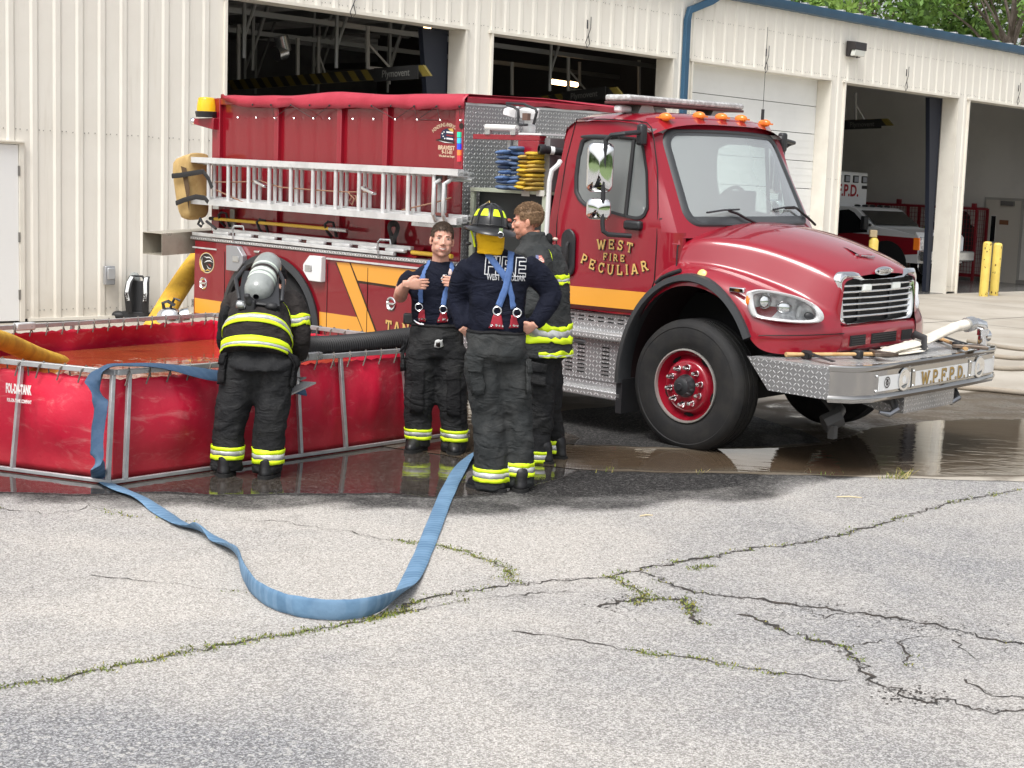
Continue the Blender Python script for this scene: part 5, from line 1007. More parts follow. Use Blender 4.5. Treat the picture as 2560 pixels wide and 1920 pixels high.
# oval club emblem: gold rim, black field, plain sweeps of gold and white
p = TY(517, 657, YL); c = V((p.x, YL-.0015, p.z)); O2 = lambda rx, rz, d, a0=0, a1=360, n=32: [c+V((rx*math.cos(R_(a0+(a1-a0)*i/n)), -d, rz*math.sin(R_(a0+(a1-a0)*i/n)))) for i in range(n)]
for nm, mt, rx, rz, d in (('emblem', pm('emblem_gold', (.62, .42, .10), .4), .128, .108, 0), ('emblem_line', white, .121, .101, .0005), ('emblem_field', mgs, .117, .097, .001)):
    o = MB().add(O2(rx, rz, d), [tuple(range(32))]).build(nm, mt, trk if nm == 'emblem' else em0)
    if nm == 'emblem': em0 = o
def sweep(pts, wd, d, mt, nm):
    mb = MB(); L = []; n_ = len(pts)
    for i, q in enumerate(pts):
        a, b = V(pts[max(i-1, 0)]), V(pts[min(i+1, n_-1)]); t = (b-a).normalized(); nn = V((-t.y, t.x))*wd*math.sin(math.pi*(i+.15)/(n_-.7)); qq = V(q); L.append([c+V((qq.x+nn.x, -d, qq.y+nn.y)), c+V((qq.x-nn.x, -d, qq.y-nn.y))])
    mb.loft(L, 0, False, False); mb.build(nm, mt, em0)
for pts, wd, d, mt in ([[(-.10, .03), (-.105, -.02), (-.08, -.07), (-.03, -.092)], .022, .0015, MATS['emblem_gold']], [[(-.075, .05), (-.085, -.01), (-.06, -.06), (-.02, -.085)], .007, .002, white], [[(-.05, .065), (.0, .055), (.05, .06), (.10, .035)], .006, .002, white], [[(-.04, .0), (.01, .02), (.06, .025), (.105, .01)], .007, .002, white], [[(.0, -.02), (.03, -.05), (.06, -.06), (.08, -.05)], .005, .002, white], [[(.03, -.01), (.06, -.02), (.08, -.035)], .008, .002, pm('emblem_red', (.3, .02, .02), .5)], [[(-.02, -.085), (.02, -.07), (.06, -.08)], .008, .002, MATS['emblem_gold']]): sweep(pts, wd, d, mt, 'emblem_sweep')
# tribute lettering with a flag-coloured helmet on the upper panel
yp = -YT+.0285; FRM = lambda u, w, rot=0: frame(TY(u, w, yp), (1, 0, 0), (0, 0, 1)) @ Mx.Rotation(R_(rot), 4, 'Z'); tan = pm('letter_tan', (.62, .46, .32), .5)
s_ = "HONORING AMERICA'S"
for i, ch in enumerate(s_):
    a = -1+2*i/(len(s_)-1)
    if ch != ' ': text('tribute_lettering', ch, .044, FRM(1116+a*32, 312+15*a*a+a*.8, -38*a), tan, trk, .001)
text('tribute_lettering', 'BRAVEST', .050, FRM(1116, 370, -1), tan, trk, .002, sx=1.05); text('tribute_lettering', '9-11-01', .044, FRM(1118, 381, -1), tan, trk, .002); text('tribute_lettering', 'We shall not forget', .025, FRM(1117, 390.5, -1), tan, trk, .001)
navy_d = pm('decal_navy', (.012, .02, .06), .5); pf = lambda pts, mt, d, nm, par: MB().add([TY(u, w, yp-.0008*d) for u, w in pts], [tuple(range(len(pts)))]).build(nm, mt, par)
dh = pf([(1102, 352), (1101, 336), (1106, 326), (1116, 321), (1126, 322), (1133, 330), (1135, 354)], navy_d, 1, 'helmet_decal', trk)
pf([(1088, 350), (1102, 346), (1137, 356), (1136, 359), (1112, 357)], mgs, 2, 'decal_brim', dh); pf([(1096, 351), (1112, 354.5), (1135, 358), (1112, 356.5)], white, 3, 'decal_brim_edge', dh)
pf([(1120, 322), (1132, 321), (1134, 331), (1125, 327)], MATS['emblem_gold'], 3, 'decal_badge', dh)
for k in range(3): pf([(1116, 328+k*8), (1132, 330+k*8), (1133, 334+k*8), (1116, 332+k*8)], white if k != 1 else red, 3, 'decal_stripe', dh)
for q in ((1106, 334), (1110, 330), (1108, 341), (1112, 346)): pf([(q[0]-2.2, q[1]), (q[0], q[1]-2.2), (q[0]+2.2, q[1]), (q[0], q[1]+2.2)], white, 3, 'decal_star', dh)
# coloured warning strip on the front post
o = None
for k, (nm, cl) in enumerate((('led_green', (.02, .6, .35)), ('led_cyan', (.03, .45, .75)), ('led_blue', (.02, .07, .8)), ('led_orange', (.9, .2, .05)), ('led_red', (.8, .03, .05)))):
    a, b = TY(1149, 330+k*15, -YT-.015), TY(1149, 343.5+k*15, -YT-.015); mb = MB(); mb.box(a.x-.016, a.x+.02, -YT-.03, -YT-.012, b.z, a.z); q = mb.build('warning_strip' if o is None else 'strip_cell', pm(nm, cl, .2, coat=.5, emit=.25), trk if o is None else o); o = o or q
mb = MB(); c = TY(1154, 315, -YT-.012); mb.lathe([(.025, 0), (.025, .006), (0, .006)], V((c.x, -YT-.012, c.z)), (0, -1, 0), 16); mb.build('round_reflector', mgs, trk)
# beacon on its rear bracket
c = TY(520, 292, -1.12); mb = MB(); mb.prism([(X0+.08, -1.06, c.z-.13), (X0-.20, -1.10, c.z-.08), (X0-.20, -1.10, c.z-.02), (X0+.08, -1.06, c.z-.01)], (0, -.06, 0)); bb = mb.build('beacon_bracket', red, trk, bevel=.005); cx = X0-.04
mb = MB(); mb.lathe([(.0, -.005), (.105, -.005), (.115, .05), (.105, .055), (0, .055)], (cx, -1.12, c.z), (0, 0, 1), 24); mb.build('beacon_base', blk2, bb); mb = MB(); mb.lathe([(.098, .055), (.096, .11), (.085, .18), (.075, .195), (0, .2)], (cx, -1.12, c.z), (0, 0, 1), 24); mb.build('beacon_lens', ylens, bb, ang=60)
mb = MB(); mb.box(cx-.05, cx+.03, -1.16, -1.08, c.z+.06, c.z+.15); mb.build('beacon_mirror', pm('lamp_yellow', (.9, .75, .05), .3, emit=.3), bb); mb = MB(); mb.ball((X0-.25, -1.13, c.z-.05), (.055, .045, .04), 14, 8); mb.build('corner_lamp', chrome, bb)
# stainless dump chute swung to the side over the folding tank
c0 = TX(405, 584, -6.40); c1 = TX(405, 639, -6.40); zc, hc = c0.z, c0.z-c1.z; y0 = c0.y
A = [V((-6.40, y0, zc)), V((-6.40, y0, zc-hc)), V((-6.40-.30, y0-.03, zc-hc+.0)), V((-6.40-.30, y0-.03, zc))]; B = [p+V((.0, .85, .035)) for p in A]; sh = lambda L, f: [sum(L, V())/4+(p-sum(L, V())/4)*f for p in L]
mb = MB(); mb.loft([sh(B, .965), sh(A, .965), A, B], 0, False); mb.build('dump_chute', pm('chute_steel', (.46, .43, .36), .35, .35, col2=(.36, .33, .27), vs=3, rvar=.1), trk, ang=20); mb = MB(); mb.tube([A[0].lerp(B[0], .75)+V((-.02, 0, 0)), A[0].lerp(B[0], .75)+V((-.02, 0, .05)), A[0].lerp(B[0], .9)+V((-.02, 0, .05)), A[0].lerp(B[0], .9)+V((-.02, 0, 0))], .007, 6); mb.build('chute_handle', alu, trk)
mb = MB(); mb.box(-6.66, -6.33, -1.0, 1.0, .52, .60); mb.build('tail_step', dia, trk)
# angled red tray on the running board, with straps and pole clips
mb = MB(); mb.prism([V((-6.0, YL+.045, 1.30)), V((-6.0, -YT-.015, 1.395)), V((-6.0, -YT-.015, 1.30))], (2.95, 0, 0)); mb.build('red_tray', red2, trk)
def loopstrap(u, w, h, nm='strap'):
    c = TY(u, w, -1.13); mb = MB(); mb.tube([c+V((h*.28*math.cos(a), .02*math.sin(a*2), h*.5*math.sin(a)+h*.45)) for a in (6.283*i/16 for i in range(16))], .03, 8, flat=.25, up=(0, 1, 0), loop=True); mb.box(c.x-.03, c.x+.03, c.y-.02, c.y+.015, c.z-.10, c.z+.03); mb.build(nm, blk, trk)
loopstrap(983, 600, .16, 'hold_strap')
for u, w in ((648, 560), (552, 542), (818, 566)): 
    p = TY(u, w, -1.14); mb = MB(); mb.tube([p+V((0, .06, -.10)), p+V((0, .0, -.05)), p+V((0, -.03, .02)), p+V((.02, -.01, .045)), p+V((.06, .02, .04)), p+V((.07, .06, -.1))], .014, 6); mb.build('pole_clip', blk, trk)
mb = MB(); mb.box(-5.92, -5.85, -YT-.016, -YT-.006, 1.3, 1.66); mb.box(-2.9, -2.82, -YT-.016, -YT-.006, 1.3, 1.66); mb.build('mount_strip', pm('mount_grey', (.42, .43, .40), .5, .3), trk)
# ladder bracket hooks
for x in (-2.62, -2.5): mb = MB(); mb.tube([(x, -1.06, 2.02), (x, -1.3, 2.02), (x+.05, -1.44, 1.98), (x+.07, -1.46, 1.85), (x+.05, -1.44, 1.72), (x, -1.36, 1.66)], .018, 8); mb.build('ladder_hook', alu_w, trk)
mb = MB(); mb.box(-2.92, -2.60, -1.36, -1.05, 1.60, 1.635); mb.box(-5.9, -5.8, -1.30, -1.05, 1.60, 1.635); mb.build('ladder_rack', alu, trk)
# ---- hose bay between tank and cab
YM = -1.0; ME = pm('bay_frame', (.50, .55, .44), .4, .4)
mb = MB(); mb.box(-2.54, -1.66, YM-.02, .95, 1.925, 1.955); mb.build('bay_shelf', ME, trk)
mb = MB(); mb.box(-2.52, -1.74, YM-.03, YM+.06, 2.375, 2.42); mb.box(-1.98, -1.745, YM-.032, YM+.05, 2.25, 2.374); mb.build('bay_header', red, trk, bevel=.004)
mb = MB(); mb.box(-1.98, -1.72, YM-.03, .9, 2.425, 2.44); mb.build('bay_top', white, trk)
mb = MB(); mb.box(-2.545, -2.50, YM-.01, YM+.02, 1.0, 1.92); mb.box(-1.70, -1.655, YM-.01, YM+.02, 1.0, 1.92); mb.build('bay_post', ME, trk)
mb = MB(); mb.box(-2.50, -1.70, YM+.06, .9, .95, 1.92); mb.build('pump_panel', pm('panel_black', (.020, .024, .024), .5), trk)
for u in (1316, 1353):
    p = TY(u, 483, YM-.012); mb = MB(); mb.box(p.x-.045, p.x+.045, YM-.025, YM-.021, p.z-.025, p.z+.025); mb.build('shelf_label', pm('label_pale', (.6, .6, .55), .6), trk)
mb = MB(); mb.box(-1.72, -1.66, -.98, .9, 1.96, 2.40); mb.build('bay_partition', pm('partition_steel', (.30, .30, .31), .4, .6), trk)
mb = MB(); mb.box(-2.55, -1.66, -1.15, -.8, .5, .94); mb.build('pump_skirt', dia, trk)
mb = MB(); a, b = TY(1216, 318, YM-.02), TY(1292, 321, YM-.02); mb.rod(a, b, .028, 12); q = mb.build('hose_roller', pm('roller_white', (.74, .74, .72), .4), trk)
mb = MB()
for p in (a.lerp(b, .08), a.lerp(b, .92)): mb.box(p.x-.03, p.x+.03, p.y-.02, p.y+.02, 2.42, p.z-.0)
mb.build('roller_bracket', alu, q)
p = TY(1276, 352, -.8); p2 = TY(1274, 438, -.8); mb = MB(); mb.rod(p, p2, .026, 10); q = mb.build('side_pipe', MATS['roller_white'], trk); mb = MB(); mb.rod(p+V((0, 0, -.06)), p+V((0, 0, .04)), .033, 10); mb.box(p.x+.02, p.x+.2, p.y, p.y+.03, p.z-.04, p.z+.03); mb.rod(p2, p2+V((0, 0, .05)), .034, 10); mb.build('pipe_fitting', alu, q)
# floodlight on its telescopic pole
b0 = TY(1322, 345, -.85); P_ = lambda u, w, y=-.85: TY(u, w, y)
mb = MB(); mb.rod(V((b0.x, b0.y, 2.42)), P_(1322, 300), .032, 12); mb.lathe([(.05, 0), (.055, .02), (.055, .07), (.045, .08), (.045, .12)], V((b0.x, b0.y, P_(1322, 335).z)), (0, 0, 1), 16); fl0 = mb.build('floodlight_pole', alu_w, trk)
wl2 = pm('flood_white', (.84, .85, .86), .25, coat=.3)
for pts, nm in (([(1259, 272), (1290, 270), (1288, 296), (1256, 287)], 'floodlight_head'), ([(1297, 273), (1341, 276), (1338, 300), (1300, 296)], 'floodlight_head')):
    L = [P_(u, w, -.95) for u, w in pts]; mb = MB(); mb.prism(L, (-.05, .10, .02)); mb.build(nm, wl2, fl0, bevel=.008)
mb = MB()
for L in ([(1266, 258), (1310, 260), (1322, 266)], [(1267, 262), (1285, 268), (1296, 276), (1296, 292), (1294, 307), (1300, 312), (1318, 312)], [(1322, 266), (1338, 272), (1342, 280), (1338, 295), (1334, 311)]): mb.tube([P_(u, w, -1.0) for u, w in L], .012, 6)
mb.build('lamp_guard', blk2, fl0)
mb = MB(); c = P_(1316, 292, -.97); mb.box(c.x-.03, c.x+.03, c.y-.02, c.y+.02, c.z-.03, c.z+.03); mb.build('guard_switch', pm('switch_brown', (.15, .09, .07), .6), fl0)
# ================================================================ THINGS CARRIED ON THE TRUCK (top level, in truck coordinates)
def onT(name, label, cat, group=None): return empty(name, label=label, cat=cat, group=group, M=TRUCK_M)
# folded hose: each fold a flat loop whose round end faces out
def folded(name, label, rows, x0, dxs, z0, dz, mats, depth, seed, thick, wd):
    o = onT(name, label, 'hose', 'hoses folded on the shelf'); rr = random.Random(seed)
    for ci, x in enumerate(dxs):
        for k in range(rows[ci]):
            z = z0+(k+.5)*dz+rr.uniform(-.006, .006); y = YM-.05-rr.uniform(0, .05)-(.05 if ci == 0 and seed == 1 else 0); xx = x+rr.uniform(-.012, .012); t = min(thick, dz*.5); ring = []
            tilt = rr.uniform(-.10, .10)
            for a in range(-90, 91, 22): ring.append((y-.045*math.cos(R_(a)), t*.95*math.sin(R_(a))))
            prof = [(y+depth, -t*.95)]+ring+[(y+depth, t*.95)]
            inn = [(y+depth, t*.15)]+[(y+.012-.012*math.cos(R_(a)), t*.15*math.sin(R_(a))) for a in range(90, -91, -45)]+[(y+depth, -t*.15)]
            sec = prof+inn; mb = MB(); mb.loft([[V((xx+d*wd, yy+(.02 if abs(d) > .45 else 0), z+zz*f_+d*tilt*wd)) for yy, zz in sec] for d, f_ in ((-.5, .3), (-.45, .7), (-.33, .95), (0, 1), (.33, .95), (.45, .7), (.5, .3))]); mb.build('hose_fold', rr.choice(mats), o, ang=50)
    return o
hb = [pm('hose_blue', (.075, .14, .30), .85, col2=(.10, .18, .34), vs=20), pm('hose_blue_dull', (.09, .14, .24), .9, col2=(.06, .1, .2), vs=15)]; hy = [pm('hose_yellow', (.60, .40, .03), .8, col2=(.48, .31, .03), vs=14), pm('hose_yellow_dull', (.46, .31, .06), .85, col2=(.36, .24, .05), vs=14)]
folded('folded_hose', 'blue fire hose folded in a stack on the shelf behind the cab', (8, 9), 0, (-2.05, -1.945), 1.957, .041, hb, .7, 1, .0215, .10)
folded('folded_hose', 'yellow fire hose folded in a stack on the shelf behind the cab', (8, 9), 0, (-1.855, -1.76), 1.957, .037, hy, .7, 2, .0195, .10)
o = onT('hose_nozzle', 'black hose nozzle lying on top of the folded yellow hose', 'nozzle'); a, b = TY(1347, 372, -1.08), TY(1386, 380, -1.0); mb = MB(); mb.lathe([(.028, 0), (.042, .003), (.044, .05), (.034, .06), (.034, .13), (.03, .24), (0, .24)], a, (b-a)+V((0, .12, 0)), 18); mb.build('barrel', blk2, o, ang=50); mb = MB(); mb.lathe([(.0355, .10), (.0355, .135)], a, (b-a)+V((0, .12, 0)), 18); mb.build('nozzle_band', white, o)
# extension ladder of three nested sections hung on its side
o = onT('extension_ladder', 'long aluminium extension ladder hung on its side along the red tank', 'ladder'); XA, XB = -6.42, -2.36
for k, (yy, dx) in enumerate(((-1.335, 0), (-1.255, -.012), (-1.18, -.02))):
    zt, zb = 2.085-.012*k, 1.665+.012*k
    for z in (zt, zb):
        mb = MB(); h = .028; mb.prism([V((0, yy-.03, z-h)), V((0, yy+.03, z-h)), V((0, yy+.03, z-h+.012)), V((0, yy-.018, z-h+.012)), V((0, yy-.018, z+h-.012)), V((0, yy+.03, z+h-.012)), V((0, yy+.03, z+h)), V((0, yy-.03, z+h))], (XB-XA, 0, 0)); mb.xf = lambda p, a=XA+dx: V((p.x+a, p.y, p.z)); mb.build('rail', alu_w, o)
    r0 = None
    for i in range(12):
        x = -6.245+i*.3245+dx
        if x > XB+dx-.05: continue
        if r0 is None: r0 = MB().rod((0, yy, zb), (0, yy, zt), .0195, 10).build('rung', alu_w, o); r0.location.x = x
        else: c_ = r0.copy(); COL.objects.link(c_); c_.location.x = x
mb = MB(); rp_ = [TY(u, w, -1.29) for u, w in ((538, 455), (600, 455), (650, 452), (700, 468), (760, 473), (830, 478), (870, 480), (940, 480))]; mb.tube(rp_, .007, 6); mb.tube([TY(u, w, -1.28) for u, w in ((540, 475), (600, 502), (650, 518), (690, 522))], .007, 6); mb.tube([TY(u, w, -1.30) for u, w in ((870, 480), (880, 492), (872, 505), (880, 512), (886, 498), (876, 485), (890, 490), (894, 515))], .008, 6); mb.tube([TY(u, w, -1.30) for u, w in ((1005, 525), (1080, 508), (1110, 500), (1128, 494))], .007, 6); mb.build('halyard', pm('rope_tan', (.30, .17, .11), .9), o)
for u, w in ((645, 457), (915, 474)): p = TY(u, w, -1.37); mb = MB(); mb.prism([p+V((-.07, 0, .03)), p+V((.09, 0, -.02)), p+V((.09, 0, -.045)), p+V((-.07, 0, .0))], (0, .05, 0)); mb.build('rung_lock', chrome, o, bevel=.004)
for u, w in ((1103, 446), (1105, 545)): p = TY(u, w, -1.30); mb = MB(); mb.box(p.x-.09, p.x+.07, p.y-.03, p.y+.01, p.z-.03, p.z+.045); q = mb.build('end_latch', pm('latch_red', (.18, .05, .04), .5), o, bevel=.004); mb = MB(); mb.box(p.x-.06, p.x+.045, p.y-.034, p.y-.031, p.z-.015, p.z+.02); mb.build('latch_plate', blk2, q)
# canvas ladder bag over the rear ends
o = onT('canvas_bag', 'tan canvas bag strapped over the rear end of the ladder', 'bag'); cv = pm('canvas_tan', (.52, .36, .15), .85, col2=(.44, .29, .11), vs=7, bump=.008, bs=9); rows = []
out = [(421, 397), (447, 388), (470, 381), (500, 382), (508, 395), (514, 470), (530, 520), (528, 540), (480, 548), (445, 556), (436, 510), (428, 450)]
mb = MB(); L = [TY(u, w, -1.40) for u, w in out]; L = [V((min(p.x, -6.18), p.y, p.z)) for p in L]; cc = sum(L, V())/len(L)
rg = [[cc+(p-cc)*f+V((0, d, 0)) for p in L] for f, d in ((.80, .0), (.97, .02), (1., .07), (1.0, .17), (.96, .26), (.8, .28))]; mb.loft(rg); mb.build('bag', cv, o, ang=60, sub=1, mods=[lambda o_: None])
mb = MB(); L = [TY(u, w, -1.415) for u, w in ((452, 415), (466, 420), (474, 470), (473, 530), (462, 470))]; mb.add(L, [(0, 1, 2, 3, 4)]); mb.build('bag_opening', pm('canvas_shadow', (.10, .06, .03), .9), o)
for pts in ([(430, 440), (452, 438), (475, 434), (508, 429), (522, 448), (530, 470)], [(440, 508), (460, 500), (490, 492), (512, 495), (520, 505)]):
    mb = MB(); mb.tube([TY(u, w, -1.44) for u, w in pts], .026, 8, flat=.22, up=(0, -1, 0)); mb.build('bag_strap', blk, o)
mb = MB(); mb.tube([TY(u, w, -1.36) for u, w in ((500, 545), (508, 560), (503, 566), (495, 560), (500, 550))], .014, 6); mb.tube([TY(u, w, -1.36) for u, w in ((516, 553), (525, 560), (540, 572))], .014, 6); mb.build('strap_tail', blk, o)
# pike pole, attic ladder, spare handle
o = onT('pike_pole', 'yellow fibreglass pike pole lying under the long ladder', 'pole'); a, b = TY(537, 547, -1.15), TY(824, 572, -1.15); c = TY(868, 577, -1.15); MB().rod(a, b, .0165, 10).build('shaft', pm('pole_yellow', (.72, .46, .05), .4), o); MB().rod(b, c, .02, 10).build('pole_end', alu, o); MB().rod(a+V((-.08, 0, .0)), a, .019, 10).build('pole_grip', blk, o)
o = onT('tool_handle', 'yellow tool handle lying on the running board by the smiling man', 'tool'); MB().rod(TY(1030, 631, -1.16), TY(1130, 641, -1.16), .02, 10).build('handle', MATS['pole_yellow'], o)
o = onT('attic_ladder', 'narrow folded white attic ladder lying along the tread plate ledge', 'ladder'); a, b = TY(487, 583, -1.23), TY(1000, 637, -1.23)
for z, d in ((1.325, -.005), (1.385, .06)): mb = MB(); mb.box(-6.33 if z < 1.35 else -6.08, -3.28 if z < 1.35 else -3.12, -1.235+d, -1.19+d, z-.02, z+.014); mb.build('rail', alu_w, o, bevel=.004)
r0 = None
for i in range(8):
    x = -6.0+i*.37
    if r0 is None: mb = MB(); mb.box(0, .25, -1.225, -1.17, 1.337, 1.372); r0 = mb.build('rung', alu_w, o, bevel=.012); r0.location.x = x
    else: c_ = r0.copy(); COL.objects.link(c_); c_.location.x = x
for u in (582, 945): p = TY(u, 600 if u < 700 else 634, -1.25); mb = MB(); mb.tube([(p.x, -1.245, 1.28), (p.x, -1.255, 1.42), (p.x+.02, -1.245, 1.44), (p.x+.1, -1.2, 1.44), (p.x+.11, -1.2, 1.40)], .012, 6, flat=.6); mb.build('ladder_clamp', alu, o)
# white preconnect hose folded on the bumper deck, running to its outlet
o = onT('bumper_hose', 'white fire hose folded on the bumper and joined to its chrome outlet', 'hose'); hw = pm('hose_white', (.70, .66, .58), .85, col2=(.58, .53, .45), vs=9); ZD = .832
c = V((1.40, .97, ZB1+.19)); pth = [V((1.33, .84, 1.025)), V((1.28, .70, 1.0)), V((1.24, .50, .95)), V((1.22, .28, .905)), V((1.21, .05, .885)), V((1.22, -.2, .875)), V((1.235, -.30, .862))]
mb = MB(); mb.tube(pth, [.055, .062, .068, .075, .075, .07, .06], 12, flat=[.85, .62, .45, .36, .32, .28, .24], up=(0, 0, 1)); mb.build('hose_run', hw, o, ang=60)
for k in range(3): mb = MB(); mb.tube([V((1.21+.02*k, -.36+.10*k, ZD+.012+.0*k)), V((1.24+.02*k, -.1, ZD+.014)), V((1.26+.02*k, .14+.03*k, ZD+.02)), V((1.25, .20+.03*k, ZD+.035))], .072, 10, flat=.16, up=(0, 0, 1)); mb.xf = lambda p, k=k: p+V((-.05*k, 0, .014*k)); mb.build('hose_fold', hw, o, ang=60)
mb = MB(); mb.rod(V((1.345, .88, 1.03)), V((1.335, .80, 1.02)), .06, 16); mb.build('hose_coupling', alu, o)
mb = MB(); mb.tube([V((1.17, .22, .93)), V((1.20, .19, .97)), V((1.30, .17, .95)), V((1.31, .15, .86))], .03, 8, flat=.2, up=(0, -1, .3)); mb.tube([V((1.12, .42, .86)), V((1.18, .3, .88)), V((1.25, .2, .86)), V((1.31, .12, .86))], .03, 8, flat=.2, up=(0, 0, 1)); mb.build('hose_strap', blk, o)
def axe(label, a, b, head):
    o = onT('fire_axe', label, 'axe', 'axes strapped on the bumper'); a, b = V(a), V(b); d = (b-a).normalized(); s_ = d.cross(V((0, 0, 1))).normalized()*head
    mb = MB(); mb.tube([a, a.lerp(b, .15), a.lerp(b, .6), a.lerp(b, .9), b+d*.03], [.024, .019, .018, .02, .02], 10, flat=.75, up=(0, 0, 1)); mb.build('handle', pm('hickory', (.58, .38, .18), .6, col2=(.48, .28, .11), vs=8), o)
    mb = MB(); q = b-d*.03; mb.prism([q-s_*.10+d*.01, q-s_*.03-d*.02, q+s_*.04-d*.03, q+s_*.16-d*.09, q+s_*.165+d*.11, q+s_*.04+d*.04, q-s_*.03+d*.03], (0, 0, .028)); mb.build('axe_head', pm('axe_steel', (.20, .16, .13), .45, .7, col2=(.10, .07, .05), vs=12), o, bevel=.006)
    for t in (.22, .78):
        p = a.lerp(b, t); mb = MB(); mb.box(p.x-.035, p.x+.035, p.y-.03, p.y+.03, ZD, p.z+.03); mb.build('axe_clamp', blk, o, bevel=.012)
    p = a.lerp(b, .2); mb = MB(); mb.tube([p+V((0, 0, .025)), p+V((.08, -.03, .015)), p+V((.20, -.07, .0)), p+V((.30, -.1, -.01))], .028, 8, flat=.18, up=(0, 0, 1)); mb.build('axe_strap', blk, o)
axe('axe with a long pale handle strapped along the front left of the bumper', TZ(1965, 886, .865), TZ(2195, 885, .865), 1)
axe('axe strapped at the far end of the bumper behind the white hose', TZ(2330, 838, .865), TZ(2412, 871, .865), -1)
# ================================================================ FOLDING WATER TANK
PA, PB, PC, PD = V((-2.49, 9.70, 0)), V((-.43, 12.21, 0)), V((-2.70, 13.86, 0)), V((-4.90, 10.55, 0)); RZ = .70
vin = pm('vinyl_red', (.60, .012, .045), .42, col2=(.46, .022, .045), vs=2.6, vlo=.45, vhi=.75, bump=.014, bs=3.2, bd=6, rvar=.12)
n_, l_ = nodes(vin); pb = n_['Principled BSDF']; pb.inputs['Transmission Weight'].default_value = 0
t_ = n_.new('ShaderNodeTexCoord').outputs['Object']; mp_ = n_.new('ShaderNodeMapping'); mp_.inputs['Scale'].default_value = (1.2, 1.2, 3.4); mp_.inputs['Rotation'].default_value = (.5, .4, .3); l_.new(t_, mp_.inputs[0])
dirt_sky_haze = ramp_(n_, l_, noise_(n_, l_, mp_.outputs[0], 3.2, 9, .72, 1.2), .52, .72); sp_ = n_.new('ShaderNodeSeparateXYZ'); l_.new(t_, sp_.inputs[0])
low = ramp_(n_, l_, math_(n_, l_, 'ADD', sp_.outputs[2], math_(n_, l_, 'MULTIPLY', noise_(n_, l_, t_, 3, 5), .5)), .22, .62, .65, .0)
src = pb.inputs['Base Color'].links[0].from_socket; l_.new(mix_(n_, l_, math_(n_, l_, 'MULTIPLY', low, .7), mix_(n_, l_, math_(n_, l_, 'MULTIPLY', dirt_sky_haze, .40), src, (.70, .30, .29)), (.24, .05, .04)), pb.inputs['Base Color'])
fra = pm('frame_alu', (.56, .57, .58), .38, .6, col2=(.44, .45, .46), vs=6)
ft = empty('folding_water_tank', (0, 0, 0), 'square red vinyl folding water tank in an aluminium frame full of brown water', 'water tank')
E4 = [(PA, PB), (PB, PC), (PC, PD), (PD, PA)]; cen = (PA+PB+PC+PD)/4
TS = [(.03, .27, .47, .60, .80, .965), (.06, .35, .65, .94), (.1, .4, .7), (.33, .72, .99)]
mb = MB(); ringsL = []; per = []
for ei, (a, b) in enumerate(E4):
    L = (b-a).length; k = int(L/.05); nn = V(((b-a).y, -(b-a).x, 0)).normalized()
    if nn.dot((a+b)/2-cen) < 0: nn = -nn
    for i in range(k): per.append((a.lerp(b, i/k), nn, i/k, ei))
K = len(per)
for j in range(19):
    v_ = j/18; z = .012+(RZ-.05)*v_; R0 = []
    for i, (p, nn, t, ei) in enumerate(per):
        edge = min(1, min(t, 1-t)*7); dp_ = min([abs(t-q) for q in TS[ei]]+[t+.02, 1.02-t])*(E4[ei][1]-E4[ei][0]).length; bul = (.004+.10*min(1, dp_/.45) ** .8)*math.sin(math.pi*min(1, (1-v_)*1.12+.05)) ** 1.2*edge
        fold = .010*mnoise.noise(V((p.x*6, p.y*6, v_*1.1)))*(.4+v_)+.012*mnoise.noise(V((p.x*14, p.y*14, v_*2)))+.012*mnoise.noise(V((p.x*2, p.y*2, v_*2)))*edge
        sag = .016*abs(math.sin(i*.05*math.pi/.11)) if j == 18 else 0
        R0.append(p+nn*(bul+fold-.02)+V((0, 0, z-sag)))
    ringsL.append(R0)
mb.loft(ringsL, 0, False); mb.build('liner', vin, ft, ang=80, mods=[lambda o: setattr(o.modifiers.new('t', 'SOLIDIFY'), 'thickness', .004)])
mb = MB()
def bar(mb, a, b, w=.016):
    t = (b-a).normalized(); u_ = V((0, 0, 1)) if abs(t.z) < .8 else (PB-PA).normalized(); s_ = t.cross(u_).normalized(); u_ = s_.cross(t); mb.prism([a+s_*w+u_*w, a-s_*w+u_*w, a-s_*w-u_*w, a+s_*w-u_*w], b-a)
R3 = V((0, 0, RZ)); F3 = V((0, 0, .02))
def outw(p, d=.045):
    return p+(p-cen).normalized()*d
for ei, (a, b) in enumerate(E4):
    mb = MB(); bar(mb, a+R3, b+R3, .017); mb.build('top_rail', fra, ft, bevel=.003); mb = MB(); a2, b2 = outw(a, .11), outw(b, .11); bar(mb, a2+F3, b2+F3, .012); mb.build('base_rail', fra, ft, bevel=.003)
def post(a, b, t):
    p = a.lerp(b, t); q = outw(a, .11).lerp(outw(b, .11), t); mb = MB(); bar(mb, q+V((0, 0, .03)), p+V((0, 0, RZ-.015)), .014); mb.build('post', fra, ft, bevel=.003)
for a, b, ts in ((PA, PB, (.03, .27, .47, .60, .80, .965)), (PD, PA, (.33, .72, .99)), (PB, PC, (.06, .35, .65, .94)), (PC, PD, (.1, .4, .7))):
    for t in ts: post(a, b, t)
ties = MB()
for a, b in E4:
    k = int((b-a).length/.155); t_d = (b-a).normalized(); nn = V((t_d.y, -t_d.x, 0))
    if nn.dot((a+b)/2-cen) < 0: nn = -nn
    for i in range(k):
        p = a.lerp(b, (i+.5)/k)+R3; s_ = t_d*.03; ties.tube([p+nn*.022-s_-V((0, 0, .085)), p+nn*.026+V((0, 0, .0)), p+V((0, 0, .024))+s_*.5, p-nn*.026+s_, p-nn*.02+s_*1.5-V((0, 0, .08))], .0055, 5)
ties.build('lacing_cord', pm('lacing', (.16, .14, .12), .8), ft)
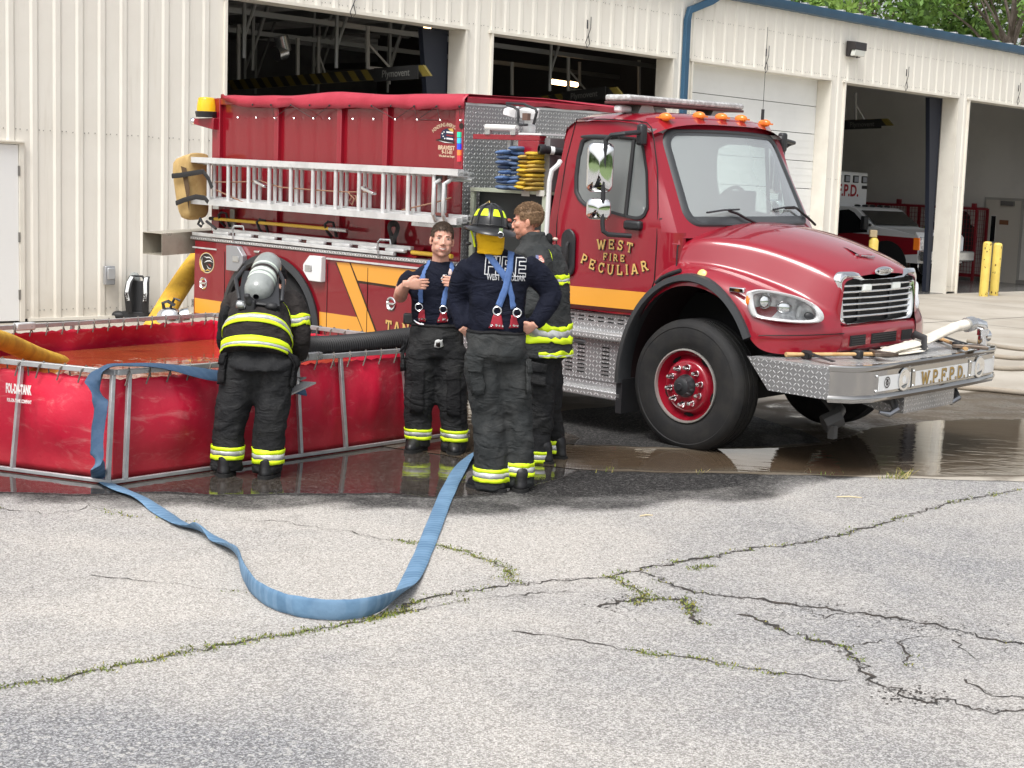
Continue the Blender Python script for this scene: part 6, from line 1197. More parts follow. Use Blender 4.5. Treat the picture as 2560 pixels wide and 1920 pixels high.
# white maker's marks on the left wall
vmw = pm('print_white', (.80, .76, .74), .6); ex = (PA-PD).normalized(); nrm = V((ex.y, -ex.x, 0)); nrm = nrm if nrm.dot(PA-cen) > 0 else -nrm
def TW(u, w):
    r = ray(u, w); n0 = PA+nrm*.095; t = (n0-EYE).dot(nrm)/r.dot(nrm); return EYE+r*t
for s_, u, w, h, b_, sx in (('FOL-DA-TANK', 46, 974, .085, .006, .86), ('FOL-DA-TANK COMPANY', 47, 1002, .032, .001, 1.), ('PORTABLE TANKS', 42, 1018, .022, .0, 1.), ('FOLDING FRAME - 2000 GAL', 46, 1027, .018, 0, 1.), ('MADE IN U.S.A.', 54, 1040, .018, 0, 1.)) if False else (('FOL-DA-TANK', 46, 974, .082, .004, .36), ('FOL-DA-TANK COMPANY', 48, 1003, .032, .001, .5)):
    text('maker_lettering', s_, h, frame(TW(u, w), ex, (0, 0, 1)), vmw, ft, b_, sx=sx)
# clamp and hose shelf on the near rail
mb = MB(); p = PA.lerp(PB, .515)+R3; bar(mb, p+V((-.05, -.06, .01)), p+V((.05, .06, .01)), .028); mb.build('rail_clamp', alu, ft, bevel=.006); p = PC.lerp(PD, .52)+R3; mb = MB(); bar(mb, p-(PD-PC).normalized()*.09, p+(PD-PC).normalized()*.09, .03); mb.build('rail_clamp', alu_w, ft, bevel=.01)
mb = MB(); q = [DP(u, w, d) for u, w, d in ((600, 985, 10.55), (668, 990, 10.42), (672, 973, 10.6), (610, 973, 10.7))]; mb.prism(q, (0, 0, -.01)); q = [DP(u, w, d) for u, w, d in ((728, 984, 10.5), (790, 955, 10.55), (742, 952, 10.7), (735, 960, 10.7))]; mb.prism(q, (0, 0, -.012)); q = [DP(u, w, d) for u, w, d in ((738, 953, 10.66), (766, 942, 10.66), (742, 943, 10.75))]; mb.prism(q, (0, 0, -.012)); mb.rod(DP(745, 948, 10.66), DP(745, 975, 10.62), .014, 6); mb.build('hose_shelf', pm('shelf_steel', (.30, .30, .30), .35, .7), ft)
# the water inside
wm_ = bpy.data.materials.new('tank_water'); wm_.use_nodes = True; n_, l_ = nodes(wm_); pb = n_['Principled BSDF']; t_ = n_.new('ShaderNodeTexCoord').outputs['Object']
l_.new(mix_(n_, l_, ramp_(n_, l_, noise_(n_, l_, t_, .9, 3), .35, .65), (.34, .075, .024), (.26, .085, .030)), pb.inputs['Base Color']); pb.inputs['Roughness'].default_value = .02; pb.inputs['IOR'].default_value = 1.33; pb.inputs['Coat Weight'].default_value = .5; pb.inputs['Coat Roughness'].default_value = .01
b_ = n_.new('ShaderNodeBump'); b_.inputs['Distance'].default_value = .02; b_.inputs['Strength'].default_value = .8; l_.new(noise_(n_, l_, t_, 2.3, 2, .4, .8), b_.inputs['Height']); l_.new(b_.outputs[0], pb.inputs['Normal'])
mb = MB(); mb.add([cen+(p-cen)*.965+V((0, 0, .485)) for p in (PA, PB, PC, PD)], [(0, 1, 2, 3)]); tag(mb.build('water', wm_), kind='structure')
# ================================================================ HOSES ON THE GROUND AND INTO THE TANK
def smooth(P, k=6):
    out = []; n = len(P)
    for i in range(n-1):
        p0, p1, p2, p3 = P[max(i-1, 0)], P[i], P[i+1], P[min(i+2, n-1)]
        for j in range(k):
            t = j/k; out.append(tuple(.5*((2*b)+(-a+c)*t+(2*a-5*b+4*c-d)*t*t+(-a+3*b-3*c+d)*t ** 3) for a, b, c, d in zip(p0, p1, p2, p3)))
    out.append(tuple(P[-1])); return out
hy2 = pm('sleeve_yellow', (.74, .44, .04), .75, col2=(.56, .30, .03), vs=6, bump=.003, bs=25)
P = [G(-140, 830, 1.0), G(-60, 838, .86), G(0, 850, .76), G(45, 868, .67), G(95, 890, .56), G(150, 908, .46), G(165, 915, .42)]
MB2 = MB(); MB2.tube([V(p) for p in smooth([tuple(p) for p in P])], [.078]*31+[.07, .065, .06, .055, .05, .045], 16, flat=.85, up=(0, 0, 1)); tag(MB2.build('yellow_hose', hy2, ang=60), 'fat yellow hose coming over the rim and dipping into the red tank', 'hose')
P = [DP(520, 622, 17.0), DP(482, 668, 16.8), DP(437, 735, 16.5), DP(398, 800, 16.2), DP(360, 858, 15.9), DP(325, 905, 15.7)]
MB2 = MB(); MB2.tube([V(p) for p in smooth([tuple(p) for p in P])], .125, 18, flat=.8); tag(MB2.build('yellow_sleeve', hy2, ang=60), 'wide yellow discharge sleeve sloping down from under the steel chute', 'hose')
o = empty('hose_valve', DP(425, 800, 15.6), 'shiny valve fitting showing just over the back rim of the tank', 'valve'); mb = MB(); mb.ball((0, 0, .02), (.14, .10, .11), 16, 10); mb.lathe([(.09, 0), (.10, .03), (.10, .09)], (.1, 0, .02), (1, .3, .2), 16); mb.build('body', chrome, o); mb = MB(); mb.tube([(-.06, 0, .10), (-.07, -.02, .17), (-.02, -.02, .19), (.05, -.02, .15)], .018, 6); mb.tube([(0, 0, .12), (.04, 0, .22), (.1, 0, .2)], .014, 6); mb.build('handle', blk2, o)
# flat blue hose: lies flat, then stands on its edge round the bend
hbl = pm('hose_blue_flat', (.085, .175, .285), .8, col2=(.135, .25, .385), vs=5, bump=.004, bs=20)
n_, l_ = nodes(hbl); pb = n_['Principled BSDF']; t_ = n_.new('ShaderNodeTexCoord').outputs['Object']; src = pb.inputs['Base Color'].links[0].from_socket
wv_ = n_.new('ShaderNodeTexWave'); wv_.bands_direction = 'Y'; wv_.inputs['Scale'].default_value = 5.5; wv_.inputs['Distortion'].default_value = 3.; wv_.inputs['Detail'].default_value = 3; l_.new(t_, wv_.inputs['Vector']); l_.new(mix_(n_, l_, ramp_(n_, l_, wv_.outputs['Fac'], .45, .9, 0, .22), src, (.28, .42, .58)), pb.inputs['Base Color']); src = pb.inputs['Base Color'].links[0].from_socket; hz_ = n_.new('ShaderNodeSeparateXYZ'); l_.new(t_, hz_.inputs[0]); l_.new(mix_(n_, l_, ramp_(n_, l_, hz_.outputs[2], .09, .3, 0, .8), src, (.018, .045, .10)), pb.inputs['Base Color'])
HP = [] # x,y,z, tilt (0 flat .. 1 on edge)
rim = lambda u, t, dz=.03: None
rp_ = PA.lerp(PB, .26)+R3; r1_ = PA.lerp(PB, .08)+R3; k0 = outw(PA, .05)
HP = [(*(PA.lerp(PB, .42)+V((.20, -.10, .50))), .3), (*(PA.lerp(PB, .33)+V((.10, -.05, .585))), .5), (*(PA.lerp(PB, .21)+V((.07, -.05, .65))), .55), (*(PA.lerp(PB, .10)+V((.03, -.03, .725))), .15), (*(PA.lerp(PB, .03)+V((0, -.02, .745))), 0)]
HP += [(*(PA+V((-.06, -.02, .735))), .0), (*(PA+V((-.13, -.07, .64))), .2)]
for u, w, d, tl in ((252, 1010, 9.62, .3), (244, 1080, 9.6, .3), (243, 1150, 9.58, .3)): HP.append((*DP(u, w, d), tl))
for u, w, tl in ((252, 1204, .15), (300, 1228, .05), (352, 1252, .15), (400, 1282, .0), (448, 1314, .10), (486, 1330, .25), (505, 1342, .55), (545, 1358, .1), (575, 1382, .35), (596, 1412, .8), (607, 1452, .95), (640, 1500, .95), (700, 1533, .95), (780, 1550, .95), (860, 1553, .95), (930, 1543, .9), (985, 1515, .6), (1022, 1462, .12), (1058, 1385, 0), (1090, 1305, .03), (1118, 1235, 0), (1150, 1175, .05), (1176, 1150, .4), (1200, 1140, .2)):
    g = G(u, w); HP.append((g.x, g.y, .008+.046*math.sin(tl*math.pi/2), tl))
SP = smooth(HP, 7); pts, ups, k = [], [], len(SP)
for i, q in enumerate(SP):
    a, b = V(SP[max(i-1, 0)][:3]), V(SP[min(i+1, k-1)][:3]); t = (b-a).normalized()
    if abs(t.z) > .8: up = V((-.35, -.9, 0))
    else:
        side_ = V((0, 0, 1)).cross(t).normalized(); ph = q[3]*math.pi/2; up = V((0, 0, 1))*math.cos(ph)+side_*math.sin(ph)
    pts.append(V(q[:3])); ups.append(up)
for _ in range(3): ups = [(ups[max(i-1, 0)]+ups[i]*2+ups[min(i+1, k-1)]).normalized() for i in range(k)]
rw = [.049+.005*mnoise.noise(V((i*.35, 0, 0))) for i in range(k)]
mb = MB(); mb.tube([p+V((0, 0, .0)) for p in pts], rw, 14, flat=.20, up=ups); tag(mb.build('blue_hose', hbl, ang=60), 'flat blue fire hose hanging over the tank rim and curving over the asphalt', 'hose')
# black corrugated suction hose
P = smooth([tuple(p) for p in (DP(672, 925, 10.75), DP(712, 893, 10.95), DP(760, 872, 11.15), DP(850, 866, 11.45), DP(945, 856, 11.75), DP(1030, 845, 12.0), DP(1085, 838, 12.2), DP(1125, 850, 12.5))], 70)
dist = 0; rr_ = []
for i, p in enumerate(P): rr_.append(.086 if i % 4 < 2 else .079)
o = empty('suction_hose', (0, 0, 0), 'black corrugated suction hose running from the red tank behind the smiling man', 'hose'); mb = MB(); mb.tube([V(p) for p in P], rr_, 20); mb.build('hose_wall', pm('suction_black', (.012, .012, .014), .5), o, ang=25)
for i in (6, 14): mb = MB(); a, b = V(P[i]), V(P[i+2]); mb.lathe([(.088, 0), (.097, .004), (.097, .016), (.088, .02)], a, b-a, 20); mb.build('hose_clamp', steel, o)
# pale hoses out on the apron at the right
hg = pm('hose_grey', (.30, .265, .215), .85, col2=(.34, .29, .23), vs=6)
for nm, pp, lb in (('a', ((2360, 958), (2404, 968), (2480, 974), (2560, 982), (2680, 990)), 'grey hose on the apron passing under the end of the bumper'), ('b', ((2680, 890), (2600, 893), (2540, 895), (2480, 890), (2450, 893), (2470, 915), (2510, 921), (2560, 921), (2680, 917)), 'grey hose doubled back on itself just beyond the end of the bumper'), ('c', ((2420, 852), (2500, 866), (2580, 874), (2680, 870)), 'grey hose farthest out on the apron behind the bumper end')):
    pts = smooth([tuple(G(u, w, .034)) for u, w in pp]); tag(MB().tube([V(p) for p in pts], .03, 10).build('apron_hose', hg), lb, 'hose', 'grey hoses lying on the apron')
# ================================================================ BREATHING APPARATUS by the wall
bottle = pm('bottle_grey', (.30, .32, .31), .3, coat=.4, col2=(.22, .24, .23), vs=9); bpale = pm('bottle_band', (.62, .70, .62), .4); strap_w = pm('strap_pale', (.66, .68, .68), .5)
def scba_bottle(par, a, b, r):
    a, b = V(a), V(b); L = (b-a).length; d = b-a
    bt = MB().lathe([(.02, 0), (r*.55, .012), (r*.88, .045), (r, .10), (r, L-.10), (r*.9, L-.045), (r*.55, L-.01), (0, L)], a, d, 28).build('air_bottle', bottle, par, ang=60)
    for t0, t1, m_ in ((.30, .36, bpale), (.40, .47, bpale), (.50, .56, mgs), (.60, .64, bpale)): MB().lathe([(r+.0015, L*t0), (r+.0015, L*t1)], a, d, 28).build('bottle_band', m_, bt)
    return bt
g = G(345, 803); o = empty('breathing_apparatus', g, 'breathing apparatus with white lettered shoulder straps standing by the wall', 'breathing apparatus'); o.rotation_euler = (0, 0, -.15)
scba_bottle(o, (-.10, .12, .12), (-.10, .10, .62), .075)
mb = MB(); mb.box(-.13, .13, -.02, .04, .05, .52); mb.box(-.2, .22, -.06, .06, 0, .12); mb.tube([(-.1, .0, .5), (-.08, 0, .58), (.05, 0, .58), (.1, 0, .5)], .015, 8); mb.build('back_plate', blk2, o, bevel=.02)
for sx_ in (-1, 1):
    x = .03+sx_*.11; mb = MB(); mb.tube([(x-.02, .03, .54), (x-.01*sx_, -.05, .575), (x+.0*sx_, -.12, .50), (x+.015*sx_, -.14, .36), (x+.0, -.13, .22), (x-.0, -.10, .12)], .042, 8, flat=.3, up=(0, -1, .4)); st = mb.build('shoulder_strap', blk, o)
    mb = MB(); mb.tube([(x-.014*sx_, -.068, .572), (x, -.136, .505), (x+.016*sx_, -.157, .37), (x+.004, -.15, .27)], .022, 6, flat=.15, up=(0, -1, .4)); mb.build('strap_trim', strap_w, st)
    text('strap_lettering', 'MSA', .055, frame((x+.014*sx_, -.165, .32), (0, -.05, 1) if sx_ > 0 else (0, .05, -1), (-1, 0, 0) if sx_ > 0 else (1, 0, 0)), mgs, st, .001, sx=1.1)
mb = MB(); mb.ball((.30, -.02, .12), (.12, .08, .10), 14, 10); mb.ball((.36, 0, .26), (.07, .05, .12), 12, 8); mb.ball((-.26, -.02, .06), (.12, .07, .06), 12, 8); mb.build('mask_pouch', blk, o)
# ================================================================ AMBULANCE in the fourth and fifth bays
am = empty('ambulance', FB, 'white and red ambulance on a pickup chassis parked nose out inside the bay', 'ambulance', rz=FPHI); S0, S1 = 24.6, 26.65
aw, ar = pm('ambulance_white', (.80, .82, .84), .3, coat=.7), pm('ambulance_red', (.28, .01, .02), .3, coat=.7); Q = lambda u, w: FS(u, w, S0); NF = Q(2297, 610).y
nz_ = lambda u, w: (Q(u, w).y, Q(u, w).z)
body = [nz_(u, w) for u, w in ((2060, 525), (2085, 516), (2126, 515), (2142, 522), (2186, 566), (2240, 575), (2288, 588))]+[(NF+.12, Q(2300, 580).z), (NF, Q(2299, 592).z), (NF, .55), (NF+3.4, .55)]
def slab(poly, s0, s1): mb = B_(); mb.prism([V((s0, n, z)) for n, z in poly], (s1-s0, 0, 0)); return mb
slab(body, S0, S1).build('cab', aw, am, bevel=.03)
zr, zl = Q(2190, 586).z, .62; slab([(NF+.02, zr-.03), (NF+3.3, zr+.02), (NF+3.3, zl), (NF+1.5, zl), (NF+.02, zl+.15)], S0-.006, S0-.001).build('red_panel', ar, am)
slab([nz_(u, w) for u, w in ((2070, 528), (2122, 523), (2136, 531), (2168, 568), (2168, 581), (2070, 584))], S0-.008, S0-.001).build('side_window', pm('window_dark', (.012, .014, .016), .06), am)
mb = B_(); a0, a1 = nz_(2145, 525), nz_(2184, 564); mb.add([(S0+.10, a0[0]-.03, a0[1]+.0), (S1-.10, a0[0]-.03, a0[1]), (S1-.06, a1[0]-.04, a1[1]+.025), (S0+.06, a1[0]-.04, a1[1]+.025)], [(0, 1, 2, 3)]); mb.build('windscreen', MATS['window_dark'], am)
mb = B_(); mb.box(S0-.24, S0-.06, NF+1.35, NF+1.47, zr+.10, zr+.42); mb.box(S0-.06, S0, NF+1.3, NF+1.36, zr+.18, zr+.25); mb.build('door_mirror', blk2, am, bevel=.02)
hz = [Q(2299, w).z for w in (592, 639)]
mb = B_(); mb.box(S0+.02, S0+.34, NF-.02, NF+.2, hz[1], hz[0]); mb.build('headlight', pm('amb_lamp', (.72, .73, .74), .12, .7, col2=(.3, .3, .32), vs=9), am, bevel=.02); mb = B_(); mb.box(S0-.012, S0+.06, NF-.015, NF+.14, hz[1]+.12, hz[0]-.03); mb.build('turn_lamp', amber, am, bevel=.01)
mb = B_(); mb.box(S0+.38, S1-.38, NF-.03, NF+.1, .85, hz[0]+.02); mb.build('radiator', blk2, am, bevel=.02)
mb = B_(); mb.box(S0-.02, S1+.02, NF-.30, NF-.05, .62, .86); mb.build('bumper', pm('amb_bumper', (.66, .67, .68), .2, .8), am, bevel=.03)
c = Q(2240, 655); cn = NF+.85; mb = B_(); mb.prism([V((S0-.02, cn+.56*math.cos(R_(a)), .46+.58*math.sin(R_(a)))) for a in range(0, 181, 15)], (.02, 0, 0)); mb.build('wheel_arch', blk, am)
for s_ in (S0+.05, S1-.3): mb = B_(); mb.lathe([(.2, 0), (.38, 0), (.41, .03), (.41, .22), (.38, .25)], (s_, cn, .41), (1, 0, 0), 28); w_ = mb.build('wheel', tyre, am); mb = B_(); mb.lathe([(.2, .01), (.19, .05), (0, .06)], (s_, cn, .41), (1, 0, 0), 20); mb.build('rim', chrome, w_)
NBX = FS(2169, 470, S1+.05).y; zb = FS(2169, 432, S1+.05).z; mb = B_(); mb.box(S0-.22, S1+.05, NBX, NBX+3.6, .7, zb); mb.build('box_body', aw, am, bevel=.04); zg = lambda w: FS(2169, w, S1+.05).z
bw = S1+.05-(S0-.22)
for k in range(6):
    s_ = S0-.22+bw*(k+.5)/6; mb = B_(); mb.box(s_-.12, s_+.12, NBX-.03, NBX-.002, zg(459), zg(441)); lf = mb.build('flasher', blk2, am, bevel=.02); mb = B_(); mb.box(s_-.085, s_+.085, NBX-.04, NBX-.03, zg(456.5), zg(443.5)); mb.build('flasher_lens', pm('flasher_grey', (.36, .38, .42), .15), lf, bevel=.015)
mb = B_(); s_ = S1-.12; mb.box(s_-.1, s_+.12, NBX-.02, NBX-.002, zg(473), zg(465)); mb.build('side_flasher', blk2, am)
lt_ = pm('letter_red', (.32, .01, .02), .4); c = SH(V(((S0-.22+S1+.05)/2-.12, NBX-.006, zg(480)))); mt = frame(c, (1, 0, 0), (0, 0, 1)); t_ = text('box_lettering', 'W.P.F.P.D.', .40, mt, lt_, am, .012, sx=1.0)
for k in range(5): mb = B_(); s_ = S0+.35+k*.33; mb.ball((s_, nz_(2128, 515)[0]+.05, nz_(2128, 513)[1]), (.06, .09, .03), 10, 6); mb.build('roof_marker', blk2, am)
# ================================================================ RED GEAR LOCKERS along the end wall
gk = empty('gear_locker', FB, 'red wire mesh gear locker standing along the inner end wall', 'locker', rz=FPHI); lr = pm('locker_red', (.22, .012, .02), .45); s1 = 28.95; n0 = FS(2437, 600, s1).y; n1 = n0+8; zt = FS(2434, 520, s1).z
for k in range(8):
    n_ = n0+k; mb = B_()
    for s_ in (s1, s1+.55): mb.box(s_-.03, s_+.03, n_-.03, n_+.03, 0.02, zt)
    mb.box(s1-.02, s1+.57, n_-.015, n_+.015, zt-.04, zt+.0); mb.build('locker_post', lr, gk)
for z in (.15, zt-.02): mb = B_(); mb.box(s1-.02, s1+.02, n0, n1-1, z-.03, z+.03); mb.box(s1+.53, s1+.57, n0, n1-1, z-.03, z+.03); mb.build('locker_rail', lr, gk)
mb = B_()
for k in range(int((n1-1-n0)/.09)): n_ = n0+k*.09; mb.box(s1-.006, s1+.006, n_-.004, n_+.004, .15, zt)
for k in range(int(zt/.11)): mb.box(s1-.004, s1+.004, n0, n1-1, .15+k*.11, .158+k*.11)
for k in range(6): mb.box(s1+.1*k, s1+.1*k+.008, n0-.004, n0+.004, .15, zt)
for k in range(int(zt/.11)): mb.box(s1, s1+.55, n0-.004, n0+.004, .15+k*.11, .158+k*.11)
mb.build('wire_mesh', lr, gk)
rr = random.Random(11); mb = B_()
for k in range(7):
    for q in range(5): mb.ball((s1+.3+rr.uniform(-.1, .1), n0+k+.5+rr.uniform(-.25, .25), rr.uniform(.5, zt-.3)), (.16, .2, rr.uniform(.2, .4)), 10, 7, rr.choice((0, 0, 1, 2)))
mb.build('hung_gear', [pm('gear_dark', (.03, .028, .026), .9), pm('gear_tan', (.25, .18, .08), .9), pm('gear_lime', (.45, .5, .05), .7)], gk); 
for k in (2, 3): mb = B_(); mb.box(s1+.2, s1+.3, n0+k*1.2, n0+k*1.2+.1, zt, zt+.14); mb.build('locker_tab', lr, gk)
mb = B_(); mb.box(s1-.02, s1+.08, n0+.05, n0+.15, zt, zt+.12); mb.build('locker_tab', lr, gk)
# ================================================================ PEOPLE
X_, Y_, Z_ = V((1, 0, 0)), V((0, 1, 0)), V((0, 0, 1))
def JY(u, w, y): r = ray(u, w); return EYE+r*(y/r.y)
def ell(c, ax, ay, rx, ry, n=22, p=2.4):
    out = []
    for i in range(n):
        a = 2*math.pi*i/n; ca, sa = math.cos(a), math.sin(a); q = (abs(ca) ** p+abs(sa) ** p) ** (-1/p); out.append(V(c)+ax*(rx*ca*q)+ay*(ry*sa*q))
    return out
def M_remesh(vox, it=5, fac=.5):
    def f(o):
        r = o.modifiers.new('r', 'REMESH'); r.mode = 'VOXEL'; r.voxel_size = vox; r.use_smooth_shade = True
        s_ = o.modifiers.new('s', 'SMOOTH'); s_.factor = fac; s_.iterations = it
    return f
def M_fold(strength, size, seed=0):
    def f(o):
        t = bpy.data.textures.new('folds', 'CLOUDS'); t.noise_scale = size; t.noise_depth = 3; d = o.modifiers.new('d', 'DISPLACE'); d.texture = t; d.strength = strength; d.mid_level = .5; d.texture_coords = 'LOCAL'
    return f
def M_wrap(target, off, thick=.003):
    def f(o):
        s_ = o.modifiers.new('w', 'SHRINKWRAP'); s_.target = target; s_.wrap_method = 'NEAREST_SURFACEPOINT'; s_.wrap_mode = 'ABOVE_SURFACE'; s_.offset = off
        if thick: t = o.modifiers.new('t', 'SOLIDIFY'); t.thickness = thick; t.offset = 0
    return f
def cloth(nm, c, c2, vs=7, bump=.004, bs=55, rough=.85, crease=.007):
    m = pm(nm, c, rough, col2=c2, vs=vs, bump=bump, bs=bs, bd=5, spec=.25); n, l = nodes(m); p = n['Principled BSDF']; t = n.new('ShaderNodeTexCoord').outputs['Object']
    mp = n.new('ShaderNodeMapping'); mp.inputs['Scale'].default_value = (1, 1, 2.2); mp.inputs['Rotation'].default_value = (.25, .3, 0); l.new(t, mp.inputs[0]); b = n.new('ShaderNodeBump'); b.inputs['Distance'].default_value = crease
    r = n.new('ShaderNodeMath'); r.operation = 'ABSOLUTE'; l.new(math_(n, l, 'SUBTRACT', noise_(n, l, mp.outputs[0], 4.6, 4, .5, .7), .5), r.inputs[0]); l.new(ramp_(n, l, r.outputs[0], 0, .16), b.inputs['Height']); b.inputs['Strength'].default_value = .75
    l.new(p.inputs['Normal'].links[0].from_socket, b.inputs['Normal']); l.new(b.outputs[0], p.inputs['Normal']); return m
t_dark = cloth('turnout_dark', (.017, .0175, .019), (.028, .0285, .029)); t_coat = cloth('turnout_coat', (.020, .017, .0165), (.034, .029, .027)); t_grey = cloth('turnout_grey', (.030, .033, .034), (.045, .047, .047)); t_black = cloth('turnout_black', (.008, .008, .009), (.016, .016, .017))
navy = cloth('shirt_navy', (.0035, .005, .014), (.0055, .0075, .019), bs=35, bump=.002, crease=.008); lime = pm('band_lime', (.66, .86, .012), .55, emit=.05); silv = pm('band_silver', (.55, .56, .55), .4, .2, col2=(.42, .43, .43), vs=25)
skin = pm('skin', (.62, .33, .24), .5, col2=(.66, .36, .27), vs=22, sss=.12); skin2 = pm('skin_ruddy', (.54, .24, .16), .5, col2=(.60, .30, .21), vs=22, sss=.12)
sus = pm('suspender_blue', (.075, .15, .36), .8, col2=(.095, .175, .40), vs=40); lea = pm('leather_red', (.32, .012, .028), .6); boot = pm('boot_black', (.010, .010, .011), .45, bump=.003, bs=25)
hood_y = cloth('hood_yellow', (.80, .46, .012), (.72, .40, .01), bs=30)
def band(par, target, c0, c1, rx, nm='reflective_band', ax=X_, ay=Y_, ry=None, arc=None, tilt=V((0, 0, 0)), trims=(0, .3, .7, 1)):
    """lime / silver / lime trim wrapped on the garment between two ring centres"""
    c0, c1 = V(c0), V(c1); mb = MB(); n = 40
    for (a, b, m) in ((trims[0], trims[1], 0), (trims[1], trims[2], 1), (trims[2], trims[3], 0)):
        rows = []
        for t in (a, (a+b)/2, b):
            c = c0.lerp(c1, t); L = ell(c, ax, ay, rx, ry or rx, n, 2.)
            if arc: L = [L[i % n] for i in range(int(arc[0]*n), int(arc[1]*n)+1)]
            rows.append([p+tilt*((p-c).dot(ax)/rx) for p in L])
        mb.loft(rows, m, False, not arc)
    return mb.build(nm, [lime, silv], par, mods=[M_wrap(target, .006)])
def hand(mb, w, d, pn, th, curl=(.5, .5, .55, .6), sc=1.):
    """w wrist, d finger direction, pn palm normal (where the fingers curl to), th the thumb side"""
    d = d.normalized(); pn = (pn-d*pn.dot(d)).normalized(); s_ = d.cross(pn); s_ = s_ if s_.dot(th) > 0 else -s_
    mb.loft([ell(w+d*(x*sc), s_, pn, a*sc, b*sc, 14, 2.6) for x, a, b in ((-.03, .027, .021), (0, .028, .019), (.03, .037, .016), (.06, .041, .015), (.088, .040, .013), (.097, .036, .010))])
    for k, (o_, L, cu) in enumerate(zip((.030, .010, -.011, -.030), (.072, .080, .074, .058), curl)):
        p = w+(d*.088+s_*o_)*sc; dd = (d+s_*(o_*1.2)).normalized(); pts = [p-dd*.01]
        for seg, f in ((.45, .35), (.3, 1.), (.25, 1.6)):
            ang = cu*f; v_ = (dd*math.cos(ang)+pn*math.sin(ang)); p = p+v_*(L*seg*sc); pts.append(p)
        mb.tube(pts, [.0098*sc, .0093*sc, .0084*sc, .0066*sc], 9)
    p = w+(d*.025+s_*.028)*sc; mb.tube([p-d*.01, p+(d*.022+s_*.022+pn*.006)*sc, p+(d*.052+s_*.026+pn*.018)*sc, p+(d*.072+s_*.020+pn*.026)*sc], [.014*sc, .0125*sc, .0105*sc, .008*sc], 9)
HS = 1.06
def headM(c, f, tilt=0.):
    f = V(f).normalized(); s_ = f.cross(Z_).normalized(); u_ = s_.cross(f); M = Mx((s_, f, u_)).transposed()*HS
    if tilt: M = M @ Mx.Rotation(tilt, 3, 'Y')
    return lambda x, y, z: V(c)+M @ V((x, y, z)), M
def head(mb, c, f, tilt=0., neck=None):
    P, M = headM(c, f, tilt); b = lambda x, y, z, rx, ry, rz, n=14, k=10: mb.ball(P(x, y, z), (rx, ry, rz), n, k, M=M)
    b(0, -.012, .04, .073, .095, .083, 20, 14); b(0, .026, -.022, .066, .070, .090, 18, 12); b(0, .066, -.092, .026, .022, .020); b(0, .045, -.075, .044, .042, .035)
    for s_ in (-1, 1):
        b(s_*.041, .012, -.055, .027, .040, .040); b(s_*.036, .061, -.012, .027, .028, .026); b(s_*.078, -.006, -.004, .008, .018, .028); b(s_*.076, .002, -.026, .008, .009, .011); b(s_*.011, .102, -.028, .009, .011, .008)
        b(s_*.031, .082, .029, .024, .012, .008); b(s_*.031, .079, -.0, .017, .010, .006); b(s_*.026, .064, -.052, .028, .026, .030)
    mb.tube([P(0, .088, .018), P(0, .101, -.004), P(0, .111, -.023), P(0, .100, -.033)], [.007, .009, .0115, .009], 10)
    b(0, .091, -.050, .024, .008, .0055); b(0, .088, -.071, .020, .009, .006)
    if neck is not None:
        n0 = P(0, -.02, -.06); mb.tube([n0, n0.lerp(V(neck), .5), V(neck)+(V(neck)-n0)*.25], [.058, .06, .066], 16)
    return P, M
def face_bits(par, P, M, smile=True, squint=.5, brow=(.07, .045, .03), talk=False):
    wm, im = pm('eye_white', (.62, .58, .55), .3), pm('iris_dark', (.02, .015, .012), .2); mm = pm('mouth_dark', (.10, .02, .018), .5); lp = pm('lip', (.46, .16, .13), .5); tm = pm('teeth', (.70, .66, .58), .3)
    for s_ in (-1, 1):
        mb = MB(); mb.ball(P(s_*.031, .0835, .0135), (.0125, .0085, .0052*squint+.0012), 12, 8, M=M); e = mb.build('eye', wm, par); mb = MB(); mb.ball(P(s_*.031, .0905, .0135), (.0055, .0026, .0045*squint+.001), 10, 6, M=M); mb.build('iris', im, e)
        mb = MB(); mb.tube([P(s_*.014, .0945, .0305), P(s_*.033, .0945, .0335), P(s_*.052, .080, .0285)], [.0022, .0028, .0014], 6); mb.build('eyebrow', pm('brow_%d' % int(brow[0]*1000), brow, .8), par)
    k = 1. if smile else -.2; wd = .034 if smile else .017
    mb = MB()
    for t0, t1, z0, z1, m, yy in ((-1, 1, -.0535, -.0655 if not talk else -.068, 0, .0985), (-.84, .84, -.0540, -.0610, 1, .0995)):
        rows = []
        for i in range(9):
            t = t0+(t1-t0)*i/8; cz = .010*k*t*t; yo = -.020*t*t; rows.append([P(wd*t, yy+yo, z0+cz*1.0), P(wd*t, yy+yo+.0005, (z0+(z1-z0)*(1-t*t*.8))+cz)])
        mb.loft(rows, m, False, False)
    mo = mb.build('mouth', [mm, tm], par); mb = MB(); zl = -.0670 if not talk else -.071
    mb.tube([P(wd*t, .0985-.020*t*t, zl+.014*k*t*t+(.003 if not smile else 0)*t*t) for t in (-.9, -.5, 0, .5, .9)], [.002, .004, .005, .004, .002], 6); mb.tube([P(wd*t, .1-.020*t*t, -.0520+.010*k*t*t) for t in (-.95, -.5, 0, .5, .95)], [.0015, .003, .0028, .003, .0015], 6); mb.build('lips', lp, mo)
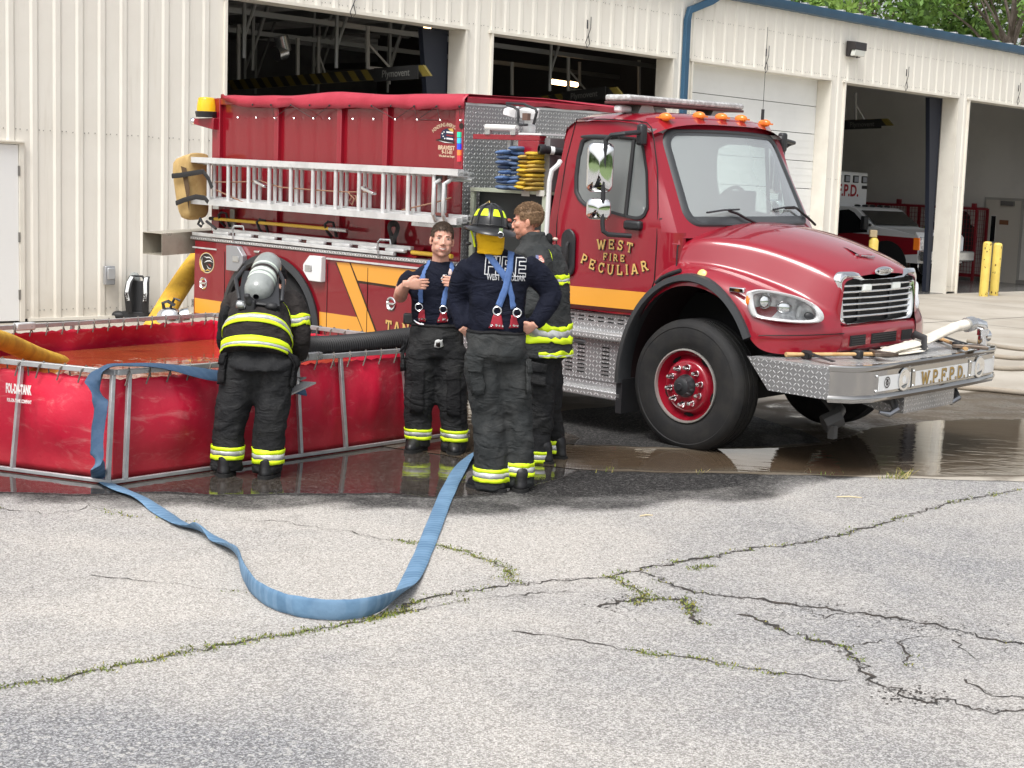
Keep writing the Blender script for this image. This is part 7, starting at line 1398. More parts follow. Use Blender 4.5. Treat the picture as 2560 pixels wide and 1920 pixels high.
def hair(par, P, M, mat, seed, length=.02, side=.010, top=.12, front=.064):
    rr = random.Random(seed); mb = MB(); R0 = (.0765, .099, .0865); pts = []
    def ok(d):
        x, y, z = d.x*R0[0], d.y*R0[1]-.012, d.z*R0[2]+.04
        if y > .045: return z > front+.012*rr.uniform(-.5, .5)-.25*(max(0, .085-y))
        if y > .0: return z > .022-.2*max(0, y-.02)*0
        return z > -.035+.3*(y+.06) if y > -.06 else z > -.045
    n, k = 40, 26; idx = {}
    def vid(i, j):
        i %= n
        if (i, j) not in idx:
            a, b = 2*math.pi*i/n, math.pi*j/k; d = V((math.sin(b)*math.cos(a), math.sin(b)*math.sin(a), math.cos(b))); l_ = 1.02+(.05*top/.12)*max(0, d.z)+.02*mnoise.noise(d*5+V((seed, 0, 0))); idx[(i, j)] = len(pts); pts.append((d, P(d.x*R0[0]*l_, d.y*R0[1]*l_-.012, d.z*R0[2]*l_+.04)))
        return idx[(i, j)]
    fs = []
    for i in range(n):
        for j in range(0, 18):
            a, b = 2*math.pi*(i+.5)/n, math.pi*(j+.5)/k; d = V((math.sin(b)*math.cos(a), math.sin(b)*math.sin(a), math.cos(b)))
            if ok(d): fs.append((vid(i, j), vid(i+1, j), vid(i+1, j+1), vid(i, j+1)))
    mb.add([p for _, p in pts], fs, 0)
    for _ in range(3200):
        d = V((rr.gauss(0, 1), rr.gauss(0, 1), rr.gauss(.55, 1))).normalized()
        if not ok(d): continue
        l_ = 1.0+(.05*top/.12)*max(0, d.z); p = P(d.x*R0[0]*l_, d.y*R0[1]*l_-.012, d.z*R0[2]*l_+.04); L = (side+(length-side)*max(0, min(1, d.z*1.6+.1)))*rr.uniform(.6, 1.3)
        cb = V((.35+rr.gauss(0, .25), .75 if d.z > .35 else -.25, -.1 if d.z > .35 else -.9)); cb = cb-d*cb.dot(d); g = (M @ (cb.normalized()+d*(.30 if d.z > .3 else .10)+V((rr.gauss(0, .2), rr.gauss(0, .2), rr.gauss(0, .12))))).normalized(); q = p+g*L; mb.tube([p-g*.004, p+g*L*.55+M @ d*.002, q], [.0019, .0016, .0005], 3)
    mb.build('hair', mat, par, recalc=False, ang=180)
def leg_boot(par, a, toe, h=.17):
    """boot under ankle a (x,y), pointing along toe"""
    t = V(toe).normalized(); s_ = t.cross(Z_); b = V((a.x, a.y, 0)); mb = MB()
    mb.loft([ell(b+t*.02+Z_*z, s_, t, rx, ry, 18, 2.3) for z, rx, ry in ((.002, .058, .148), (.03, .062, .152), (.06, .060, .14), (.085, .058, .115))][:3]+[ell(b+t*o_+Z_*z, s_, t, rx, ry, 18, 2.2) for z, o_, rx, ry in ((.085, .0, .060, .115), (.12, -.025, .062, .088), (.18, -.03, .058, .066))])
    o = mb.build('boot', boot, par, sub=1); mb = MB(); mb.loft([ell(b+t*.02+Z_*z, s_, t, .064, .158, 18, 2.3) for z in (.0, .022)]); mb.build('sole', pm('sole_black', (.012, .012, .012), .8), o)
    return o
def trousers(par, nm, mat, hipc, waist, legs, hx=.19, hy=.145, wx=.185, wy=.135, seed=0):
    """legs: list of point lists hip->hem with radii"""
    mb = MB(); up = (V(waist)-V(hipc)); mb.loft([ell(V(hipc)-up*.55, X_, Y_, hx*.86, hy*.85), ell(V(hipc)-up*.2, X_, Y_, hx, hy), ell(V(hipc)+up*.4, X_, Y_, hx*.98, hy*.97), ell(waist, X_, Y_, wx, wy)])
    for pts, rs in legs: mb.tube([V(p) for p in pts], rs, 18)
    return mb.build(nm, mat, par, mods=[M_remesh(.016, 7), M_fold(.044, .14), M_fold(.013, .05)])
def pocket(par, nm, target, quad, y, mat, thick=.03, split=.42):
    L = [JY(u, w, y) for u, w in quad]; mb = MB(); n = 6; rows = [[(L[0].lerp(L[1], i/n)).lerp(L[3].lerp(L[2], i/n), j/n) for i in range(n+1)] for j in range(n+1)]; mb.grid(rows); o = mb.build(nm, mat, par, mods=[M_wrap(target, .022, .02)])
    mb = MB(); rows = [[(L[0].lerp(L[1], i/n)).lerp(L[3].lerp(L[2], i/n), -.02+split*j/n) for i in range(n+1)] for j in range(n+1)]; mb.grid(rows); mb.build('pocket_flap', mat, o, mods=[M_wrap(target, .036, .014)]); return o
def ribbon(par, nm, mat, pts, wd, target, off=.006, thick=.003, nrm=None):
    pts = [V(p) for p in smooth([tuple(V(p)) for p in pts], 6)]; mb = MB(); rows = []
    for i, p in enumerate(pts):
        t = (pts[min(i+1, len(pts)-1)]-pts[max(i-1, 0)]).normalized(); s_ = t.cross(nrm or Y_).normalized(); w_ = wd[0]+(wd[1]-wd[0])*i/(len(pts)-1) if isinstance(wd, tuple) else wd; rows.append([p+s_*(w_*k) for k in (-.5, -.17, .17, .5)])
    mb.grid(rows); return mb.build(nm, mat, par, mods=[M_wrap(target, off, thick)] if target else [])
def d_ring(par, c, r=.026): mb = MB(); mb.tube([V(c)+V((r*math.cos(a), -.004, r*math.sin(a))) for a in (6.283*i/18 for i in range(18))], .0045, 6, loop=True); return mb.build('strap_ring', chrome, par)
def tabs(par, c, w0, w1, h, y, target):
    c = V(c); mb = MB(); n = 5; rows = [[c+V(((-.5+i/n)*(w0+(w1-w0)*j/n), 0, -h*j/n)) for i in range(n+1)] for j in range(n+1)]; mb.grid(rows); o = mb.build('leather_tab', lea, par, mods=[M_wrap(target, .008, .004)])
    mb = MB()
    for k in (-.36, -.02, .18, .42): mb.ball(c+V((k*w1, -.012, -h*.72-.01*abs(k))), .0075, 8, 6)
    mb.build('rivet', chrome, o, mods=[M_wrap(target, .013, 0)])
def shirt_mesh(par, nm, mat, rings, arms, vox=.013, folds=(.018, .12), extra=None, it=13):
    mb = MB(); mb.loft([ell(*r) for r in rings])
    for pts, rs in arms: mb.tube([V(p) for p in smooth([tuple(V(p)) for p in pts], 4)], [rs[0]+(0) if isinstance(rs, float) else rs[min(len(rs)-1, i//4)]+(rs[min(len(rs)-1, i//4+1)]-rs[min(len(rs)-1, i//4)])*(i % 4)/4 for i in range((len(pts)-1)*4+1)], 16)
    if extra: extra(mb)
    return mb.build(nm, mat, par, mods=[M_remesh(vox, it), M_fold(*folds), M_fold(folds[0]*.4, folds[1]*.35)])
def band_r(par, target, rings, ta, tb, nm='reflective_band'):
    def at(t):
        i = min(int(t), len(rings)-2); f = t-i; a, b = ell(*rings[i], n=40), ell(*rings[i+1], n=40); return [p.lerp(q, f) for p, q in zip(a, b)]
    mb = MB()
    for a, b, m in ((0, .3, 0), (.3, .7, 1), (.7, 1, 0)): mb.loft([at(ta+(tb-ta)*t) for t in (a, (a+b)/2, b)], m, False)
    return mb.build(nm, [lime, silv], par, mods=[M_wrap(target, .007)])
# ---------------------------------------------------------------- man seen from behind in a helmet, hands on hips
YB = 10.03; B = lambda u, w, d=0.: JY(u, w, YB+d); pb_ = empty('person', G(1250, 1232), 'man seen from behind in black helmet and yellow hood with hands on hips', 'person')
def world(o):                       # builders work in world coordinates: parts of a person keep them
    o.location = (0, 0, 0); return o
world(pb_)
tr = trousers(pb_, 'trousers', t_grey, B(1241, 872), B(1241, 824), [([B(1203, 880), B(1212, 960), B(1219, 1040, .02), B(1226, 1120), B(1228, 1222)], [.118, .122, .112, .108, .104]), ([B(1280, 880, .04), B(1287, 960, .04), B(1294, 1040, .06), B(1300, 1120, .06), B(1301, 1216, .06)], [.112, .108, .095, .092, .09])], .195, .15, .19, .135)
band(pb_, tr, B(1228, 1167), B(1228, 1200), .12); band(pb_, tr, B(1301, 1153, .06), B(1301, 1186, .06), .11)
leg_boot(pb_, B(1222, 1215), (-.55, .35, 0)); leg_boot(pb_, B(1300, 1205, .06), (-.05, 1, 0))
pocket(pb_, 'cargo_pocket', tr, [(1152, 894), (1207, 898), (1209, 988), (1156, 992)], YB-.17, t_grey); pocket(pb_, 'cargo_pocket', tr, [(1313, 897), (1330, 900), (1328, 985), (1312, 985)], YB-.05, t_grey)
mb = MB(); mb.loft([ell(B(1241, w), X_, Y_, .196, .142, 40) for w in (816, 830)], 0, False); mb.build('waistband', t_black, pb_, mods=[M_wrap(tr, .006, .006)])
rg = [(B(1241, 838), X_, Y_, .172, .122), (B(1241, 815), X_, Y_, .182, .128), (B(1243, 770), X_, Y_, .180, .128), (B(1246, 715), X_, Y_, .188, .132), (B(1247, 675), X_, Y_, .205, .130), (B(1247, 648), X_, Y_, .205, .112), (B(1240, 632), X_, Y_, .130, .09), (B(1230, 618), X_, Y_, .070, .075)]
sh_ = shirt_mesh(pb_, 'shirt', navy, rg, [([B(1180, 668, .02), B(1158, 695, .05), B(1144, 748, .08), B(1150, 785, .04), B(1160, 822, -.02)], [.088, .085, .074, .062, .05]), ([B(1312, 664, .02), B(1348, 692, .05), B(1378, 735, .06), B(1358, 778, .0), B(1333, 812, -.05)], [.086, .084, .076, .064, .05])])
mb = MB(); hand(mb, B(1161, 824, -.02), V((.75, .35, -.5)), V((.3, .9, .1)), V((.3, -.2, 1)), (.35, .35, .4, .45)); hand(mb, B(1332, 814, -.05), V((-.7, .45, -.45)), V((-.3, .9, .1)), V((-.3, -.2, 1)), (.4, .4, .45, .5))
hd_c = B(1226, 578, -.02); fB = V((-.28, .96, 0)); P, M = head(mb, hd_c, fB, 0, B(1230, 628)); mb.build('body', skin, pb_, mods=[M_remesh(.0045, 6)])
# hood
mb = MB(); c = hd_c; sB = fB.cross(Z_); mb.loft([ell(c+V((0, 0, z))+fB*o_, sB, fB, rx, ry, 24, 2.2) for z, o_, rx, ry in ((-.145, -.02, .088, .092), (-.12, -.02, .080, .086), (-.09, -.015, .085, .098), (-.04, -.005, .088, .108), (.03, 0, .088, .11))]); mb.build('hood', hood_y, pb_, mods=[M_remesh(.009, 3), M_fold(.014, .05)])
# helmet: comb ridges, drooping rear brim, lime tetrahedra
hel = empty('helmet'); hel.parent = pb_; hc = B(1222, 578, -.02); M3 = Mx((sB, fB, Z_)).transposed() @ Mx.Rotation(R_(4), 3, 'Y') @ Mx.Rotation(R_(-5), 3, 'X'); HX = lambda x, y, z: hc+M3 @ V((x, y, z)); hm = pm('helmet_black', (.012, .012, .013), .38, coat=.25)
mb = MB(); rows = []
for j in range(11):
    b = j/10*math.pi/2; rows.append([HX(.113*math.cos(b) ** .85*math.cos(a), .138*math.cos(b) ** .85*math.sin(a), .020+.150*math.sin(b)) for a in (6.283*i/40 for i in range(40))])
mb.loft(rows, 0, False); mb.build('shell', hm, hel, ang=70)
mb = MB(); rin, rmid, rout, rlow = [], [], [], []
for i in range(48):
    a = 6.2832*i/48; back = max(0, -math.sin(a)); fx_, fy_ = math.cos(a), math.sin(a); ext = .034+.055*back ** 1.5+.012*abs(fx_) ; dr = -.012-.035*back+.018*abs(fx_) ** 3
    rin.append(HX(.112*fx_, .137*fy_, .022)); rmid.append(HX((.113+ext*.5)*fx_, (.138+ext*.6)*fy_, .02+dr*.5)); rout.append(HX((.113+ext)*fx_, (.138+ext)*fy_, .012+dr)); rlow.append(HX((.113+ext)*fx_, (.138+ext)*fy_, .004+dr))
mb.loft([rin, rmid, rout, rlow, [p-Z_*.012 for p in rmid], [p-Z_*.016 for p in rin]], 0, False); mb.build('brim', hm, hel, ang=60)
mb = MB()
for k in range(8):
    a = 6.283*(k+.5)/8+.1; mb.tube([HX((.1145*math.cos(b) ** .85)*math.cos(a), (.1395*math.cos(b) ** .85)*math.sin(a), .021+.1515*math.sin(b)) for b in (math.pi/2*j/10 for j in range(11))], [.006]*6+[.007, .007, .008, .009, .01], 6)
mb.tube([HX(.115*math.cos(a), .14*math.sin(a), .03) for a in (6.283*i/36 for i in range(36))], .005, 6, loop=True); mb.build('ridges', hm, hel)
for k in range(8):
    a0 = 6.283*k/8+.1; rows = []
    for b, hw_ in ((.46, .25), (.66, .22), (.84, .17)):
        rows.append([HX((.1155*math.cos(b) ** .85)*math.cos(a0+q*hw_), (.1405*math.cos(b) ** .85)*math.sin(a0+q*hw_), .021+.1525*math.sin(b)) for q in (-1, -.3, .3, 1)])
    mb = MB(); mb.grid(rows); mb.build('helmet_trim', lime, hel)
mb = MB(); c = HX(.02, -.215, -.01); mb.tube([c+V((.017*math.cos(a), -.004, .017*math.sin(a)-.02)) for a in (6.283*i/16 for i in range(16))], .003, 6, loop=True); mb.box(c.x-.012, c.x+.012, c.y-.004, c.y+.02, c.z-.006, c.z+.022); mb.build('hanger_ring', chrome, hel)
mb = MB(); mb.prism([HX(-.012, .06, .165), HX(.012, .06, .165), HX(.014, .15, .15), HX(.014, .155, .17), HX(.0, .05, .195), HX(-.014, .155, .17)], M3 @ V((0, 0, .006))); mb.build('front_holder', pm('brass', (.45, .33, .13), .3, .8), hel)
mb = MB(); mb.ball(HX(.125, -.02, .045), (.02, .05, .022), 12, 8); mb.ball(HX(.125, .05, .055), (.022, .04, .03), 12, 8); gg = mb.build('goggles', blk2, hel); mb = MB(); mb.ball(HX(.128, .0, .082), (.018, .03, .014), 10, 6); mb.build('goggle_knob', pm('knob_red', (.4, .08, .04), .5), gg)
mb = MB(); mb.tube([HX(-.115, .02, .0), HX(-.10, .0, -.05), HX(-.085, -.01, -.11)], .008, 6, flat=.5); mb.build('chin_strap', lime, hel); mb = MB(); c = HX(-.115, .04, -.09); mb.ball(c, (.02, .03, .012), 10, 6); mb.build('strap_buckle', blk2, hel)
# shirt lettering, suspenders
mt = frame(B(1263, 683, -.17), (1, .08, -.035), (.0, 0, 1)); pw = pm('print_shirt', (.72, .73, .75), .7)
def wrap_text(o, off):
    q = o.modifiers.new('d', 'SUBSURF'); q.subdivision_type = 'SIMPLE'; q.levels = q.render_levels = 2
    q = o.modifiers.new('w', 'SHRINKWRAP'); q.target = sh_; q.wrap_method = 'PROJECT'; q.use_project_z = True; q.use_negative_direction = q.use_positive_direction = True; q.wrap_mode = 'ABOVE_SURFACE'; q.offset = off
mt = frame(B(1262, 671, -.22), (1, 0, -.03), (0, 0, 1)); wrap_text(text('shirt_lettering', 'FIRE', .158, mt, pw, pb_, .004, outline=.0030, fit=.262), .004)
wrap_text(text('shirt_lettering', 'WEST PECULIAR', .052, frame(B(1264, 697, -.22), (1, 0, .0), (0, 0, 1)), pw, pb_, .0016, fit=.245), .004)
S1_ = [B(1212, 622, -.06), B(1221, 632, -.13), B(1245, 668, -.15), B(1262, 692, -.15), B(1277, 722, -.15), B(1290, 772, -.15)]; S2_ = [B(1279, 626, -.06), B(1279, 640, -.13), B(1276, 668, -.155), B(1270, 700, -.155), B(1258, 738, -.155), B(1246, 766, -.155)]
ribbon(pb_, 'suspender', sus, S1_, .046, sh_, .007); ribbon(pb_, 'suspender', sus, S2_, .046, sh_, .0125)
mb = MB()
for c, y in ((B(1293, 782, -.135), 0), (B(1243, 777, -.135), 0)): d_ring(pb_, c)
tabs(pb_, B(1243, 786, -.15), .05, .10, .095, 0, sh_); tabs(pb_, B(1293, 790, -.15), .045, .085, .085, 0, sh_)
# ---------------------------------------------------------------- smiling man facing the camera
YF = 11.38; Fp = lambda u, w, d=0.: JY(u, w, YF+d); pf_ = world(empty('person', (0, 0, 0), 'smiling dark haired man in navy T-shirt holding his blue suspenders', 'person'))
trf = trousers(pf_, 'trousers', t_dark, Fp(1090, 860), Fp(1089, 806), [([Fp(1052, 870), Fp(1050, 940), Fp(1047, 1010, -.02), Fp(1046, 1060), Fp(1046, 1120)], [.125, .120, .110, .100, .095]), ([Fp(1128, 870), Fp(1130, 940), Fp(1133, 1010, -.02), Fp(1136, 1060), Fp(1136, 1126)], [.125, .120, .110, .104, .10])], .205, .15, .185, .14)
band(pf_, trf, Fp(1046, 1069), Fp(1046, 1095), .11); band(pf_, trf, Fp(1136, 1072), Fp(1136, 1099), .115)
leg_boot(pf_, Fp(1043, 1112), (-.35, -1, 0)); leg_boot(pf_, Fp(1136, 1120), (.05, -1, 0))
pocket(pf_, 'cargo_pocket', trf, [(1000, 850), (1026, 848), (1028, 925), (1004, 928)], YF-.05, t_dark)
mb = MB(); mb.loft([ell(Fp(1089, w), X_, Y_, .190, .145, 40) for w in (800, 813)], 0, False); mb.build('waistband', t_black, pf_, mods=[M_wrap(trf, .006, .006)])
for k, (a, b) in enumerate((((1017, 925), (1062, 1040)), ((1112, 930), (1158, 1045)))):
    L = [(a[0], a[1]), (b[0], a[1]), (b[0], b[1]), (a[0], b[1])]; Q4 = [Fp(u, w, -.16) for u, w in L]; mb = MB(); n = 8; mb.grid([[(Q4[0].lerp(Q4[1], i/n)).lerp(Q4[3].lerp(Q4[2], i/n), j/n) for i in range(n+1)] for j in range(n+1)]); mb.build('knee_pad', t_black, pf_, mods=[M_wrap(trf, .010, .01)])
q = Fp(1098, 862, -.2); mb = MB(); mb.grid([[q+V((-.033+.066*i/4, 0, .025-.05*j/3)) for i in range(5)] for j in range(4)]); lb0 = mb.build('trouser_label', pm('label_white', (.62, .63, .62), .7), pf_, mods=[M_wrap(trf, .008, .002)]); mb = MB(); mb.grid([[q+V((-.018+.036*i/3, 0, .006-.022*j/2)) for i in range(4)] for j in range(3)]); mb.build('label_mark', mgs, lb0, mods=[M_wrap(trf, .011, .001)])
rg = [(Fp(1089, 815), X_, Y_, .172, .125), (Fp(1089, 795), X_, Y_, .180, .132), (Fp(1090, 755), X_, Y_, .182, .132), (Fp(1092, 712), X_, Y_, .198, .130), (Fp(1094, 688), X_, Y_, .195, .118), (Fp(1097, 671), X_, Y_, .15, .10), (Fp(1100, 660), X_, Y_, .10, .085), (Fp(1101, 652), X_, Y_, .078, .075)]
shf = shirt_mesh(pf_, 'shirt', navy, rg, [([Fp(1036, 690), Fp(1020, 705, .0), Fp(1010, 727, .0)], [.072, .076, .074]), ([Fp(1152, 688), Fp(1168, 704), Fp(1178, 724)], [.078, .082, .078])])
mb = MB(); P, M = head(mb, Fp(1105, 602, -.03), (.16, -1, .06), R_(-4), Fp(1101, 655)); Pf, Mf_ = P, M
mb.tube([Fp(1010, 712), Fp(1001, 738, .0), Fp(1000, 742, -.03)], [.056, .050, .050], 14); mb.tube([Fp(1001, 740, -.01), Fp(1004, 728, -.12), Fp(1018, 709, -.22)], [.052, .047, .030], 14); hand(mb, Fp(1017, 710, -.215), V((1, .18, .03)), V((.15, 1, 0)), V((.2, 0, 1)), (.22, .22, .26, .3))
mb.tube([Fp(1174, 712), Fp(1182, 742)], [.056, .05], 14); mb.tube([Fp(1182, 742, -.01), Fp(1172, 728, -.12), Fp(1158, 706, -.21)], [.052, .047, .030], 14); hand(mb, Fp(1158, 707, -.205), V((-1, .18, .03)), V((-.15, 1, 0)), V((-.2, 0, 1)), (.22, .22, .26, .3))
mb.build('body', skin, pf_, mods=[M_remesh(.0042, 6)]); face_bits(pf_, Pf, Mf_, True, .42, (.045, .028, .018)); hair(pf_, Pf, Mf_, pm('hair_brown', (.050, .030, .018), .6, col2=(.085, .053, .032), vs=60), 3, .013, .004, .09, .070)
ribbon(pf_, 'suspender', sus, [Fp(1066, 640, -.02), Fp(1063, 652, -.10), Fp(1054, 680, -.15), Fp(1050, 705, -.15), Fp(1047, 735, -.15), Fp(1047, 758, -.15)], .044, shf, .008); ribbon(pf_, 'suspender', sus, [Fp(1141, 642, -.02), Fp(1141, 655, -.10), Fp(1135, 680, -.15), Fp(1125, 710, -.15), Fp(1114, 740, -.15), Fp(1109, 764, -.15)], .044, shf, .008)
q = Fp(1138, 668, -.19); mb = MB(); mb.grid([[q+V((-.014+.028*i/3+.018*(.5-j/3), 0, .042-.08*j/3)) for i in range(4)] for j in range(4)]); mb.build('strap_label', pm('label_pink', (.72, .56, .52), .7), pf_, mods=[M_wrap(shf, .014, .001)])
d_ring(pf_, Fp(1047, 768, -.145)); d_ring(pf_, Fp(1108, 774, -.145)); tabs(pf_, Fp(1048, 777, -.16), .05, .075, .082, 0, shf); tabs(pf_, Fp(1110, 782, -.16), .05, .10, .075, 0, shf)
mb = MB(); c = Fp(1116, 696, -.16); mb.tube([c+V((.032*math.cos(a)*(1+.12*math.cos(4*a)), 0, .036*math.sin(a)*(1+.12*math.cos(4*a)))) for a in (6.283*i/24 for i in range(24))], .003, 5, loop=True); mb.build('chest_badge', pw, pf_, mods=[M_wrap(shf, .005, 0)])
mb = MB(); mb.tube([Fp(1036, 801, -.13), Fp(1042, 806, -.155), Fp(1050, 810, -.16), Fp(1060, 811, -.165)], .007, 6); mb.build('belt_clip', chrome, pf_); mb = MB(); c = Fp(1022, 800, -.02); mb.box(c.x-.04, c.x+.04, c.y-.03, c.y+.03, c.z-.03, c.z+.05); mb.build('belt_pouch', blk2, pf_, bevel=.012)
# ---------------------------------------------------------------- fair man in a turnout coat, turned towards the others
YL_ = 11.12; Lp = lambda u, w, d=0.: JY(u, w, YL_+d); pl_ = world(empty('person', (0, 0, 0), 'fair haired man in a charcoal turnout coat with a flag patch, talking', 'person'))
ax, ay = V((.72, .69, 0)), V((-.69, .72, 0))      # across the body, and the way it faces
trl = trousers(pl_, 'trousers', t_dark, Lp(1356, 875), Lp(1356, 830), [([Lp(1348, 880, -.04), Lp(1350, 950, -.03), Lp(1350, 1040), Lp(1346, 1100), Lp(1344, 1160)], [.115, .112, .10, .092, .09]), ([Lp(1368, 880, .06), Lp(1372, 950, .1), Lp(1376, 1040, .18), Lp(1380, 1090, .25), Lp(1381, 1152, .25)], [.11, .105, .09, .088, .088])], .17, .16, .17, .15)
band(pl_, trl, Lp(1345, 1124), Lp(1345, 1153), .105); band(pl_, trl, Lp(1381, 1099, .25), Lp(1381, 1130, .25), .10)
leg_boot(pl_, Lp(1344, 1150), (-.8, .5, 0)); leg_boot(pl_, Lp(1382, 1140, .25), (-.6, .6, 0))
pocket(pl_, 'cargo_pocket', trl, [(1322, 905), (1370, 912), (1366, 968), (1322, 962)], YL_-.18, t_dark)
rg = [(Lp(1362, 890), ax, ay, .215, .185), (Lp(1362, 850), ax, ay, .205, .175), (Lp(1360, 790), ax, ay, .20, .165), (Lp(1356, 720), ax, ay, .215, .160), (Lp(1352, 665), ax, ay, .225, .150), (Lp(1346, 630), ax, ay, .20, .125), (Lp(1338, 606), ax, ay, .105, .095), (Lp(1328, 592), ax, ay, .088, .09)]
col_ = lambda mb: (mb.loft([ell(Lp(1336, 610), ax, ay, .105, .105), ell(Lp(1331, 590), ax, ay, .092, .10), ell(Lp(1330, 578, .01), ax, ay, .090, .10)]))
cl = shirt_mesh(pl_, 'turnout_coat', t_grey, rg, [([Lp(1342, 630, -.12), Lp(1345, 660, -.19), Lp(1348, 720, -.2), Lp(1330, 770, -.24), Lp(1292, 790, -.2)], [.092, .098, .088, .08, .072]), ([Lp(1372, 628, .12), Lp(1385, 670, .2), Lp(1370, 730, .3), Lp(1330, 770, .3), Lp(1300, 780, .25)], [.09, .095, .085, .078, .07])], folds=(.03, .15), extra=col_)
band(pl_, cl, Lp(1361, 804), Lp(1361, 849), .27, ax=ax, ay=ay); band(pl_, cl, Lp(1358, 683), Lp(1358, 706), .255, ax=ax, ay=ay, ry=.20, arc=(.55, 1.1)); band(pl_, cl, Lp(1364, 872), Lp(1364, 893), .28, ax=ax, ay=ay, arc=(.62, 1.2))
mb = MB(); mb.grid([[Lp(1386+k*5, w+k*4, -.2) for k in range(4)] for w in (612, 622, 632, 640)]); mb.build('back_lettering', lime, pl_, mods=[M_wrap(cl, .006, .001)])
q = Lp(1352, 641, -.33); fl_ = [pm('flag_red', (.55, .12, .09), .7), pm('flag_white', (.66, .55, .48), .7), pm('flag_blue', (.14, .16, .30), .7)]; mb = MB(); 
for k in range(7): mb.grid([[q+V((-.042+.084*i/4, 0, .030-.06*(k+j)/7)) for i in range(5)] for j in (0, 1)], k % 2)
fo = mb.build('flag_patch', fl_, pl_, mods=[M_wrap(cl, .006, 0)]); mb = MB(); mb.grid([[q+V((-.043+.036*i/3, 0, .031-.034*j/2)) for i in range(4)] for j in range(3)], 0); mb.build('flag_canton', fl_[2], fo, mods=[M_wrap(cl, .0085, 0)])
mb = MB(); P, M = head(mb, Lp(1320, 556, 0), (-.93, .10, -.10), 0, Lp(1333, 600)); hand(mb, Lp(1288, 791, -.2), V((-1, .2, -.3)), V((0, 1, -.2)), V((0, 0, 1)), (.8, .8, .85, .9)); hand(mb, Lp(1296, 781, .25), V((-1, 0, -.3)), V((0, -1, -.2)), V((0, 0, 1)), (.8, .8, .85, .9))
mb.build('body', skin2, pl_, mods=[M_remesh(.0042, 6)]); face_bits(pl_, P, M, False, .35, (.16, .10, .05), True); hair(pl_, P, M, pm('hair_fair', (.15, .085, .042), .6, col2=(.26, .16, .085), vs=55), 8, .020, .007, .12, .070)
mb = MB(); c = Lp(1372, 600, .0); mb.ball(c, (.03, .03, .05), 12, 8); mb.build('collar_tab', t_black, pl_); mb = MB(); mb.ball(Lp(1388, 598, -.02), (.02, .02, .014), 10, 6); mb.build('collar_clip', pm('clip_pale', (.6, .45, .38), .5), pl_)
# ---------------------------------------------------------------- man bending over the tank
YN = 10.12; Np = lambda u, w, d=0.: JY(u, w, YN+d); pn_ = world(empty('person', (0, 0, 0), 'firefighter bending over the red tank with lime bands across his coat', 'person'))
trn = trousers(pn_, 'trousers', t_dark, Np(648, 900), Np(648, 858, .10), [([Np(606, 895), Np(598, 960, .0), Np(578, 1034, -.02), Np(570, 1090), Np(568, 1174)], [.125, .122, .108, .104, .102]), ([Np(690, 895), Np(686, 960), Np(680, 1034, -.02), Np(672, 1090), Np(668, 1180)], [.125, .122, .11, .104, .102])], .205, .165, .19, .15)
band(pn_, trn, Np(568, 1112), Np(568, 1144), .12); band(pn_, trn, Np(668, 1120), Np(668, 1155), .12)
for u, t in ((564, (-.05, 1, 0)), (672, (.12, 1, 0))):
    bt = leg_boot(pn_, Np(u, 1162), t); c = Np(u, 1168, -.09); mb = MB(); mb.lathe([(.030, 0), (.026, .006), (0, .008)], V((c.x, c.y+.005, .125)), (0, -1, .1), 16); mb.build('heel_reflector', pm('reflector_pale', (.62, .64, .62), .4), bt)
pocket(pn_, 'cargo_pocket', trn, [(532, 876), (566, 880), (566, 955), (540, 962)], YN-.1, t_black); pocket(pn_, 'cargo_pocket', trn, [(722, 882), (760, 885), (750, 965), (716, 970)], YN-.05, t_black)
sp0, sp1 = Np(645, 868, -.02), Np(652, 742, .50); dn = (sp1-sp0).normalized(); nb = X_.cross(dn).normalized()   # spine direction and belly normal
nb = nb if nb.y > 0 or nb.z < 0 else -nb
def sp(t): return sp0.lerp(sp1, t)
hb_ = V((0, .42, .90)).normalized(); hn = X_.cross(hb_).normalized(); hn = hn if hn.y > 0 else -hn
rg = [(Np(640, 896, .04), X_, hn, .232, .235), (Np(641, 880, .05), X_, hn, .228, .23), (Np(643, 838, .07), X_, (hn+nb).normalized(), .225, .225), (sp(.3), X_, nb, .215, .185), (sp(.6), X_, nb, .205, .165), (sp(.85), X_, nb, .20, .145), (sp(1.0), X_, nb, .17, .115), (sp(1.12), X_, nb, .10, .09)]
cn_ = shirt_mesh(pn_, 'turnout_coat', t_coat, rg, [([Np(600, 750, .46), Np(582, 775, .45), Np(574, 820, .45), Np(576, 870, .55), Np(590, 905, .7)], [.088, .09, .082, .07, .06]), ([Np(714, 744, .46), Np(738, 780, .40), Np(750, 832, .36), Np(750, 868, .36), Np(746, 888, .42)], [.09, .092, .082, .072, .064])], folds=(.032, .15))
band_r(pn_, cn_, rg, 1.72, 2.18); band_r(pn_, cn_, rg, .15, 1.2)
d_ = (Np(768, 832, .36)-Np(752, 780, .40)).normalized(); a1 = d_.cross(Y_).normalized(); band(pn_, cn_, Np(742, 795, .385), Np(748, 822, .365), .115, ax=a1, ay=d_.cross(a1))
mb = MB(); mb.grid([[Np(700+k*10, 742+k*11+j*7, .25-.01*k) for j in range(3)] for k in range(5)]); mb.build('shoulder_trim', [lime], pn_, mods=[M_wrap(cn_, .008, .002)])
mb = MB(); P, M = head(mb, Np(684, 705, .86), (.1, .75, -.6), 0, Np(662, 735, .62)); hand(mb, Np(752, 890, .44), V((-.8, .25, -.35)), V((-.2, .9, -.5)), V((-.2, .2, 1)), (.7, .75, .8, .9), 1.1); hand(mb, Np(574, 906, .72), V((.6, .5, -.6)), V((.3, .2, -1)), V((1, 0, .2)), (.5, .5, .55, .6)); mb.build('body', skin, pn_, mods=[M_remesh(.006, 3)])
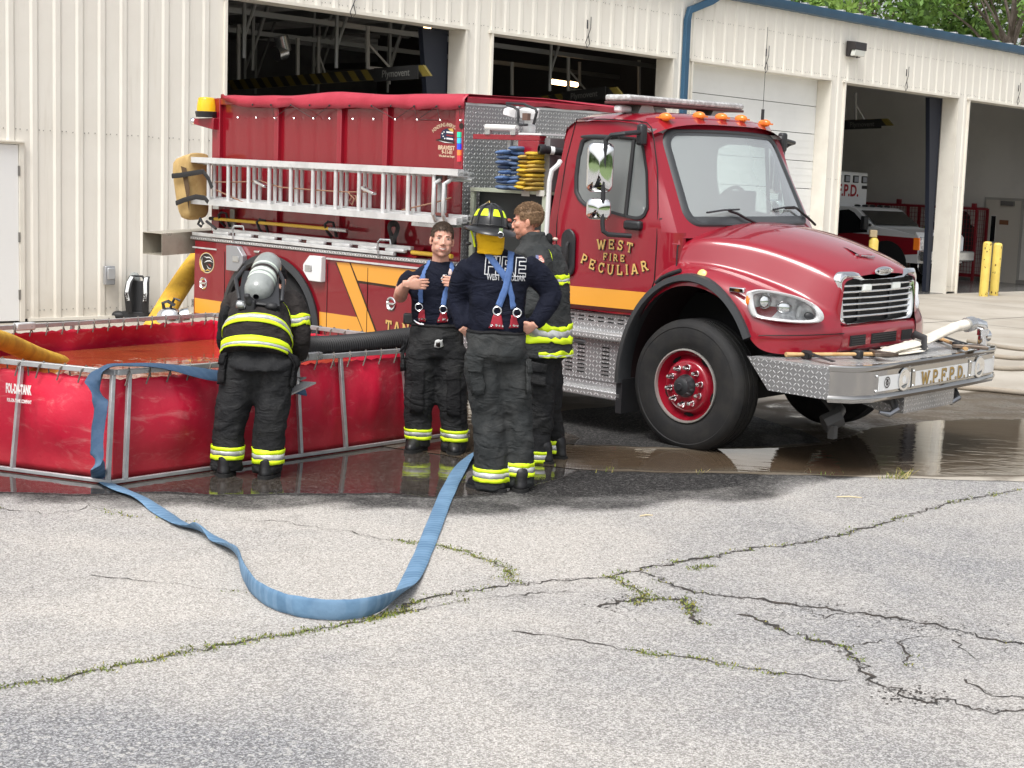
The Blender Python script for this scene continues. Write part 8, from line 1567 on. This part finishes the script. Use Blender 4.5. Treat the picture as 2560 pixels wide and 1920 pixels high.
mb = MB(); mb.ball(P(0, -.012, .045), (.083, .104, .09), 18, 12, M=M); mb.build('hood', t_black, pn_)
mb = MB(); c = Np(752, 888, .43); dd = V((-.8, .25, -.35)).normalized(); 
for k in range(4): mb.lathe([(.050, -.006), (.054, 0), (.050, .006)], c-dd*(.02*k-.03), dd, 16)
mb.build('glove_cuff', pm('cuff_grey', (.22, .22, .21), .7), pn_)
# breathing apparatus on his back
ap = world(empty('breathing_apparatus', (0, 0, 0), 'breathing apparatus with a grey bottle on the back of the bending firefighter', 'breathing apparatus'))
b0_, b1_ = Np(640, 742, .10), Np(674, 652, .56); scba_bottle(ap, b0_, b1_+(b1_-b0_)*.02, .096)
mb = MB(); q = sp(.42)-nb*.20; mb.prism([q+X_*-.13+dn*-.05, q+X_*.15+dn*-.05, q+X_*.13+dn*.36, q+X_*-.11+dn*.36], nb*.05); mb.tube([q+X_*.16, q+X_*.17+dn*.2-nb*.03, q+X_*.12+dn*.42, q+X_*.07+dn*.5], .014, 8); mb.tube([q-X_*.12, q-X_*.15+dn*.2-nb*.03, q-X_*.10+dn*.4], .014, 8); mb.build('back_frame', blk2, ap, bevel=.012)
c = Np(628, 765, .04); mb = MB(); mb.lathe([(.022, -.02), (.03, .0), (.03, .05), (.022, .06), (.022, .09), (0, .095)], c, (-.3, -.5, .9), 14); mb.box(c.x-.028, c.x+.028, c.y-.035, c.y+.03, c.z-.07, c.z+.04); mb.ball(c+V((.0, 0, -.075)), (.045, .04, .03), 12, 8); mb.ball(c+V((.13, .03, -.0)), (.045, .04, .03), 12, 8); mb.build('regulator', blk, ap, bevel=.008)
mb = MB(); mb.lathe([(.024, 0), (.03, .008), (.03, .045), (.022, .055)], c+V((-.04, -.01, .0)), (-1, 0, .15), 14); mb.ball(c+V((.085, -.02, -.06)), (.022, .022, .022), 12, 8); mb.build('valve', pm('valve_metal', (.45, .46, .46), .3, .8), ap)
mb = MB(); mb.grid([[sp(t)+X_*x-nb*.3 for x in (-.2, -.1, 0, .1, .19)] for t in (.36, .42, .48)]); mb.build('waist_strap', blk, ap, mods=[M_wrap(cn_, .016, .012)])
for s_ in (-1, 1): ribbon(ap, 'shoulder_strap', blk, [sp(.45)+X_*(s_*.16)-nb*.3, sp(.65)+X_*(s_*.15)-nb*.3, sp(.85)+X_*(s_*.12)-nb*.3, sp(1.02)+X_*(s_*.11)-nb*.25], .06, cn_, .018, .012, nrm=nb)
mb = MB(); mb.tube([c+V((.16, .02, -.03)), c+V((.2, .03, -.10)), c+V((.24, .06, -.2)), c+V((.2, .12, -.3))], .010, 8); mb.build('air_line', pm('line_green', (.01, .06, .04), .4), ap)
mb = MB(); q = sp(.5)-X_*.225; mb.ball(q, (.05, .1, .1), 12, 8); mb.ball(q+V((-.02, 0, -.12)), (.04, .07, .09), 12, 8); mb.build('side_pouch', t_black, ap)
